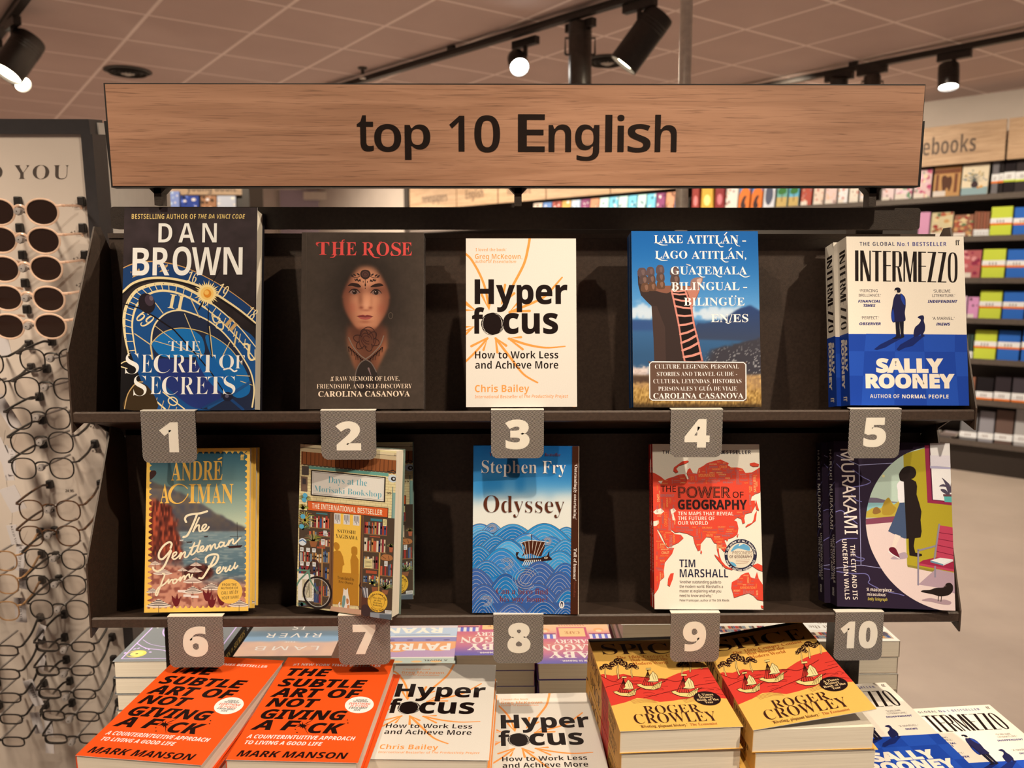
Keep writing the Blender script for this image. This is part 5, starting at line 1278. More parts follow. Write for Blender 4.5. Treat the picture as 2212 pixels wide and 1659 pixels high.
YSP = (246, 182, 84)
def cover_ships(mb, w, h):
    A = Art(mb, [(72, 207), (810, 192), (1210, 850), (303, 888)], w, h)
    A.full(YSP)
    K = (52, 24, 16); RD = (222, 62, 46)
    A.poly([(60, 205), (830, 190), (840, 208), (62, 232)], (60, 30, 20), 0)  # shelf's cast shadow painted as a dark band along the head
    land = [(150, 470), (180, 462), (250, 475), (330, 462), (400, 480), (480, 490), (640, 500), (720, 465), (800, 440), (900, 425), (960, 420), (1140, 650), (1000, 640), (900, 620), (820, 640), (700, 660), (600, 670), (500, 645), (430, 640), (350, 670), (230, 700)]
    A.poly(land, RD)
    rr = random.Random(8)
    for k in range(46):
        x, y = rr.uniform(200, 1020), rr.uniform(490, 655)
        if x < 200 + (y - 490) * .3 or (y > 630 and x < 600): continue
        L_ = rr.uniform(40, 130)
        A.line([(x, y), (x + L_ * .5, y - 6), (x + L_, y + rr.uniform(-8, 8))], 2.5, (120, 24, 22), up=0)
    for p in ([(165, 475), (260, 520), (330, 480), (400, 482)], [(200, 560), (330, 530), (430, 540)], [(400, 480), (640, 505), (730, 520), (880, 470)], [(480, 640), (640, 600), (800, 560), (1000, 530)]): A.line(p, 4, (110, 22, 20), smooth=4, up=0)
    A.up(2)
    for p in ([(380, 660), (470, 648), (560, 655)], [(760, 655), (850, 640), (960, 650)]):
        for k in range(4): A.line([(a + 8 * k, b + 7 * k) for a, b in p], 2.5, (160, 110, 50), smooth=4, up=0)
    def tree(x, y, s, lean=0):
        A.line([(x, y), (x - 8 * s + lean, y - 46 * s), (x - 4 * s + lean, y - 84 * s)], [15 * s, 11 * s], K, up=1); A.line([(x, y), (x - 8 * s + lean, y - 46 * s), (x - 4 * s + lean, y - 84 * s)], [9 * s, 6 * s], (236, 190, 110), up=1)
        for dx, dy, q in ((-34, -96, 1), (30, -98, 1), (-2, -116, 1.1), (-46, -82, .7), (46, -84, .7)):
            cx, cy = x + dx * s + lean, y + dy * s
            A.ell(cx, cy, 30 * s * q, 16 * s * q, K, n=14)
            for k in range(7): A.ell(cx + rr.uniform(-22, 22) * s, cy + rr.uniform(-9, 9) * s, 4.5 * s, 2.4 * s, (236, 180, 96), n=6, up=0)
            A.up()
    for a in ((200, 488, .75), (296, 494, 1.1), (395, 488, .78), (760, 465, .7, 10), (820, 450, .85, 10), (905, 430, .7, 10)): tree(*a)
    def ship(x, y, s):
        hull = [(x - 100 * s, y + 4 * s), (x - 70 * s, y - 4 * s), (x - 40 * s, y + 12 * s), (x + 30 * s, y + 14 * s), (x + 70 * s, y - 8 * s), (x + 104 * s, y - 24 * s), (x + 90 * s, y + 30 * s), (x + 40 * s, y + 46 * s), (x - 30 * s, y + 40 * s), (x - 80 * s, y + 20 * s)]
        A.poly(hull, (244, 204, 120)); A.line(hull, 3.5, K, closed=True, up=0)
        for k in range(5): A.line([(x + (20 + 14 * k) * s, y + 36 * s), (x + (44 + 11 * k) * s, y + (6 - 5 * k) * s)], 3, K, up=0)
        A.up()
        for k in range(6): A.line([(x - 6 * s - 1.5 * k, y - 112 * s), (x - (56 - 18 * k) * s, y + 8 * s)], 3.5, K, up=0)
        A.up(); A.poly([(x + 2 * s, y - 60 * s), (x + 30 * s, y - 100 * s), (x + 62 * s, y - 70 * s), (x + 76 * s, y - 20 * s), (x + 40 * s, y - 14 * s), (x - 14 * s, y - 18 * s), (x + 6 * s, y - 36 * s)], (248, 214, 140)); A.line([(x + 2 * s, y - 60 * s), (x + 30 * s, y - 100 * s), (x + 62 * s, y - 70 * s), (x + 76 * s, y - 20 * s), (x - 14 * s, y - 18 * s)], 4, K, up=0)
        A.line([(x + 24 * s, y - 80 * s), (x + 40 * s, y - 30 * s)], 2.5, K, up=0); A.line([(x + 40 * s, y - 84 * s), (x + 58 * s, y - 30 * s)], 2.5, K, up=0)
        A.rect(x - 26 * s, y - 126 * s, x + 16 * s, y - 112 * s, (244, 204, 120), 1); A.line([(x - 26 * s, y - 126 * s), (x + 16 * s, y - 126 * s), (x + 12 * s, y - 112 * s), (x - 22 * s, y - 112 * s)], 3, K, closed=True, up=0); A.line([(x + 80 * s, y - 2 * s), (x + 130 * s, y - 24 * s)], 4, K, up=0)
    ship(340, 592, .86); ship(520, 540, .92); ship(780, 592, .98)
    A.up(3)
    for ch, a, b in (('S', 170, 282), ('P', 302, 432), ('I', 428, 486), ('C', 510, 660), ('E', 690, 800)): A.text(ch, a, b, 247, 320, (52, 24, 16), 'serif', -.010, res=5)
    for t, a, b, y in (('The 16th-Century Contest', 276, 790, 340), ('that Shaped the', 384, 656, 362), ('Modern World', 398, 660, 388)): A.text(t, a, b, y - 11, y + 8, (200, 104, 40), 'serif', -.008)
    A.text('ROGER', 478, 893, 695, 750, (64, 30, 20), 'serif', -.013, res=4); A.text('CROWLEY', 404, 1022, 752, 820, (64, 30, 20), 'serif', -.013, res=4)
    A.text('‘Riveting, piquant history.’', 452, 808, 836, 856, (90, 44, 26), 'serif', -.008); A.text('The Economist', 820, 1022, 824, 842, (190, 100, 50), 'serif', -.01)
    A.ell(946, 646, 100, 50, (36, 18, 16), 8, 36)
    for t, a, b, y in (('A Times', 874, 988, 620), ('History', 886, 988, 638), ('Book of the', 870, 1030, 656), ('Year', 928, 990, 675)): A.text(t, a, b, y - 8, y + 7, (250, 206, 140), 'serif', .0)
def spine_ships(mb, t, h):
    A = Art(mb, [(0, 0), (100, 0), (100, 1000), (0, 1000)], t, h, O=(0, t, 0), U=(0, -1, 0), N=(-1, 0, 0)).full((236, 166, 76)); A.rect(0, 480, 100, 690, (214, 60, 44))
    spine_text(mb, t, h, lambda S: (S.text('SPICE', 110, 440, 22, 80, (60, 28, 18), 'serif', -.004), S.text('ROGER', 700, 860, 54, 84, (60, 28, 18), 'serif', -.004), S.text('CROWLEY', 700, 900, 16, 46, (60, 28, 18), 'serif', -.004), [S.line([(500 + 30 * k, 10 + 20 * (k % 3)), (540 + 30 * k, 50), (520 + 30 * k, 90)], 5, (60, 28, 18), up=0) for k in range(5)]))

# far side of the table: these lie with their heads towards us; frame 0..1000 x 0..1500 upright on the cover
FR = [(0, 0), (1000, 0), (1000, 1500), (0, 1500)]
def cover_moon(mb, w, h):
    A = Art(mb, FR, w, h); A.full((122, 120, 114))
    P = (196, 166, 200)
    A.line([(60, 60), (940, 60), (940, 1440), (60, 1440)], 16, P, closed=True); A.line([(60, 420), (200, 300), (420, 230), (500, 60)], 12, P, smooth=6); A.line([(940, 420), (800, 300), (580, 230), (500, 60)], 12, P, smooth=6); A.line([(90, 500), (230, 380), (470, 300)], 7, P, smooth=6); A.line([(910, 500), (770, 380), (530, 300)], 7, P, smooth=6)
    for x in (160, 840):
        A.ell(x, 170, 92, 80, (228, 196, 90)); A.ell(x + 22, 165, 66, 60, (122, 120, 114)); A.ell(x, 172, 60, 54, (236, 210, 110)); A.ell(x, 172, 14, 12, (90, 80, 60))
        for k in range(6): A.ell(x + 120 * math.cos(k), 190 + 110 * abs(math.sin(k)), 12, 18, P, rot=k * 40, n=8, up=0)
    A.up(); A.ring(500, 800, 300, 320, 14, P)
    for k in range(12): A.ell(500 + 380 * math.cos(k), 800 + 420 * math.sin(k * 1.3), 12, 9, (226, 214, 196), n=8, up=0)
    A.text('SEVEN SECRETS', 220, 780, 760, 840, (232, 206, 140), 'serif')
def spine_moon(mb, t, h):
    Art(mb, [(0, 0), (100, 0), (100, 1000), (0, 1000)], t, h, O=(0, t, 0), U=(0, -1, 0), N=(-1, 0, 0)).full((40, 30, 26))
    spine_text(mb, t, h, lambda S: (S.text('SEVEN', 90, 260, 40, 78, (214, 168, 84), 'serif'), S.text('IN', 285, 320, 44, 70, (214, 168, 84), 'serif'), S.text('SECRETS', 345, 590, 40, 78, (214, 168, 84), 'serif'), S.text('SERVANTS', 650, 880, 38, 70, (226, 214, 200), 'bold')))
def cover_river(mb, w, h):
    A = Art(mb, FR, w, h)
    def pic(x, y):
        o = mix((244, 196, 160), (228, 184, 158), vnoise(x, y, 90, 51))
        o = mix(o, (150, 178, 196), sig(y - 330 - 40 * vnoise(x, y, 120, 52), 8)); o = mix(o, (122, 140, 148), sig(y - 470 - 30 * vnoise(x, y, 140, 53), 8)); o = mix(o, (148, 140, 128), sig(y - 620, 12))
        return o
    A.img(pic, None, 30, 50)
    W = (250, 234, 216)
    A.text('LAMB', 170, 830, 140, 235, W, 'sans', 0, sp=1.3); A.text('THE', 440, 560, 325, 355, W, 'sans', 0); A.text('RIVER', 210, 800, 450, 560, W, 'sans', .004, sp=1.3); A.text('IS', 420, 560, 660, 770, W, 'sans', .004, sp=1.4); A.text('WAITING', 200, 800, 860, 970, W, 'sans', .004, sp=1.2)
def cover_patch(mb, w, h):
    A = Art(mb, FR, w, h)
    A.full((196, 200, 178)); A.text('A NOVEL', 80, 330, 50, 84, (96, 90, 84), 'bold', .01); [A.ell(200 + 200 * k, 40, 60, 24, (244, 190, 120), n=12, up=0) for k in range(4)]
    A.rect(0, 130, 1000, 640, (200, 160, 184)); A.blob([(0, 380), (200, 280), (420, 340), (640, 260), (860, 340), (1000, 300), (1000, 620), (0, 620)], (246, 170, 112), 4); A.rect(0, 520, 1000, 640, (150, 140, 180)); A.rect(0, 126, 1000, 146, (250, 232, 206)); A.rect(0, 630, 1000, 656, (250, 232, 206))
    for k in range(5): A.ell(120 + 200 * k, 560, 36, 14, (120, 96, 140), n=12, up=0)
    A.up(); A.rect(0, 656, 1000, 900, (196, 206, 216)); A.rect(0, 880, 1000, 1500, (226, 206, 196)); A.rect(820, 700, 980, 840, (246, 232, 216)); A.text('3x', 850, 950, 740, 800, (200, 150, 100), 'bold')
    A.text('PATRICK', 70, 960, 300, 470, (252, 236, 214), 'bold', .02); A.text('RYAN', 180, 820, 740, 880, (252, 240, 226), 'bold', .02); A.line([(90, 700), (700, 690)], 8, (120, 110, 120))
def cover_cakes(mb, w, h):
    A = Art(mb, FR, w, h)
    def pic(x, y):
        o = mix((96, 92, 168), (206, 112, 150), sig(y - 150, 60)); o = mix(o, (240, 150, 106), sig(y - 380, 90) * .8); o = mix(o, (206, 92, 130), sig(y - 620, 60)); return mix(o, (246, 190, 140), sig(y - 860, 40))
    A.img(pic, None, 20, 40)
    W = (252, 230, 206)
    A.text('A match made in heaven...', 60, 720, 44, 96, W, 'bold', .004)
    A.text('BABY', 150, 850, 150, 330, W, 'serif', .006, rot=0); A.text('DRAGON', 60, 950, 360, 530, W, 'serif', .006); A.text('BAKERY', 250, 760, 560, 670, W, 'serif', .006)
    A.rect(300, 730, 700, 1050, (206, 80, 110)); A.rect(330, 760, 670, 1020, (250, 196, 130)); A.text('CAFE', 400, 600, 840, 920, (196, 110, 60), 'serif')
    for s0 in (0, 720):
        for k in range(7): A.rect(s0 + 40 * k, 700, s0 + 40 * k + 40, 830, (110, 110, 190) if k % 2 else (244, 226, 216), 0)
        A.up(); A.rect(s0, 830, s0 + 280, 860, (150, 60, 100)); A.ell(s0 + 140, 960, 70, 60, (244, 170, 110)); A.ell(s0 + 140, 930, 40, 36, (250, 214, 160))
    for k in range(10): A.line([(320 + 36 * k, 1090), (338 + 36 * k, 1120)], 10, (206, 80, 90), up=0)
    A.rect(0, 1150, 1000, 1500, (180, 80, 120))
def cover_shelf(mb, w, h):
    A = Art(mb, FR, w, h); A.full((238, 222, 196)); A.rect(40, 60, 960, 240, (190, 160, 130))
    rr = random.Random(2)
    for j in range(2):
        x = 60
        while x < 930: bw = rr.uniform(18, 44); A.rect(x, 80 + 90 * j, x + bw - 3, 150 + 90 * j, rr.choice(BKS), 0); x += bw
    A.up(); A.ell(140, 190, 90, 60, (90, 80, 84)); A.rect(60, 300, 940, 560, (246, 234, 212)); A.text('More Days at the', 120, 880, 340, 420, (150, 130, 110), 'serif', -.006); A.text('Bookshop', 260, 740, 450, 530, (150, 130, 110), 'serif', -.006); A.rect(60, 640, 940, 1400, (190, 140, 100))
def plain_paint(c):
    def f(mb, w, h): Art(mb, FR, w, h).full(c)
    return f
# ------------------------------------------------------------------ room shell
CZ = 3.05
GA = R(34.5)
def grid_mat():
    m, nt, N, L, b = new_mat('ceiling_tiles')
    tc = nd(nt, 'ShaderNodeTexCoord')
    sp = nd(nt, 'ShaderNodeSeparateXYZ'); L.new(tc.outputs['Object'], sp.inputs[0])
    outs = []
    for ax in 'XY':
        a = nd(nt, 'ShaderNodeMath', operation='PINGPONG'); a.inputs[1].default_value = 0.3
        L.new(sp.outputs[ax], a.inputs[0])
        c = nd(nt, 'ShaderNodeMath', operation='LESS_THAN'); c.inputs[1].default_value = 0.011
        L.new(a.outputs[0], c.inputs[0]); outs.append(c)
    mx = nd(nt, 'ShaderNodeMath', operation='MAXIMUM'); L.new(outs[0].outputs[0], mx.inputs[0]); L.new(outs[1].outputs[0], mx.inputs[1])
    nz = nd(nt, 'ShaderNodeTexNoise'); nz.inputs['Scale'].default_value = 2.5; nz.inputs['Detail'].default_value = 5; L.new(tc.outputs['Object'], nz.inputs['Vector'])
    rp = nd(nt, 'ShaderNodeValToRGB'); rp.color_ramp.elements[0].color = (0.56, 0.42, 0.39, 1); rp.color_ramp.elements[1].color = (0.68, 0.52, 0.48, 1)
    L.new(nz.outputs['Fac'], rp.inputs['Fac'])
    c = nd(nt, 'ShaderNodeMix', data_type='RGBA'); L.new(mx.outputs[0], c.inputs['Factor']); L.new(rp.outputs['Color'], c.inputs['A']); c.inputs['B'].default_value = (0.98, 0.84, 0.80, 1)
    L.new(c.outputs['Result'], b.inputs['Base Color']); b.inputs['Roughness'].default_value = 0.6
    bp = nd(nt, 'ShaderNodeBump'); bp.inputs['Strength'].default_value = 0.6; bp.inputs['Distance'].default_value = 0.004
    L.new(mx.outputs[0], bp.inputs['Height']); L.new(bp.outputs['Normal'], b.inputs['Normal'])
    return m
pA = onZ(318, 32.5, CZ)
def slab(name, vs, t, mat, kind='structure'):
    mb = MB(); mb.prism([(a, b) for a, b in vs], Matrix.Translation((0, 0, 0)), t)
    o = mb.build(name, mat); tag(o, kind=kind); return o
o = slab('ceiling', [(-16, -16), (16, -16), (16, 20), (-16, 20)], 0.05, grid_mat())
o.location = pA; o.rotation_euler = (0, 0, GA)
tag(o, 'low brown grey suspended ceiling of square tiles', 'ceiling')
def floor_mat():
    m, nt, N, L, b = new_mat('polished_concrete')
    tc = nd(nt, 'ShaderNodeTexCoord')
    a = nd(nt, 'ShaderNodeTexNoise'); a.inputs['Scale'].default_value = 1.6; a.inputs['Detail'].default_value = 8; a.inputs['Roughness'].default_value = .62
    L.new(tc.outputs['Object'], a.inputs['Vector'])
    rp = nd(nt, 'ShaderNodeValToRGB'); rp.color_ramp.elements[0].position = .3; rp.color_ramp.elements[1].position = .72
    rp.color_ramp.elements[0].color = (0.31, 0.265, 0.235, 1); rp.color_ramp.elements[1].color = (0.40, 0.345, 0.305, 1)
    L.new(a.outputs['Fac'], rp.inputs['Fac']); L.new(rp.outputs['Color'], b.inputs['Base Color'])
    b.inputs['Roughness'].default_value = 0.42
    return m
o = slab('floor', [(-9, -3), (9, -3), (9, 16), (-9, 16)], -0.05, floor_mat())
tag(o, 'smooth mottled grey concrete floor', 'floor')
PLASTER = surface('painted_plaster', (0.62, 0.565, 0.53), 0.8, noise=.04, scale=4)

# the long shelf wall on the right runs away to the left
WD = ray(-850, 605); WD.z = 0; WD.normalize()
WN = Vector((-WD.y, WD.x, 0))
if WN.y > 0: WN = -WN
_r = ray(2100, 605); W0 = EYE + _r * (6.9 / _r.dot(FWD)); W0.z = 0
def wall_at(px, py, off=0.0):
    return onP(px, py, W0 + WN * off, WN)
def s_of(p): return (Vector(p) - W0).dot(WD)
def WM(s, off, z):     # local frame on the wall: x towards the right of the picture, y away from the viewer, z up
    M = Matrix((-WD, -WN, Vector((0, 0, 1)))).transposed().to_4x4()
    return Matrix.Translation(W0 + WD * s + WN * off + Vector((0, 0, z))) @ M
S_END = s_of(wall_at(884, 420, .3)); S_BEG = -2.6
mb = MB(); mb.box((0, 0.0, 0), (S_END - S_BEG + 5, .1, CZ), M=WM(S_END + 5, -0.06, 0)); tag(mb.build('wall_right', PLASTER), 'pale plaster wall above the long wall shelving', 'wall', kind='structure')
for _s in (-1.2, 0.9, 3.0, 5.1, 7.2):  # spots without fixtures, added to brighten the wall shelves
    _p = W0 + WD * _s + WN * 1.9; _t = W0 + WD * _s + WN * .25
    spot_light('added_wall_light', (_p.x, _p.y, 2.93), (_t.x, _t.y, 1.75), 135 if _s < 2 else 230, 115, 0.9, 0.06)
YB = 13.5
mb = MB(); mb.box((-9, YB, 0), (3, YB + .1, CZ)); tag(mb.build('wall_back', PLASTER), 'pale plaster wall far behind the display', 'wall', kind='structure')
mb = MB(); mb.box((-9, -1.5, 0), (-8.9, YB, CZ)); tag(mb.build('wall_left', PLASTER), 'pale plaster wall far on the left', 'wall', kind='structure')

# door and posters in the back wall, seen through the slot under the sign
def onB(px, py): return onY(px, py, YB - .02)
LAV = surface('lavender_paint', (0.42, 0.36, 0.46), 0.5); OFFW = surface('off_white_paint', (0.66, 0.60, 0.54), 0.5); ORP = surface('orange_poster', (0.72, 0.28, 0.14), 0.5)
def bbox_px(x0, y0, x1, y1, Y, th, mat, name, parent=None):
    a, b = onY(x0, y0, Y), onY(x1, y1, Y)
    mb = MB(); mb.box((a.x, Y, b.z), (b.x, Y + th, a.z)); return mb.build(name, mat, parent)
dr = bbox_px(604, 410, 700, 600, YB - .05, .05, LAV, 'door_1'); tag(dr, 'lavender door in the far back wall', 'door', kind='structure')
for x0, y0, x1, y1 in ((596, 405, 604, 600), (700, 405, 708, 600), (596, 400, 708, 410)):
    tag(bbox_px(x0, y0, x1, y1, YB - .06, .06, OFFW, 'trim_1'), 'off white door frame in the back wall', 'trim', kind='structure')
o = bbox_px(655, 414, 742, 431, YB - .2, .1, OFFW, 'wall_sign'); tag(o, 'small off white sign box on the far back wall beside the door', 'sign')
o = bbox_px(716, 428, 830, 520, YB - .04, .02, ORP, 'wall_poster'); tag(o, 'orange poster on the far back wall right of the door', 'poster')

# ------------------------------------------------------------------ ceiling fittings
DARKM = surface('black_lamp_paint', (0.022, 0.018, 0.016), 0.4, 0.0, 0.5, .2, 40)
GREYM = surface('grey_lamp_paint', (0.055, 0.045, 0.04), 0.35, 0.2, 0.5, .2, 40)
LAMP = glow('lamp_face', (1.0, 0.86, 0.62), 26); LAMPW = glow('lamp_face_cool', (1.0, 0.95, 0.86), 40)
TZ = 2.985
def track(p, q, label, ext0=0.0, ext1=0.0):
    a, b = onZ(*p, TZ), onZ(*q, TZ)
    d = (b - a).normalized(); a = a - d * ext0; b = b + d * ext1
    L_ = (b - a).length; yaw = math.atan2(d.y, d.x)
    o = empty('lighting_track', (a.x, a.y, TZ), (0, 0, yaw)); tag(o, label, 'light track', 'ceiling light tracks')
    mb = MB(); mb.box((0, -.022, 0), (L_, .022, .034)); mb.box((0, -.03, .028), (L_, .03, .034)); mb.build('rail', DARKM, o)
    k = 0.4
    while k < L_:
        mb = MB(); mb.box((k - .03, -.012, .034), (k + .03, .012, CZ - TZ)); mb.build('hanger', DARKM, o); k += 2.2
    return a, b, yaw
tA = track((820, 168), (1380, 0), 'long black track crossing the ceiling above the wooden sign', 4.0, 1.1)
tB = track((1813, 160), (2212, 83), 'black track near the shelf wall at upper right', 2.5, 1.2)
tC = track((27, 40), (50, 8), 'black track at the upper left corner', 2.0, 0.5)
def spot(name_label, px, py, aim_px, aim_py, aim_depth, r, L_, track_z, mat, lampmat=None, yoke=False, hang=None, energy=0, angle=60):
    """px,py: centre of the lamp body; aim: a point the lamp looks at (pixel + extra depth, metres)"""
    hang_p = onZ(hang[0], hang[1], TZ)
    Y = hang_p.y
    c = onY(px, py, Y); t = onY(aim_px, aim_py, Y + aim_depth)
    ax = (t - c).normalized()
    root = empty('track_spotlight', c); tag(root, name_label, 'spotlight', 'ceiling spotlights')
    Q = ax.to_track_quat('Z', 'Y').to_matrix().to_4x4()
    mb = MB(); mb.lathe([(r * .82, -L_ / 2 - .004), (r * .95, -L_ / 2), (r, -L_ / 2 + .012), (r, L_ / 2), (r * .93, L_ / 2), (r * .88, L_ / 2 - .02)], Q, 28, caps=False)
    mb.lathe([(0.002, -L_ / 2 - .004), (r * .82, -L_ / 2 - .004)], Q, 28, caps=False)
    for k in range(3): mb.lathe([(r * 1.0, -L_ / 2 + .05 + .018 * k), (r * 1.025, -L_ / 2 + .053 + .018 * k), (r * 1.0, -L_ / 2 + .058 + .018 * k)], Q, 28, caps=False)
    mb.build('lamp_body', mat, root, smooth=True)
    mb = MB(); mb.lathe([(0.001, L_ / 2 - .018), (r * .9, L_ / 2 - .018)], Q, 28, caps=False)
    mb.build('lamp_face', lampmat if lampmat else GREYM, root)
    hp = hang_p - c
    d = Matrix.Rotation(tA[2], 4, 'Z') @ Vector((1, 0, 0))
    mb = MB(); M = Matrix.Translation(hp) @ Matrix.Rotation(tA[2], 4, 'Z'); mb.box((-.10, -.02, -.045), (.10, .02, -.0005), M); mb.build('track_adapter', DARKM, root)
    mb = MB()
    mb.tube([hp + Vector((0, 0, -.03)), (hp.x, hp.y, hp.z * .25)] if not yoke else [hp + Vector((0, 0, -.03)), hp + Vector((0, 0, -.09))], .014, 10)
    if yoke:
        top = hp + Vector((0, 0, -.09)); sx = RGT * (r + .018)
        mb.tube([-sx + Vector((0, 0, .0)), Vector((0, 0, top.z)) - sx, Vector((0, 0, top.z)) + sx, sx], .006, 8); mb.tube([-sx, sx], .006, 8)
    else: mb.tube([(hp.x, hp.y, hp.z * .25), (0, 0, 0)], .02, 10)
    mb.build('arm', DARKM, root)
    if energy:
        spot_light('lamp_light', c + ax * (L_ / 2 + .01), c + ax * 3, energy, angle, .6, .04, parent=root)
    return root
spot('short black spotlight with a glaring lamp facing down, left one of three above the sign', 1119, 135, 1136, 190, -.25, .058, .13, TZ, DARKM, LAMPW, hang=(1135, 84), energy=60)
spot('dark spotlight hanging straight down in a wire yoke, middle of three above the sign', 1253, 118, 1250, 600, 0.0, .065, .34, TZ, GREYM, None, yoke=True, hang=(1254, 46))
spot('long black spotlight tilted down to the left, right one of three above the sign', 1386, 86, 1325, 170, .03, .080, .31, TZ, DARKM, LAMP, hang=(1382, 2), energy=110)
spot('black spotlight with a glowing lamp pointing down beside the notebook wall', 2049, 165, 2045, 400, -.16, .062, .15, TZ, DARKM, LAMPW, hang=(2062, 113), energy=120, angle=100)
spot('black spotlight half hidden behind the right end of the wooden sign', 1812, 188, 1806, 400, .3, .06, .14, TZ, DARKM, None, hang=(1813, 160), energy=60)
spot('dark yoke spotlight peeping over the right end of the wooden sign', 1884, 190, 1880, 500, 0, .055, .16, TZ, GREYM, None, yoke=True, hang=(1884, 146), energy=90, angle=90)
spot('large black spotlight tilted down to the left, nearer one in the upper left corner', 40, 122, -8, 190, -.10, .085, .26, TZ, DARKM, LAMP, hang=(26, 42))
spot('smaller black spotlight with a glowing face, lower one in the upper left corner', 40, 172, 66, 200, -.10, .048, .15, TZ, DARKM, LAMP, hang=(-12, 92))
def vent(px, py, label, r=.16):
    c = onZ(px, py, CZ - .002)
    o = empty('ceiling_vent', c); tag(o, label, 'air vent', 'round ceiling vents')
    mb = MB(); mb.lathe([(r * 1.02, 0), (r * 1.05, -.006), (r * .9, -.012), (r * .86, -.004)], None, 36, caps=False); mb.build('rim', DARKM, o, smooth=True)
    mb = MB()
    for k in range(3): mb.lathe([(r * (.8 - .24 * k), -.002), (r * (.84 - .24 * k), -.022), (r * (.82 - .24 * k), -.024), (r * (.77 - .24 * k), -.004)], None, 32, caps=False)
    mb.lathe([(0.001, -.004), (r * .86, -.004)], None, 32, caps=False); mb.build('louvre', DARKM, o, smooth=True)
    mb = MB()
    for k in range(8):
        a = k * math.pi / 4
        mb.tube([(0, 0, -.03), (r * .3 * math.cos(a), r * .3 * math.sin(a), -.02)], .004, 6)
    mb.lathe([(.001, -.036), (.02, -.032), (.02, -.02)], None, 12, caps=False); mb.build('star_hub', STEEL, o)
vent(276, 153, 'round dark air vent in the ceiling at upper left', .155); vent(1312, 130, 'round dark air vent behind the spotlights above the sign', .15)
c = onZ(783, 146, CZ); o = empty('sprinkler', c); tag(o, 'small sprinkler head hanging from the ceiling left of the spotlights', 'sprinkler')
mb = MB(); mb.lathe([(.035, 0), (.03, -.012), (.012, -.016), (.012, -.045)], None, 16, caps=False); mb.build('escutcheon', GREYM, o, smooth=True)
mb = MB(); mb.lathe([(.004, -.045), (.004, -.07), (.022, -.072), (.022, -.076), (.001, -.077)], None, 14, caps=False); mb.build('deflector', STEEL, o)
c = onY(1481, 100, 2.3)
o = empty('support_pole', (c.x, 2.3, 0)); tag(o, 'slim bright steel pole from floor to ceiling behind the sign', 'pole')
mb = MB(); mb.lathe([(.0165, 0.012), (.0165, CZ)], None, 24); mb.build('tube', STEEL, o, smooth=True)
mb = MB(); mb.lathe([(.06, 0), (.06, .008), (.02, .014)], None, 24); mb.build('base_plate', STEEL, o)
# ------------------------------------------------------------------ long wall shelving on the right
SHELFB = surface('dark_shelf_laminate', (0.022, 0.016, 0.014), 0.5)
SHELFG = surface('grey_shelf_edge', (0.09, 0.075, 0.068), 0.5)
OAKW = wood_mat('oak_fascia', (0.56, 0.40, 0.27), (0.44, 0.30, 0.19), .35)
bc = empty('wall_bookcase', WM(0, 0, 0).to_translation(), WM(0, 0, 0).to_euler()); tag(bc, 'long dark wall bookcase with an oak fascia running behind the display', 'bookcase')
DEP = .30     # depth of the shelves
SEG = S_END - S_BEG
X0, X1 = -S_END, -S_BEG          # in local x (towards the right of the picture)
def zpx(px, py, off): return wall_at(px, py, off).z
SH_Z = [zpx(2100, y, DEP) for y in (424, 513, 603, 690, 777, 865, 955)]
mb = MB(); mb.box((X0, -.02, 0), (X1, 0, SH_Z[0] + .45)); mb.build('back_panel', SHELFB, bc)
for z in SH_Z:
    mb = MB(); mb.box((X0, -DEP, z - .028), (X1, -.02, z)); mb.box((X0, -DEP - .006, z - .032), (X1, -DEP, z + .012)); mb.build('shelf', SHELFG, bc)
mb = MB(); mb.box((X0, -DEP + .03, 0), (X1, -.02, SH_Z[6] - .03)); mb.build('plinth', SHELFB, bc)
mb = MB(); mb.box((X0 - .09, -DEP - .02, 0), (X0, 0, SH_Z[0] + .7)); mb.build('end_panel', SHELFB, bc)
FZ0, FZ1 = zpx(2090, 352, DEP), zpx(2090, 266, DEP)
cuts = sorted([X0] + [-s_of(wall_at(px, 300, DEP)) for px in (985, 1075, 1180, 1320, 1520, 1780, 2175)] + [X1])
FT = {0: 'newspapers', 1: 'English', 2: 'literature', 6: 'notebooks'}
for i, (a, b) in enumerate(zip(cuts, cuts[1:])):
    mb = MB(); mb.box((a + .008, -DEP, FZ0), (b - .008, -DEP + .02, FZ1), bev=.002)
    f = mb.build('fascia', OAKW, bc)
    t = FT.get(i)
    if t:
        spans = {'newspapers': (912, 966), 'English': (1006, 1044), 'literature': (1096, 1147), 'notebooks': (1936, 2101)}[t]
        xa, xb = (-s_of(wall_at(p, 420, DEP)) for p in spans)
        lz = (FZ0 + FZ1) / 2 - .015
        v, fc = text_mesh(t, 'bold', -.01, 3); c0, c1 = cap_h('bold', -.01)
        sc = (xb - xa) / (v[:, 0].max() - v[:, 0].min()); hs = .13 / (c1 - c0)
        mb = MB(); mb.add([(xa + (p[0] - v[:, 0].min()) * sc, -DEP - .002, lz - .05 + (p[1] - c0) * (hs if t == 'notebooks' else hs * .8)) for p in v], fc)
        mb.build('lettering', surface('fascia_lettering', (0.10, 0.07, 0.055), .6), f)

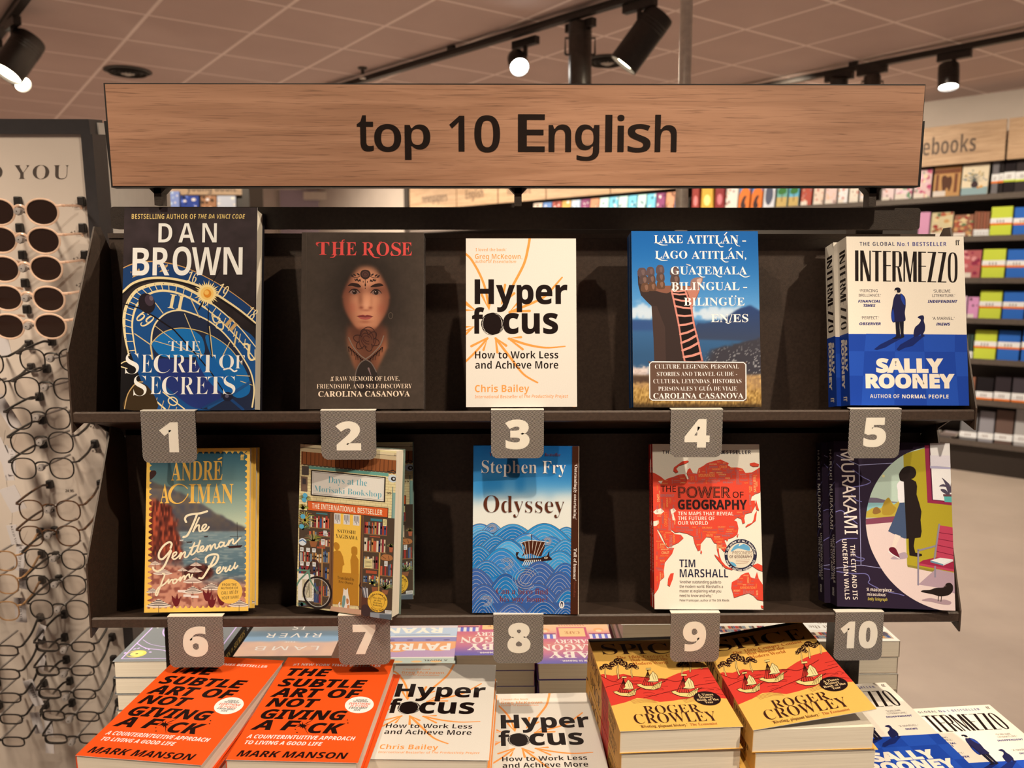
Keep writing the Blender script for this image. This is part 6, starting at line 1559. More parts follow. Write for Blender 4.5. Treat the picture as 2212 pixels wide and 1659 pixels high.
# goods on the wall shelves ------------------------------------------------
def pal(*a): return [ink(*x) for x in a]
def notebook(label, group, s0, s1, z, hgt, thick, col, band=None, deco=None, lean=.12, name='notebook', off=DEP - .05):
    """stands on a shelf, leaning back; s0..s1 in the shelf's own x"""
    wdt = abs(s1 - s0)
    if thick > .05: lean = 0
    M = WM(-min(s0, s1), off, z + .0022)
    o = empty(name, M.to_translation()); o.rotation_euler = (M.to_3x3() @ Euler((-lean, 0, 0)).to_matrix()).to_euler()
    tag(o, label, 'notebook' if name == 'notebook' else 'book', group)
    mb = MB(); mb.col(col); mb.box((0, 0, 0), (wdt, thick, hgt), bev=min(.003, thick * .2))
    if deco: deco(mb, wdt, hgt)
    mb.build('cover', PRINT, o)
    if band:
        b = MB(); b.col(ink(244, 232, 214)).box((-.0015, -.0015, hgt * band[0]), (wdt + .0015, thick + .001, hgt * band[1]))
        if len(band) > 2: b.col(band[2]).box((-.0018, -.0018, hgt * band[0] - .004), (wdt + .0018, thick + .001, hgt * band[0] + .012))
        A = Art(b, [(0, 0), (100, 0), (100, 100), (0, 100)], wdt, hgt * (band[1] - band[0]), O=(0, -.0022, hgt * band[0]))
        for k in range(3): A.rect(30 + 14 * k, 30, 36 + 14 * k, 72, (150, 130, 120), 0)
        A.line([(8, 60), (22, 60)], 4, (150, 130, 120))
        b.build('paper_band', PRINT, o)
    return o
def sx(px, py): return -s_of(wall_at(px, py, DEP - .05))
def flowers(cols, seed, n=26, base=None):
    def f(mb, w, h):
        A = Art(mb, FR, w, h); r_ = random.Random(seed)
        if base: A.full(base)
        for k in range(n):
            x, y, s = r_.uniform(40, 960), r_.uniform(40, 1460), r_.uniform(40, 120)
            A.blob([(x + s * (1 + .4 * r_.random()) * math.cos(q), y + s * math.sin(q)) for q in (0, 1, 2, 3, 4, 5)], r_.choice(cols), 3, 1 if k % 4 == 0 else 0)
        A.rect(0, 1180, 620, 1430, (236, 214, 186))
    return f
def mural(mb, w, h):
    A = Art(mb, FR, w, h); A.full((196, 142, 84)); A.rect(0, 120, 1000, 330, (150, 84, 48)); r_ = random.Random(1)
    for k in range(14): A.rect(70 * k, 130, 70 * k + 40, 320, (96, 56, 36), 0)
    A.up(); A.blob([(300, 500), (420, 420), (520, 520), (640, 480), (700, 760), (620, 1200), (520, 1000), (400, 1250), (320, 900)], (90, 52, 34), 4); A.rect(80, 360, 190, 1250, (120, 70, 44)); A.rect(780, 360, 900, 1250, (120, 70, 44)); A.rect(0, 1150, 480, 1400, (226, 204, 180))
def bouquet(mb, w, h):
    A = Art(mb, FR, w, h); A.full((236, 210, 168)); A.rect(0, 1080, 1000, 1500, (150, 168, 160)); r_ = random.Random(6)
    for k in range(26):
        a = R(-180 * r_.random()); l = r_.uniform(260, 520)
        A.line([(500, 820), (500 + .5 * l * math.cos(a), 820 + .7 * l * math.sin(a)), (500 + l * .9 * math.cos(a), 780 + l * math.sin(a))], [16, 12, 5], (70, 84, 84), up=0); A.ell(500 + l * .9 * math.cos(a), 780 + l * math.sin(a), 40, 32, r_.choice([(96, 116, 130), (200, 160, 80), (120, 130, 110)]), n=8, up=0)
    A.up(); A.blob([(420, 820), (580, 820), (640, 960), (580, 1080), (420, 1080), (360, 960)], (70, 50, 50), 4); A.ell(760, 1060, 70, 60, (220, 160, 80)); A.ell(640, 1100, 60, 50, (206, 140, 70))
LIME, BLUEN, PINKN, BLKN = ink(206, 210, 66), ink(52, 104, 176), ink(220, 150, 170), ink(36, 30, 30)
ORB = ink(236, 120, 40)
r = random.Random(12)
pinkf = [(220, 120, 130), (236, 190, 190), (196, 80, 110), (240, 214, 170), (120, 150, 110)]
warmf = [(206, 150, 90), (180, 90, 60), (226, 196, 140), (110, 120, 80), (160, 60, 50)]
G0 = 'journals on the top shelf of the notebook wall'
def item(row, x0, x1, ytop, label, col, th=.018, band=None, deco=None, group=None, ybot=None, name='notebook'):
    yb = ybot or (424, 513, 603, 690, 777, 865, 955)[row]
    xm = (x0 + x1) / 2
    z1 = wall_at(xm, ytop, DEP - .05).z
    notebook(label, group, sx(x0, ytop), sx(x1, ytop), SH_Z[row] + .001, z1 - SH_Z[row], th, col, band, deco, name=name)
item(0, 1936, 1972, 362, 'pink patterned journal right above the sign post on the top shelf', ink(236, 200, 190), deco=flowers(pinkf, 1, base=(240, 210, 196)), group=G0)
item(0, 1976, 2012, 366, 'journal with a pink and gold swirl cover beside the sign edge', ink(226, 170, 160), deco=flowers(pinkf, 2, base=(232, 190, 176)), group=G0)
item(0, 2018, 2075, 359, 'journal with an orange brown Egyptian style picture on the top shelf', ink(196, 142, 84), deco=mural, group=G0)
item(0, 2079, 2136, 354, 'cream journal with a painted vase of flowers on the top shelf', ink(236, 210, 168), deco=bouquet, group=G0)
for k, (a, b, yt, c) in enumerate(((2144, 2158, 348, (120, 110, 104)), (2160, 2169, 345, (40, 32, 30)), (2171, 2194, 341, (36, 28, 28)), (2196, 2232, 340, (60, 50, 46)), (2236, 2276, 338, (40, 32, 30)))):
    item(0, a, b, yt, ['slim grey notebook first in the row of black notebooks', 'narrow black notebook second in the row of black notebooks', 'black notebook with white and lime band, third in its row', 'charcoal notebook at the right picture edge on the top shelf', 'black notebook beyond the right picture edge'][k], ink(*c), band=(.36, .62, LIME if k > 1 else ORB), group='black notebooks on the top shelf')
item(1, 1985, 2008, 458, 'pink journal on the second shelf beside the bracket', PINKN, deco=None, group='journals on the second shelf')
item(1, 2012, 2058, 459, 'journal with a pale floral cover on the second shelf', ink(206, 180, 130), deco=flowers(warmf, 3, base=(214, 190, 140)), group='journals on the second shelf')
item(1, 2061, 2103, 464, 'journal with a rusty flower pattern on the second shelf', ink(150, 90, 66), deco=flowers(warmf, 4, 34, base=(150, 96, 70)), group='journals on the second shelf')
for k in range(5):
    item(1, 2106 + 6.6 * k, 2111.5 + 6.6 * k, 458, ['first', 'second', 'third', 'fourth', 'fifth'][k] + ' slim brick red journal spine left of the lime notebook', ink(150 + 10 * (k % 2), 96, 70), th=.1, band=(.0, .3), group='slim journals seen by their spines')
lime_rows = ((1, 2141, 2187, 446, 2191, 2236), (2, 2123, 2172, 538, 2176, 2222), (3, 2117, 2164, 628, 2168, 2214), (4, 2106, 2153, 714, 2157, 2204))
for row, a, b, yt, c, d in lime_rows:
    nm = {1: 'second', 2: 'third', 3: 'fourth', 4: 'fifth'}[row]
    item(row, a, b, yt, 'lime green notebook with a white and orange band on the %s shelf' % nm, LIME, band=(.40, .62, ORB), group='lime notebooks')
    item(row, c, d, yt + 1, 'blue notebook with a white and orange band on the %s shelf' % nm, BLUEN, band=(.40, .62, ORB), group='blue notebooks')
    item(row, d + 5, d + 52, yt, 'blue notebook at the right end of the %s shelf' % nm, BLUEN, band=(.40, .62, ORB), group='blue notebooks')
item(2, 2070, 2119, 541, 'red floral journal behind the white bestseller on the third shelf', ink(190, 100, 96), deco=flowers([(200, 90, 90), (150, 50, 70), (226, 150, 140)], 7, base=(186, 96, 92)), group='journals on the third shelf')
item(3, 2066, 2088, 640, 'pale pink journal on the fourth shelf close to the white bestseller', ink(236, 190, 196), group='journals on the fourth shelf'); item(3, 2091, 2114, 642, 'rose pink journal with a dark sketch on the fourth shelf', ink(226, 150, 180), group='journals on the fourth shelf', deco=flowers([(120, 80, 90)], 8, 5))
for k in range(4): item(4, 2074 + 7.6 * k, 2080 + 7.6 * k, 724, ['first', 'second', 'third', 'fourth'][k] + ' dark journal spine left of the lime notebook on the fifth shelf', ink(90 - 8 * k, 80, 70), th=.1, band=(.0, .3), group='slim journals seen by their spines')
for k, (a, b) in enumerate(((2088, 2106), (2110, 2146), (2150, 2184), (2188, 2226))):
    item(5, a, b, 815 + 2 * (k % 2), ['brown', 'black', 'dark grey', 'charcoal'][k] + ' notebook with a low white band on the sixth shelf', ink(*((150, 96, 70), (34, 28, 28), (54, 44, 44), (70, 60, 60))[k]), band=(.05, .38, ORB), group='dark notebooks on the sixth shelf')
for k, (a, b) in enumerate(((2076, 2112), (2116, 2148), (2152, 2190), (2194, 2230))):
    item(6, a, b, 892 - 2 * k, ['grey', 'silver', 'brown', 'pale'][k] + ' notebook in clear wrap on the lowest shelf', ink(*((120, 112, 104), (150, 140, 134), (110, 84, 70), (176, 164, 150))[k]), th=.03, band=(.1, .3), group='notebooks on the lowest shelf')
for k, (a, z_, c) in enumerate(((1975, 0, (120, 108, 90)), (1990, .022, (140, 124, 110)), (2022, 0, (96, 84, 76)), (2032, .022, (130, 110, 96)))):
    x = sx(a, 945); M = WM(-x, DEP - .02, SH_Z[6] + .001 + z_)
    o = empty('magazine', M.to_translation(), M.to_euler()); tag(o, ['olive grey', 'pale grey', 'dark grey', 'brown'][k] + ' magazine lying flat on the lowest shelf', 'magazine', 'magazines lying on the lowest shelf')
    mb = MB(); mb.col(ink(*c)).box((0, 0, 0), (.12, .15, .02), bev=.002); Art(mb, FR, .12, .15, O=(0, 0, .02), V=(0, 1, 0), N=(0, 0, 1)).rect(100, 200, 900, 700, tuple(v + 60 for v in c)); mb.build('cover', PRINT, o)
    mb = MB().box((.002, .002, .002), (.121, .148, .018)); mb.build('page_block', PAGES, o)

# picture books in the strip that shows under the wooden sign (top shelf, further left)
strip = [(1566, 1592, 'pale'), (1595, 1618, 'orange wave'), (1622, 1645, 'orange wave'), (1649, 1672, 'white and grey'), (1677, 1699, 'green tree'), (1703, 1724, 'blue green tree'), (1730, 1752, 'red'), (1757, 1778, 'cream'), (1782, 1806, 'cream and pink'), (1810, 1830, 'white'), (1834, 1853, 'ivory'), (1857, 1876, 'white floral'), (1905, 1930, 'blush floral')]
scol = {'pale': (230, 214, 190), 'orange wave': (226, 120, 60), 'white and grey': (226, 216, 206), 'green tree': (120, 170, 150), 'blue green tree': (110, 176, 190), 'red': (190, 90, 70), 'cream': (236, 206, 176), 'cream and pink': (236, 200, 180), 'white': (244, 230, 214), 'ivory': (240, 220, 190), 'white floral': (246, 226, 210), 'blush floral': (240, 206, 190)}
nth = {'orange wave': ['left', 'right']}
cnt = {}
for a, b, k in strip:
    i = cnt.get(k, 0); cnt[k] = i + 1
    lab = (nth[k][i] + ' one of two ' if k in nth else '') + k + ' picture book in the gap under the sign'
    def deco(mb, w, h, k=k, a=a):
        A = Art(mb, FR, w, h); A.full(scol[k])
        if k == 'orange wave': A.full((70, 130, 180)); A.blob([(0, 700), (300, 350), (700, 300), (1000, 600), (1000, 1500), (0, 1500)], (232, 120, 50), 4); A.blob([(200, 1200), (420, 800), (700, 760), (560, 1050), (700, 1300), (400, 1500)], (60, 40, 40), 4)
        elif 'tree' in k: A.rect(0, 900, 1000, 1500, (206, 170, 100)); A.blob([(100, 500), (500, 250), (900, 480), (800, 700), (200, 720)], (70, 120, 60), 4); A.rect(470, 700, 540, 1150, (90, 60, 40))
        elif k == 'white and grey': A.blob([(200, 300), (700, 250), (850, 900), (500, 1300), (150, 1000)], (90, 90, 100), 4)
        else: flowers([(210, 130, 110), (236, 190, 150), (150, 120, 110)], a, 10)(mb, w, h)
    z1 = wall_at((a + b) / 2, 404 + (1990 - a) * .004, DEP - .05).z
    notebook(lab, 'picture books on the top wall shelf', sx(a, 420), sx(b, 420), SH_Z[0] + .001, z1 - SH_Z[0] + .06, .02, ink(*scol[k]), None, deco, name='picture_book')
for k, (a, b, c) in enumerate(((1496, 1512, (150, 60, 50)), (1516, 1542, (214, 160, 60)), (1546, 1566, (140, 50, 48)))):
    x0, x1 = sx(a, 420), sx(b, 420); M = WM(-x0, DEP - .04, SH_Z[0] + .001)
    o = empty('gift_bag', M.to_translation(), M.to_euler()); tag(o, ['narrow red', 'mustard yellow', 'dark red'][k] + ' gift bag on the top wall shelf right of the steel pole', 'bag', 'gift bags on the top wall shelf')
    w = x1 - x0; mb = MB(); mb.col(ink(*c)); mb.prism([(0, 0), (w, 0), (w * .94, .26), (w * .06, .26)], Matrix(((1, 0, 0, 0), (0, 0, 1, 0), (0, 1, 0, 0), (0, 0, 0, 1))), .06)
    Art(mb, FR, w, .26).ell(500, 800, 260, 300, tuple(min(255, v + 70) for v in c)); mb.build('bag_body', PRINT, o)
    mb = MB(); mb.tube(catmull([(w * .3, 0, .26), (w * .35, -.004, .32), (w * .65, -.004, .32), (w * .7, 0, .26)], 6), .004, 6); mb.build('handle', SHELFB, o)
# magazines and books between the sign post and the pole, higher up the wall further away
for k in range(16):
    px = 1150 + k * 20.5; c = [(230, 200, 170), (110, 140, 180), (190, 96, 80), (226, 170, 90), (200, 210, 216), (150, 80, 110), (220, 150, 110), (70, 130, 180)][k % 8] if px < 1285 or px > 1400 else [(130, 200, 220), (210, 236, 240)][k % 2]
    x0, x1 = -s_of(wall_at(px, 430, DEP - .05)), -s_of(wall_at(px + 18, 430, DEP - .05))
    def deco(mb, w, h, k=k, c=c): flowers([tuple(min(255, int(v * .6)) for v in c), (240, 226, 206)], k + 40, 9, base=c)(mb, w, h)
    notebook('small blurred magazine in the far row under the sign, number %s from the middle post' % ('one two three four five six seven eight nine ten eleven twelve thirteen fourteen fifteen sixteen'.split()[k]), 'far magazines on the top wall shelf', x0, x1, SH_Z[0] + .001, FZ0 - SH_Z[0] - .03, .02, ink(*c), None, deco, name='magazine')

# ------------------------------------------------------------------ the free standing young adult unit on the left
YU = 6.2
ya = empty('book_unit', (onY(400, 420, YU).x, YU, 0)); tag(ya, 'dark book unit with an oak header far behind the eyewear stand', 'bookcase')
def lx(px, Y=YU): return onY(px, 420, Y).x - ya.location.x
ztop = onY(450, 398, YU).z; zf = onY(450, 421, YU).z; zs = onY(400, 446, YU).z
mb = MB(); mb.box((lx(180), 0, zf), (lx(547), .02, ztop + .12), bev=.002); f = mb.build('fascia', OAKW, ya)
v, fc = text_mesh('young adult', 'bold', -.01, 3); c0, c1 = cap_h('bold', -.01); xa, xb = lx(404), lx(510)
mb = MB(); mb.add([(xa + (p[0] - v[:, 0].min()) * (xb - xa) / np.ptp(v[:, 0]), -.002, zf + .025 + (p[1] - c0) / (c1 - c0) * .055) for p in v], fc); mb.build('lettering', surface('unit_lettering', (0.12, .085, .065), .6), f)
mb = MB(); mb.box((lx(545), -.25, 0), (lx(560), .1, ztop + .16)); mb.build('end_panel', SHELFB, ya)
mb = MB(); mb.box((lx(180), .05, 0), (lx(545), .08, zf)); mb.build('back_panel', SHELFB, ya)
for z in (zs - .1, zs - .5, zs - .9, zs - 1.3): mb = MB(); mb.box((lx(180), -.22, z - .02), (lx(545), .05, z)); mb.build('shelf', SHELFB, ya)
yb = [(232, 252, (60, 110, 150), 'teal'), (262, 286, (150, 150, 150), 'silver'), (290, 336, (200, 120, 150), 'pink'), (352, 386, (140, 150, 190), 'lilac'), (389, 428, (50, 70, 140), 'navy'), (433, 466, (176, 120, 80), 'tan'), (468, 508, (206, 200, 196), 'white')]
for a, b, c, nm in yb:
    Y = YU - .14
    x0, x1 = onY(a, 430, Y).x, onY(b, 430, Y).x
    o = empty('novel', (x0, Y, zs - .1 + .005), (-.08, 0, 0)); tag(o, '%s young adult novel facing out under the far oak header' % nm, 'book', 'novels on the far book unit')
    hh = onY((a + b) / 2, 414 if a < 380 else 424, Y).z - (zs - .1)
    mb = MB(); mb.col(ink(*c)).box((0, 0, 0), (x1 - x0, .03, hh), bev=.002); flowers([tuple(min(255, v + 60) for v in c), tuple(int(v * .5) for v in c), (240, 220, 200)], a, 12, base=c)(mb, x1 - x0, hh); mb.build('cover', PRINT, o)
# ------------------------------------------------------------------ eyewear stand on the left
EYP = surface('eyewear_panel', (0.56, 0.50, 0.465), 0.32, spec=.5, noise=.03, scale=8)
EYF = surface('charcoal_frame', (0.030, 0.028, 0.032), 0.4, noise=.1)
EYS = surface('pale_side_panel', (0.60, 0.585, 0.57), 0.4, noise=.03)
T0, T1 = onY(178, 290, 1.445), onY(270, 1377, 1.59)
PX = Vector((1, 0, 0)); PD = (T1 - T0)                      # right edge of the panel runs along PD
PN = PX.cross(PD).normalized()
if PN.y > 0: PN = -PN
PU = PN.cross(PX).normalized()
if PU.z < 0: PU = -PU
def disp(px, py, off=0.0): return onP(px, py, T0 + PN * off, PN)
st = empty('eyewear_stand', (T0.x - .25, 1.75, 0)); tag(st, 'tall eyewear stand with pale panel and charcoal frame at left', 'display stand')
def loc(p): return Vector(p) - st.location
PB = T0 + PD.normalized() * 1.42
XL = -1.42
skew = (PB.x - T0.x)
Ez = (PB - T0) - PX * skew                                    # straight down within the panel
def quad_prism(pts, n, t): # pts world, extruded along n*t
    vs = [loc(p) for p in pts] + [loc(p + n * t) for p in pts]; k = len(pts)
    mb = MB(); mb.add(vs, [tuple(range(k)), tuple(reversed(range(k, 2 * k)))] + [(i, i + k, (i + 1) % k + k, (i + 1) % k) for i in range(k)]); return mb
TL = Vector((XL, T0.y, T0.z)); BL = TL + Ez; BRp = T0 + Ez + PX * skew
pnl = quad_prism([TL, T0, BRp, BL], -PN, .02)
pa = pnl.build('panel', EYP, st)
fw_ = disp(196, 262) - disp(178, 290)
UP1 = PU * .024
o1 = quad_prism([TL + UP1, T0 + UP1 + PX * .016, T0 + PX * .016, TL], -PN, .05)
for a, b in ((0, 1),):
    b_ = [T0 + PX * .0, T0 + PX * .019, BRp + PX * .019, BRp]
    q = quad_prism(b_, -PN, .05); n0 = len(o1.v); o1.v += q.v; o1.c += q.c; o1.m += q.m; o1.f += [[i + n0 for i in f] for f in q.f]
o1.v = [tuple(Vector(v) + PN * .006) for v in o1.v]
o1.build('frame', EYF, st)
sd = quad_prism([TL + UP1 * .8, T0 + UP1 * .8 + PX * .019, BRp + PX * .019, BL], -PN, .30); sd.v = [tuple(Vector(v) - PN * .022) for v in sd.v]
sd.build('body', EYS, st)
mb = MB(); mb.box((XL - st.location.x, -.02, 0), (BRp.x + .02 - st.location.x, .34, PB.z + .02)); mb.build('base', EYF, st)
# printed words on the panel: frame coordinates straight from the photograph
TXT = surface('panel_lettering', (0.06, 0.045, 0.04), .6)
def panel_text(t, x0, x1, yt, yb, font='sans', off=0.0, sp=1.0, name='lettering'):
    v, fc = text_mesh(t, font, off, 3, sp); c0, c1 = cap_h(font, off)
    a, b = v[:, 0].min(), v[:, 0].max(); ym = (yt + yb) / 2
    P0, P1, Q0, Q1 = disp(x0, ym, .0006), disp(x1, ym, .0006), disp((x0 + x1) / 2, yb, .0006), disp((x0 + x1) / 2, yt, .0006)
    mb = MB()
    mb.add([loc(P0 + (P1 - P0) * ((p[0] - a) / (b - a)) + (Q1 - Q0) * ((p[1] - c0) / (c1 - c0) - .5)) for p in v], fc)
    return mb.build(name, TXT, st)
panel_text('I NEED YOU', -192, 149, 357, 386, 'serif', -.014, 1.15)
for t, x0, y in (('+1.0', 147, 444), ('+1.5', 152, 502), ('+2.0', 157, 559), ('+2.5', 163, 616), ('+3.0', 169, 672), ('+2.5', 193, 921), ('+3.0', 198, 974), ('+1.0', 206, 1057), ('+1.5', 211, 1108)):
    panel_text(t, x0, x0 + 21, y - 4, y + 4)
for x0, y in ((116, 765), (141, 1060)): panel_text('24.95', x0, x0 + 18, y - 3, y + 3, 'bold')

# glasses
def outline(kind):
    P = []
    for k in range(40):
        t = 2 * math.pi * k / 40; c, s = math.cos(t), math.sin(t)
        e = {'sun': .95, 'round': .80, 'rect': .62}[kind]
        a, b = {'sun': (.0268, .0206), 'round': (.0214, .0192), 'rect': (.0206, .0104)}[kind]
        x = a * math.copysign(abs(c) ** e, c); z = b * math.copysign(abs(s) ** e, s)
        if kind != 'rect': x *= 1 - .10 * (1 - (z / b)) * .5      # narrower towards the cheek
        P.append((x, z))
    return P
def make_glasses(kind, fmat, lmat):
    root = empty('sunglasses' if kind == 'sun' else 'reading_glasses')
    half = {'sun': .0345, 'round': .0325, 'rect': .0325}[kind]; rr_ = {'sun': .0017, 'round': .0013, 'rect': .0015}[kind]
    out = outline(kind); mb = MB()
    for sx_ in (-1, 1):
        mb.tube([(sx_ * half + sx_ * x, .0006 * 0 + .06 * (x * sx_ * sx_) ** 2, z) for x, z in out], rr_, 8, closed=True)
    bz = {'sun': .007, 'round': .009, 'rect': .003}[kind]; gap = half - {'sun': .0265, 'round': .021, 'rect': .0204}[kind]
    mb.tube(catmull([(-gap - .001, 0, bz - .001), (-gap * .5, -.001, bz + .003), (gap * .5, -.001, bz + .003), (gap + .001, 0, bz - .001)], 5), rr_ * 1.25, 8)
    ew = half + {'sun': .0268, 'round': .0214, 'rect': .0206}[kind]; ez = {'sun': .010, 'round': .011, 'rect': .007}[kind]
    for s in (-1, 1): mb.tube([(s * (ew - .004), 0, ez), (s * (ew + .004), .001, ez + .0005), (s * (ew + .006), .006, ez)], rr_ * 1.3, 8)
    mb.build('frame', fmat, root, smooth=True)
    for s in (-1, 1):
        mb = MB(); pts = [(s * half + s * x * .97, .0012, z * .97) for x, z in out]
        mb.add([(s * half, .0002, 0)] + pts, [(0, 1 + k, 1 + (k + 1) % 40) for k in range(40)]); mb.build('lens', lmat, root, smooth=True)
    tz = {'sun': -.006, 'round': .004, 'rect': .010}[kind]
    for s in (-1, 1):
        mb = MB(); mb.tube(catmull([(s * (ew + .006), .006, ez), (s * (ew + .005), .04, ez + tz * .4), (s * (ew - .002), .074, ez + tz), (s * (ew - .006), .086, ez + tz * 1.0 - .004)], 5), .0022, 8)
        mb.build('temple', fmat, root, smooth=True)
    return root
def translucent(name, col, mixf):
    m, nt, N, L, b = new_mat(name)
    b.inputs['Base Color'].default_value = tuple(col) + (1,); b.inputs['Roughness'].default_value = .15; b.inputs['Specular IOR Level'].default_value = .7
    t = nd(nt, 'ShaderNodeBsdfTransparent'); t.inputs[0].default_value = (1.0, .90, .82, 1)
    mx = nd(nt, 'ShaderNodeMixShader'); mx.inputs[0].default_value = mixf
    L.new(t.outputs[0], mx.inputs[1]); L.new(b.outputs[0], mx.inputs[2]); L.new(mx.outputs[0], N['Material Output'].inputs[0])
    return m
CHAMP = translucent('champagne_acetate', (0.80, 0.60, 0.49), .5)
BLKF = surface('black_acetate', (0.012, 0.009, 0.008), 0.3); TORT = surface('dark_tortoise', (0.05, 0.022, 0.010), 0.25, noise=.8, scale=120); GOLDW = surface('gold_wire', (0.62, 0.38, 0.20), 0.25, .8)
SUNL = surface('brown_sun_lens', (0.016, 0.007, 0.005), 0.06, spec=.6, noise=.0)
CLRL = clear_lens('clear_lens', (0.93, 0.90, 0.88), .30)
PEG = surface('nose_peg_plastic', (0.24, 0.22, 0.22), 0.15, spec=.9, noise=.03)
protos = {'sun': make_glasses('sun', CHAMP, SUNL), 'round': make_glasses('round', BLKF, CLRL), 'rect': make_glasses('rect', BLKF, CLRL), 'tort': make_glasses('round', TORT, CLRL), 'wire': make_glasses('round', GOLDW, CLRL)}
used = set()
OFFG = .098
NW = 'first second third fourth fifth sixth seventh eighth ninth tenth'.split()
def put(kind, px, py, label, group, tilt=0.0, slot=True):
    P = disp(px, py, OFFG)
    root = protos[kind] if kind not in used else copy_tree(protos[kind])
    used.add(kind)
    root.location = P; root.rotation_euler = (math.atan2(PU.y, PU.z) * -1, tilt, 0); tag(root, label, 'glasses', group)
    mb = MB(); a = loc(P + Vector((0, .0, {'sun': .0005, 'round': .003, 'rect': -.004}[{'tort': 'round', 'wire': 'round'}.get(kind, kind)]))); mb.tube([a + Vector((0, .0, 0)), a + Vector((0, OFFG - .006, .002))], [.0022, .0022], 10); mb.lathe([(.001, .0), (.0055, .001), (.0065, .005), (.0055, .010), (.003, .011)], Matrix.Translation(a + Vector((0, -.011, .0))) @ Matrix.Rotation(-math.pi / 2, 4, 'X'), 12, caps=False)
    mb.build('nose_peg', PEG, st, smooth=True)
    if slot:
        for s in (-1, 1):
            q = loc(P + PX * s * {'sun': .0535, 'round': .047, 'rect': .0465}[{'tort': 'round', 'wire': 'round'}.get(kind, kind)] - PN * (OFFG - .004) + PU * .010)
            mb = MB(); mb.box((q.x - .0055, q.y - .0055, q.z - .007), (q.x + .0055, q.y + .008, q.z + .009), bev=.002); mb.build('temple_slot', BLACKP, st)
for k, (x, y) in enumerate(((44, 458), (48, 519), (54, 581), (60, 645), (64, 705))):
    put('sun', x, y, '%s from the top of the five brown sunglasses with champagne frames' % NW[k], 'champagne sunglasses', tilt=(.0, .02, -.01, .03, .0)[k])
rows = [(113, 778), (101, 840), (84, 904), (91, 957), (93, 1012), (108, 1103), (108, 1158), (119, 1208), (122, 1264), (129, 1317)]
for k, (x, y) in enumerate(rows):
    put('tort' if k in (5, 6) else 'round', x, y, '%s pair of %s round reading glasses below the sunglasses' % (NW[k], 'tortoise' if k in (5, 6) else 'black'), 'round reading glasses', tilt=(0, .03, 0, -.02, 0, .02, .0, .03, .01, .02)[k])
for k, (x, y) in enumerate(((141, 1397), (141, 1449), (145, 1499), (153, 1547), (158, 1596))):
    put('rect', x, y, '%s from the top of the narrow black reading glasses in the right column' % NW[k], 'narrow reading glasses', tilt=(.02, .0, .02, .03, .0)[k])
for k, (x, y) in enumerate(((-24, 1405), (-20, 1456), (-17, 1507), (-13, 1553), (-8, 1602))):
    put('rect', x, y, '%s from the top of the narrow black reading glasses cut by the left edge' % NW[k], 'narrow reading glasses', tilt=.02)
for k, (x, y) in enumerate(((-28, 1212), (-24, 1262), (-22, 1320))):
    put('wire', x, y, '%s thin gold wire reading glasses cut by the left edge' % ['upper', 'middle', 'lower'][k], 'gold reading glasses')
for k, (x, y) in enumerate(((-62, 785), (-56, 838))):
    put('round', x, y, '%s round black reading glasses beyond the left edge under the sunglasses' % ['upper', 'lower'][k], 'round reading glasses')
# paper tags hanging from the glasses
TAGP = ink(206, 186, 168)
tags = [(6, 735, 24, 74, 4, 0), (14, 890, 26, 80, 24, 0), (8, 985, 22, 84, 14, 0), (14, 1000, 20, 82, 2, 0), (26, 998, 15, 62, -8, 1), (28, 1078, 36, 58, 18, 0), (30, 1155, 22, 46, 6, 1), (43, 1205, 20, 64, -14, 1), (50, 1250, 18, 50, -10, 1), (44, 1318, 24, 60, -4, 1), (88, 1365, 16, 36, -24, 2), (90, 1432, 14, 44, -18, 0), (72, 1497, 22, 66, 14, 2), (80, 1562, 20, 54, 4, 0), (106, 1590, 18, 90, -6, 2)]
for k, (x, y, w, h, ro, kind) in enumerate(tags):
    off = OFFG - .03 - .004 * (k % 4)
    c = disp(x, y, off); sc = (disp(x + 10, y, off) - disp(x, y, off)).length / 10
    W_, H_ = w * sc, h * sc
    o = empty('price_tag', c); o.rotation_euler = (math.atan2(PU.y, PU.z) * -1, R(-ro), 0)
    tag(o, ['small plain pale paper tag', 'pale paper tag with dark lettering', 'white barcode tag'][kind] + ' hanging from the glasses, %s tag from the top' % ('first second third fourth fifth sixth seventh eighth ninth tenth eleventh twelfth thirteenth fourteenth fifteenth'.split()[k]), 'tag', 'tags on the eyewear stand')
    mb = MB(); mb.col(TAGP).box((-W_ / 2, 0, -H_ / 2), (W_ / 2, .0006, H_ / 2))
    A = Art(mb, [(0, 0), (100, 0), (100, 300), (0, 300)], W_, H_, O=(-W_ / 2, 0, -H_ / 2))
    if kind == 1: A.text('I NEED YOU', -75, 175, 135, 165, (70, 56, 50), 'serif', -.01, rot=-90); A.ell(50, 25, 6, 6, (60, 50, 46), n=10)
    if kind == 2: [A.rect(30, 60 + 9 * j, 70, 60 + 9 * j + 3 + 3 * (j % 3 == 0), (60, 50, 46), 0) for j in range(16)]; A.rect(78, 60, 84, 200, (120, 104, 96), 0)
    mb.build('card', PRINT, o)
    mb = MB(); mb.tube([(0, 0, H_ / 2 - .004), (.004, .01, H_ / 2 + .025)], .0005, 5); mb.build('string', CLEARP, o)
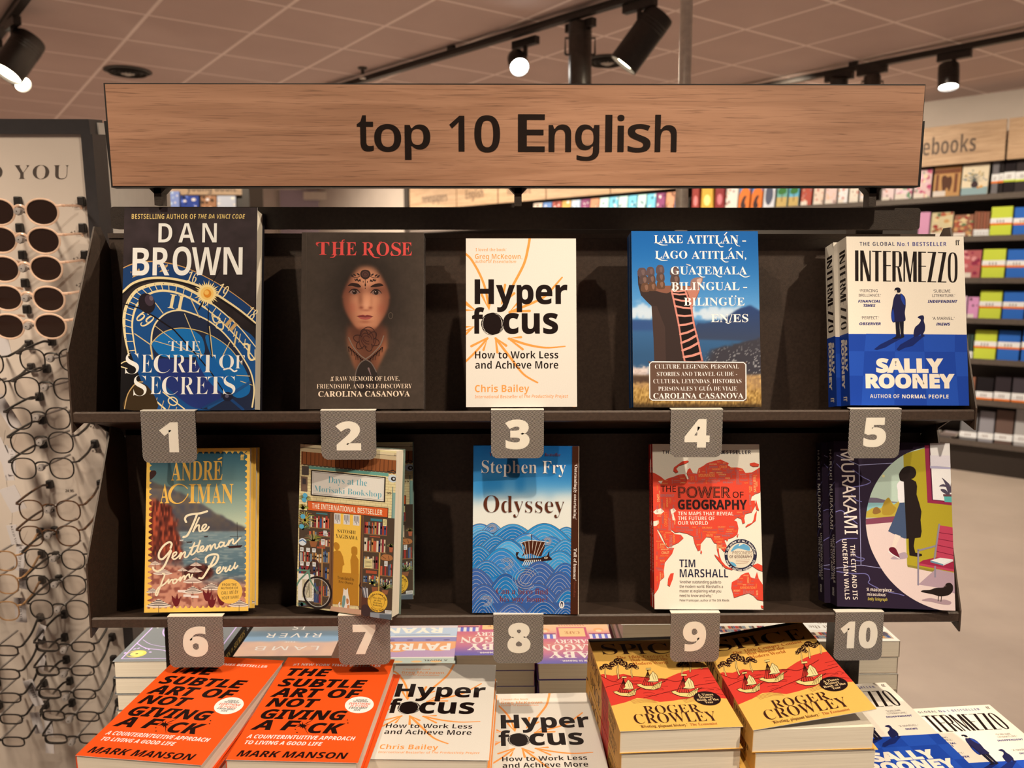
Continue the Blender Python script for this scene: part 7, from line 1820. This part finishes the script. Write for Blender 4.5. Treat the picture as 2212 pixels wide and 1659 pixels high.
# ------------------------------------------------------------------ the book display itself
XA, XB = -.489, .5595
YF = .957
gd = empty('book_display', (.03, 1.08, 0)); tag(gd, 'black metal double sided book display with two tilted shelves above a table', 'display stand')
GO = Vector(gd.location)
def gbox(name, lo, hi, mat=BLACK, bev=.0015, M=None):
    mb = MB(); mb.box(Vector(lo) - GO, Vector(hi) - GO, bev=bev, M=M); return mb.build(name, mat, gd)
BLACKG = surface('shelf_powder_coat', (0.052, 0.034, 0.026), 0.42, 0, 0.45, 0.2, 300, 0.3, 1500)
def shelf(zl, zbend, ztop, left, right, yb=1.072):
    """zl: lip top"""
    sl = .25
    prof = [(YF - .001, zl), (YF - .003, zl - .002), (YF - .003, zl - .0115), (YF, zl - .0135), (YF + .02, zl - .0135), (yb, zl - .0135 - sl * (yb - YF)), (yb, zl - .003 - sl * (yb - YF)), (YF + .006, zl - .003)]
    M = Matrix(((0, 0, 1, left - GO.x), (1, 0, 0, -GO.y), (0, 1, 0, -GO.z), (0, 0, 0, 1)))
    mb = MB(); mb.prism(prof, M, right - left); sh = mb.build('shelf', BLACKG, gd)
    mb = MB(); mb.box(Vector((left, yb, zl - .05)) - GO, Vector((right, yb + .004, ztop - .006)) - GO, bev=.001); mb.box(Vector((left, yb - .002, ztop - .012)) - GO, Vector((right, yb + .004, ztop - .006)) - GO); mb.build('back_panel', BLACKG, gd)
    for x in (left, right):
        pr = [(YF - .004, zl - .024), (YF - .004, zbend if x == left else zl + .002), (1.035, ztop), (1.050, ztop), (yb + .004, ztop - .03), (yb + .004, zl - .06), (YF + .035, zl - .0135)]
        mb = MB(); mb.prism(pr, Matrix(((0, 0, 1, x - .001 - GO.x), (1, 0, 0, -GO.y), (0, 1, 0, -GO.z), (0, 0, 0, 1))), .002)
        mb.build('side_bracket', BLACKG, gd)
ZU, ZL = 1.3995, 1.1525
shelf(ZU, 1.4687, 1.6144, XA, XB)
shelf(ZL, 1.2197, 1.3713, XA + .006, XB - .002)
# top rail, uprights, deck
mb = MB()
def rrect(x0, z0, x1, z1, r, n=5):
    P = []
    for cx, cz, a0 in ((x1 - r, z1 - r, 0), (x0 + r, z1 - r, 90), (x0 + r, z0 + r, 180), (x1 - r, z0 + r, 270)):
        for k in range(n + 1): P.append((cx + r * math.cos(R(a0 + 90 * k / n)), cz + r * math.sin(R(a0 + 90 * k / n))))
    return P
MXZ = lambda y: Matrix(((1, 0, 0, -GO.x), (0, 0, 1, y - GO.y), (0, 1, 0, -GO.z), (0, 0, 0, 1)))
mb.prism(rrect(-.4705, 1.6120, .5235, 1.6385, .004), MXZ(1.040), .012); mb.build('top_rail', BLACK, gd)
for x0, x1 in ((-.4490, -.4225), (.4610, .4960)):
    mb = MB(); mb.box(Vector((x0, 1.078, .02)) - GO, Vector((x1, 1.112, 1.625)) - GO, bev=.002)
    mb.build('upright', BLACK, gd)
    for k in range(26):
        mb = MB(); xm = (x0 + x1) / 2; mb.box(Vector((xm - .003, 1.0775, .96 + .026 * k)) - GO, Vector((xm + .003, 1.079, .978 + .026 * k)) - GO); mb.build('slot', BLACKP, gd) if .96 + .026 * k < 1.14 else None
TT = math.atan(.0545)
def deck_z(y): return .933 + .0545 * (y - .76)
FAR_Z = .9118
def deck(name, prof, x0, x1):
    mb = MB(); mb.prism(prof, Matrix(((0, 0, 1, x0 - GO.x), (1, 0, 0, -GO.y), (0, 1, 0, -GO.z), (0, 0, 0, 1))), x1 - x0); mb.build(name, BLACKG, gd)
deck('table_deck', [(.72, deck_z(.72)), (1.06, deck_z(1.06)), (1.06, .88), (.72, .88)], -.47, .665)
deck('table_deck', [(1.06, FAR_Z), (1.43, FAR_Z), (1.43, .88), (1.06, .88)], -.558, .535)
gbox('table_base', (-.44, .80, 0.0), (.52, 1.36, .879))

# number cards -------------------------------------------------------------
def chevron_mat():
    m, nt, N, L, b = new_mat('zigzag_card')
    tc = nd(nt, 'ShaderNodeTexCoord'); sp = nd(nt, 'ShaderNodeSeparateXYZ'); L.new(tc.outputs['Object'], sp.inputs[0])
    def mth(op, a, bb=None):
        n = nd(nt, 'ShaderNodeMath', operation=op)
        for i, v in ((0, a), (1, bb)):
            if v is None: continue
            if isinstance(v, (int, float)): n.inputs[i].default_value = v
            else: L.new(v, n.inputs[i])
        return n.outputs[0]
    tri = mth('PINGPONG', sp.outputs['Z'], .0026)
    x = mth('ADD', sp.outputs['X'], mth('MULTIPLY', tri, .55))
    fr = mth('PINGPONG', x, .00069)
    li = mth('LESS_THAN', fr, .00021)
    c = nd(nt, 'ShaderNodeMix', data_type='RGBA'); L.new(li, c.inputs['Factor'])
    c.inputs['A'].default_value = (.012, .008, .010, 1); c.inputs['B'].default_value = (.62, .58, .56, 1)
    L.new(c.outputs['Result'], b.inputs['Base Color']); b.inputs['Roughness'].default_value = .4
    return m
ZIG = chevron_mat()
NUMW = surface('white_card_print', (0.82, 0.80, 0.74), .45, noise=.02)
TAGS = [('1', 309, 421, 888, 1000, 346, 384, 912, 977), ('2', 695, 811, 881, 993, 726, 779, 910, 973), ('3', 1061, 1175, 880, 990, 1091, 1144, 906, 971), ('4', 1447, 1562, 880, 988, 1478, 1534, 905, 967), ('5', 1831, 1948, 879, 990, 1864, 1916, 902, 966),
        ('6', 367, 480, 1328, 1442, 397, 448, 1353, 1419), ('7', 732.5, 842, 1327, 1436, 763, 811, 1349, 1413), ('8', 1066, 1174, 1323, 1433, 1096, 1146, 1345, 1411), ('9', 1447, 1556, 1320, 1430, 1474, 1526, 1342, 1407), ('10', 1800, 1910, 1318, 1427, 1813, 1897, 1341, 1401)]
for t, x0, x1, y0, y1, nx0, nx1, ny0, ny1 in TAGS:
    zl = ZU if int(t) < 6 else ZL
    Y = YF - .0042
    a, b = onY(x0, y1, Y), onY(x1, y0, Y)
    w = b.x - a.x; zt = zl + .0012; h = zt - a.z
    o = empty('number_card', ((a.x + b.x) / 2, Y, zt)); tag(o, 'zigzag patterned card with a white number %s hung over the %s shelf edge' % (t, 'upper' if int(t) < 6 else 'lower'), 'sign', 'number cards on the shelf edges')
    P = [(-w / 2, 0), (-w / 2, -h + .008)] + [(-w / 2 + .008 - .008 * math.cos(R(k * 15)), -h + .008 - .008 * math.sin(R(k * 15))) for k in range(1, 7)] + [(w / 2 - .008 + .008 * math.sin(R(k * 15)), -h + .008 - .008 * math.cos(R(k * 15))) for k in range(0, 7)] + [(w / 2, 0)]
    mb = MB(); mb.prism(P, Matrix(((1, 0, 0, 0), (0, 0, 1, 0), (0, 1, 0, 0), (0, 0, 0, 1))), .0008)
    cd = mb.build('card', ZIG, o)
    mb = MB(); mb.box((-w / 2, .0, 0), (w / 2, .0085, .0007)); mb.build('folded_flap', NUMW, o)
    na, nb = onY(nx0, ny1, Y), onY(nx1, ny0, Y)
    v, fc = text_mesh(t, 'bold', .035, 6)
    v0, v1 = v.min(0), v.max(0)
    mb = MB(); mb.add([(na.x - o.location.x + (p[0] - v0[0]) / (v1[0] - v0[0]) * (nb.x - na.x), -.0003, na.z - o.location.z + (p[1] - v0[1]) / (v1[1] - v0[1]) * (nb.z - na.z)) for p in v], fc)
    mb.build('numeral', NUMW, o)

# header sign ---------------------------------------------------------------
YS = .982
sg = empty('header_sign', (.024, YS, 1.6375)); tag(sg, 'wide oak veneer sign board reading top 10 English on three black posts', 'sign')
q = [onY(x, y, YS) for x, y in ((223, 179), (2000, 182), (1984, 404), (240, 405))]
L0 = Vector(sg.location)
def sprism(pts, y0, t): return MB().prism([(p.x - L0.x, p.z - L0.z) for p in pts], Matrix(((1, 0, 0, 0), (0, 0, 1, y0 - L0.y), (0, 1, 0, 0), (0, 0, 0, 1))), t)
sprism(q, YS + .0004, .014).build('edge_board', BLACKP, sg)
qi = [onY(x, y, YS) for x, y in ((227, 182), (1998, 185), (1982, 401), (244, 402))]
fb = sprism(qi, YS - .0004, .001).build('oak_face', OAK, sg)
v, fc = text_mesh('top 10 English', 'bold', .004, 8)
INKM = surface('black_vinyl', (0.011, 0.006, 0.005), .6, spec=.1)
words = [('t', 772, 807, 249, 327), ('o', 809, 866, 268, 328), ('p', 875, 929, 269, 345), ('1', 971, 1003, 250, 327), ('0', 1025, 1080, 249, 329), ('E', 1119, 1177, 247, 328), ('n', 1185, 1234, 269, 328), ('g', 1242, 1295, 269, 347), ('l', 1307, 1323, 248, 328), ('i', 1333, 1349, 248, 328), ('s', 1355, 1406, 268, 329), ('h', 1414, 1463, 248, 328)]
mb = MB()
for ch, x0, x1, y0, y1 in words:
    v, fc = text_mesh(ch, 'bold', -.012, 8); v0, v1 = v.min(0), v.max(0)
    A_, B_ = onY(x0, y1, YS - .0009), onY(x1, y0, YS - .0009)
    mb.add([(A_.x - L0.x + (p[0] - v0[0]) / (v1[0] - v0[0]) * (B_.x - A_.x), YS - .0009 - L0.y, A_.z - L0.z + (p[1] - v0[1]) / (v1[1] - v0[1]) * (B_.z - A_.z)) for p in v], fc)
mb.build('lettering', INKM, sg)
qb = [onY(x, y, YS + .03) for x, y in ((226, 262), (1996, 262), (1986, 404), (243, 404))]
sprism(qb, YS + .028, .012).build('rear_board', BLACKP, sg)
for px in (343, 1119, 1883):
    xm = onY(px, 425, YS + .015).x - L0.x; zt = onY(px, 404, YS).z - L0.z
    mb = MB(); mb.box((xm - .0042, .012, -.001), (xm + .0042, .028, zt + .004)); mb.prism([(xm - .011, zt + .001), (xm + .011, zt + .001), (xm + .0042, zt - .006), (xm - .0042, zt - .006)], Matrix(((1, 0, 0, 0), (0, 0, 1, .012), (0, 1, 0, 0), (0, 0, 0, 1))), .016); mb.build('post', BLACK, sg)

# ------------------------------------------------------------------ books on the shelves
def stand(root, x, z, yaw, lean, y=.962):
    root.location = (x, y, z); root.rotation_euler = (-lean, 0, yaw)
def behind(root, d, dx=0.0, dz=0.0):
    """a further copy leaning behind the front one"""
    c = copy_tree(root); M = Euler(root.rotation_euler).to_matrix()
    c.location = Vector(root.location) + M @ Vector((dx, d + .0006, dz)); return c
UPG, LOG = 'books on the upper shelf', 'books on the lower shelf'
def bk(root, label, group, name='book'): return tag(root, label, 'book', group)
b = make_book('book', .1555, .2385, .030, cover_clock, ink(24, 20, 24), ink(30, 26, 30)); stand(b, -.4375, 1.400, -.003, .177); bk(b, 'thick book with a gold and blue astronomical clock cover above card 1', UPG)
b = make_book('book', .1435, .2085, .0145, cover_rose, ink(52, 40, 32), ink(52, 40, 32)); stand(b, -.2298, 1.401, .011, .187); bk(b, 'dark brown book with a woman\'s portrait and red title above card 2', UPG)
c = behind(b, .0145); bk(c, 'copy standing behind the dark portrait book', UPG)
hy = make_book('book', .1298, .1985, .0204, cover_hyper, ink(250, 234, 208), ink(240, 140, 60)); stand(hy, -.0368, 1.403, .004, .170); bk(hy, 'cream book with orange arrows and bold black title above card 3', UPG)
b = make_book('book', .1508, .2093, .016, cover_lake, ink(24, 60, 96), ink(60, 60, 60)); stand(b, .159, 1.402, -.001, .186); bk(b, 'blue book with a giant hand sculpture and ladder above card 4', UPG)
c = behind(b, .016); bk(c, 'copy standing behind the giant hand book', UPG)
ch = make_book('book', .138, .2012, .0285, cover_chess, CRM and ink(*CRM), ink(30, 60, 140), spine_chess); stand(ch, .4145, 1.404, -.042, .193); bk(ch, 'cream and blue book with a man and a dog above card 5', UPG)
c = behind(ch, .0285, -.005); bk(c, 'second cream and blue book showing only its spine behind the first', UPG)
b = make_book('book', .123, .1953, .0165, cover_bay, ink(250, 192, 82), ink(250, 192, 82)); stand(b, -.423, 1.1555, .025, .182); bk(b, 'yellow stamp edged book with a seaside bay above card 6', LOG)
c = behind(b, .0165, .003); bk(c, 'second copy showing its pages behind the yellow seaside book', LOG)
b = make_book('book', .129, .198, .0235, cover_shop, ink(120, 96, 66), ink(120, 130, 110)); stand(b, -.2455, 1.1560, -.345, .10, .978); bk(b, 'book with a drawn bookshop front turned to the left above card 7', LOG)
c = copy_tree(b); stand(c, -.2360, 1.1500, .04, .17, 1.008); bk(c, 'copy standing straight behind the turned bookshop book', LOG)
b = make_book('book', .1275, .2005, .018, cover_waves, ink(30, 80, 130), ink(40, 90, 140)); stand(b, -.031, 1.1535, -.053, .163, .960); bk(b, 'blue book with stylised waves and a ship above card 8', LOG)
b = make_book('book', .131, .199, .0135, cover_map, ink(214, 44, 34), ink(214, 44, 34), spine_map); stand(b, .189, 1.1555, -.030, .22); bk(b, 'cream book with a red world map above card 9', LOG)
c = behind(b, .0135, -.0005); bk(c, 'second red spine behind the red world map book', LOG)
b = make_book('book', .137, .200, .0285, cover_walls, ink(44, 32, 44), ink(44, 32, 44), spine_walls); stand(b, .411, 1.1575, -.115, .235); bk(b, 'dark purple book with a round picture of a woman above card 10', LOG)
c = behind(b, .0285, -.007); bk(c, 'second dark purple book showing its spine behind the front copy', LOG)

# ------------------------------------------------------------------ stacks on the table
def lay(root, x, y, z, yaw, fat=1.0, tilt=TT):
    """front cover up; head away from us (flip: head towards us). x,y,z = front lower left corner of the cover as seen"""
    M = Matrix.Translation((x, y, z)) @ Matrix.Rotation(yaw, 4, 'Z') @ Matrix.Rotation(tilt, 4, 'X')
    M = M @ Matrix.Rotation(-math.pi / 2, 4, 'X') @ Matrix.Diagonal((1, fat, 1, 1))
    root.matrix_basis = M
def stack(proto_fn, x, y, z, yaw, t, n, top_label, rest_label, group, seed=0, top=None, fat=1.0):
    """n books, the top one at z"""
    r_ = random.Random(seed)
    first = top or proto_fn()
    lay(first, x, y, z, yaw, fat); tag(first, top_label, 'book', group)
    src = first if top is None else proto_fn()
    ords = ['second', 'third', 'fourth', 'fifth', 'sixth', 'seventh', 'eighth']
    for k in range(1, n):
        b = src if (top is not None and k == 1) else copy_tree(src)
        dy = r_.uniform(-.002, .005); lay(b, x + r_.uniform(-.004, .004), y + dy, z - k * (t * fat + .0011) + .0545 * dy, yaw + r_.uniform(-.02, .02), fat)
        tag(b, rest_label % ords[k - 1], 'book', group)
    return first
G1 = 'stacked books on the near side of the table'
def stack_of(first, *a, **k):
    return stack(lambda: copy_tree(first), *a, top=first, **k)
og = make_book('book', .1355, .2079, .0206, cover_orange, ink(236, 76, 24), ink(236, 76, 24))
stack_of(og, -.4291, .7998, 1.0715, -.1453, .0206, 6, 'left one of the two orange books with slanted black title', '%s book from the top in the left orange stack', G1, seed=1)
o2 = copy_tree(og); stack_of(o2, -.2768, .7967, 1.0670, -.0578, .0206, 6, 'right one of the two orange books with slanted black title', '%s book from the top in the right orange stack', G1, seed=2)
h2 = copy_tree(hy); stack_of(h2, -.1397, .8297, 1.0464, -.0373, .0204, 5, 'cream book with orange arrows lying beside the orange stack', '%s book from the top under the left cream arrow book', G1, seed=3)
h3 = copy_tree(hy); stack_of(h3, -.0055, .8339, 1.0016, .0125, .0204, 3, 'lower cream book with orange arrows lying beside the yellow stack', '%s book from the top under the lower cream arrow book', G1, seed=4)
sp_ = make_book('book', .1342, .2059, .0262, cover_ships, ink(236, 166, 76), ink(236, 166, 76), spine_ships)
stack_of(sp_, .1293, .8313, 1.0737, .057, .0262, 5, 'left yellow and red book with sailing ships on a stack', '%s book from the top in the left yellow ship stack', G1, seed=5)
sp2 = make_book('book', .1342, .2059, .0262, cover_ships, ink(236, 166, 76), ink(236, 166, 76), spine_ships, hinge=.155)
lay(sp2, .2695, .8249, 1.0773, .0374); tag(sp2, 'right yellow and red book with sailing ships, its cover lifting open', 'book', G1)
r_ = random.Random(6)
for k in range(1, 5):
    dy = r_.uniform(-.004, .004)
    b = copy_tree(sp_); lay(b, .2715 + r_.uniform(-.002, .003) - .005 * (k > 1), .8249 + dy, 1.0773 - k * .0274 + .0545 * dy, (.0374 if k < 2 else .075) + r_.uniform(-.012, .012)); tag(b, '%s book from the top in the right yellow ship stack' % NW[k], 'book', G1)
c1 = copy_tree(ch); lay(c1, .4030, .8440, 1.0005, .0905); tag(c1, 'cream and blue book lying between the yellow stack and the outer one', 'book', G1)
c3 = copy_tree(ch); lay(c3, .4060, .8460, .9712, .055, 1.11); c3.scale = (.94, 1.11, .985); tag(c3, 'cream and blue book hidden under the inner cream and blue book', 'book', G1)
c2 = copy_tree(ch); lay(c2, .5425, .8399, .9702, .0844, 1.11); tag(c2, 'outermost cream and blue book lying at the right corner of the table', 'book', G1)

# far side: heads towards us
G2 = 'stacked books on the far side of the table'
def far_stack(maker, px0, py, zt, w, h, t, n, top_label, rest_label, yaw=0.0, seed=0, jit=.004):
    """px0,py: near left corner of the top cover as seen"""
    p = onZ(px0, py, zt); r_ = random.Random(seed); src = maker
    for k in range(n):
        b = src if k == 0 else copy_tree(src)
        x, y = p.x + (r_.uniform(-jit, jit) * .5 if k else 0), p.y + (r_.uniform(-jit, jit) * .5 if k else 0)
        M = Matrix.Translation((x, y, zt - k * (t + .0006))) @ Matrix.Rotation(yaw, 4, 'Z') @ Matrix.Translation((w, h, 0)) @ Matrix.Rotation(math.pi, 4, 'Z') @ Matrix.Rotation(-math.pi / 2, 4, 'X')
        b.matrix_basis = M
        tag(b, top_label if k == 0 else rest_label % NW[k], 'book', G2)
far_stack(make_book('book', .148, .215, .0242, cover_moon, ink(40, 30, 26), ink(90, 88, 84), spine_moon), 243, 1429, 1.012, .148, .215, .0242, 4, 'grey book with lilac border and golden moons behind the left upright', '%s book from the top under the grey moon book', seed=11)
far_stack(make_book('book', .142, .21, .0239, cover_river, ink(200, 150, 120), ink(150, 140, 130)), 503, 1418, 1.010, .142, .21, .0239, 4, 'pastel peach and grey book lying upside down behind the orange books', '%s book from the top under the pastel peach book', seed=12)
far_stack(make_book('book', .140, .21, .0224, cover_patch, ink(200, 190, 180), ink(200, 190, 180)), 772, 1434, 1.004, .140, .21, .0224, 4, 'lilac and orange landscape book lying upside down right of card 7', '%s book from the top under the lilac landscape book', seed=13)
ck = make_book('book', .1165, .178, .0239, cover_cakes, ink(206, 90, 120), ink(120, 90, 150))
far_stack(ck, 982, 1416, 1.010, .1165, .178, .0239, 4, 'left pink bakery book lying upside down behind card 8', '%s book from the top under the left pink bakery book', seed=14, jit=.002)
far_stack(copy_tree(ck), 1161, 1434, 1.010, .1165, .178, .0239, 4, 'right pink bakery book lying upside down beside the yellow stack', '%s book from the top under the right pink bakery book', seed=15, jit=.002)
pb = make_book('book', .085, .15, .0237, plain_paint((200, 184, 160)), ink(226, 206, 176), ink(226, 206, 176))
far_stack(pb, 1342, 1350, 1.058, .085, .15, .0237, 6, 'small pale book on a tall stack behind the left yellow ship stack', '%s book from the top in the tall pale stack', seed=16, jit=.001)
sb = make_book('book', .129, .198, .0241, cover_shelf, ink(200, 170, 140), ink(200, 170, 140))
far_stack(sb, 1552, 1372, 1.036, .129, .198, .0241, 5, 'cream bookshop book lying upside down between card 9 and the curling cover', '%s book from the top under the middle cream bookshop book', seed=17, jit=.002)
far_stack(copy_tree(sb), 1752, 1386, 1.036, .129, .198, .0241, 5, 'cream bookshop book lying upside down beside the right upright', '%s book from the top in the stack behind the right upright', seed=18, jit=.004)
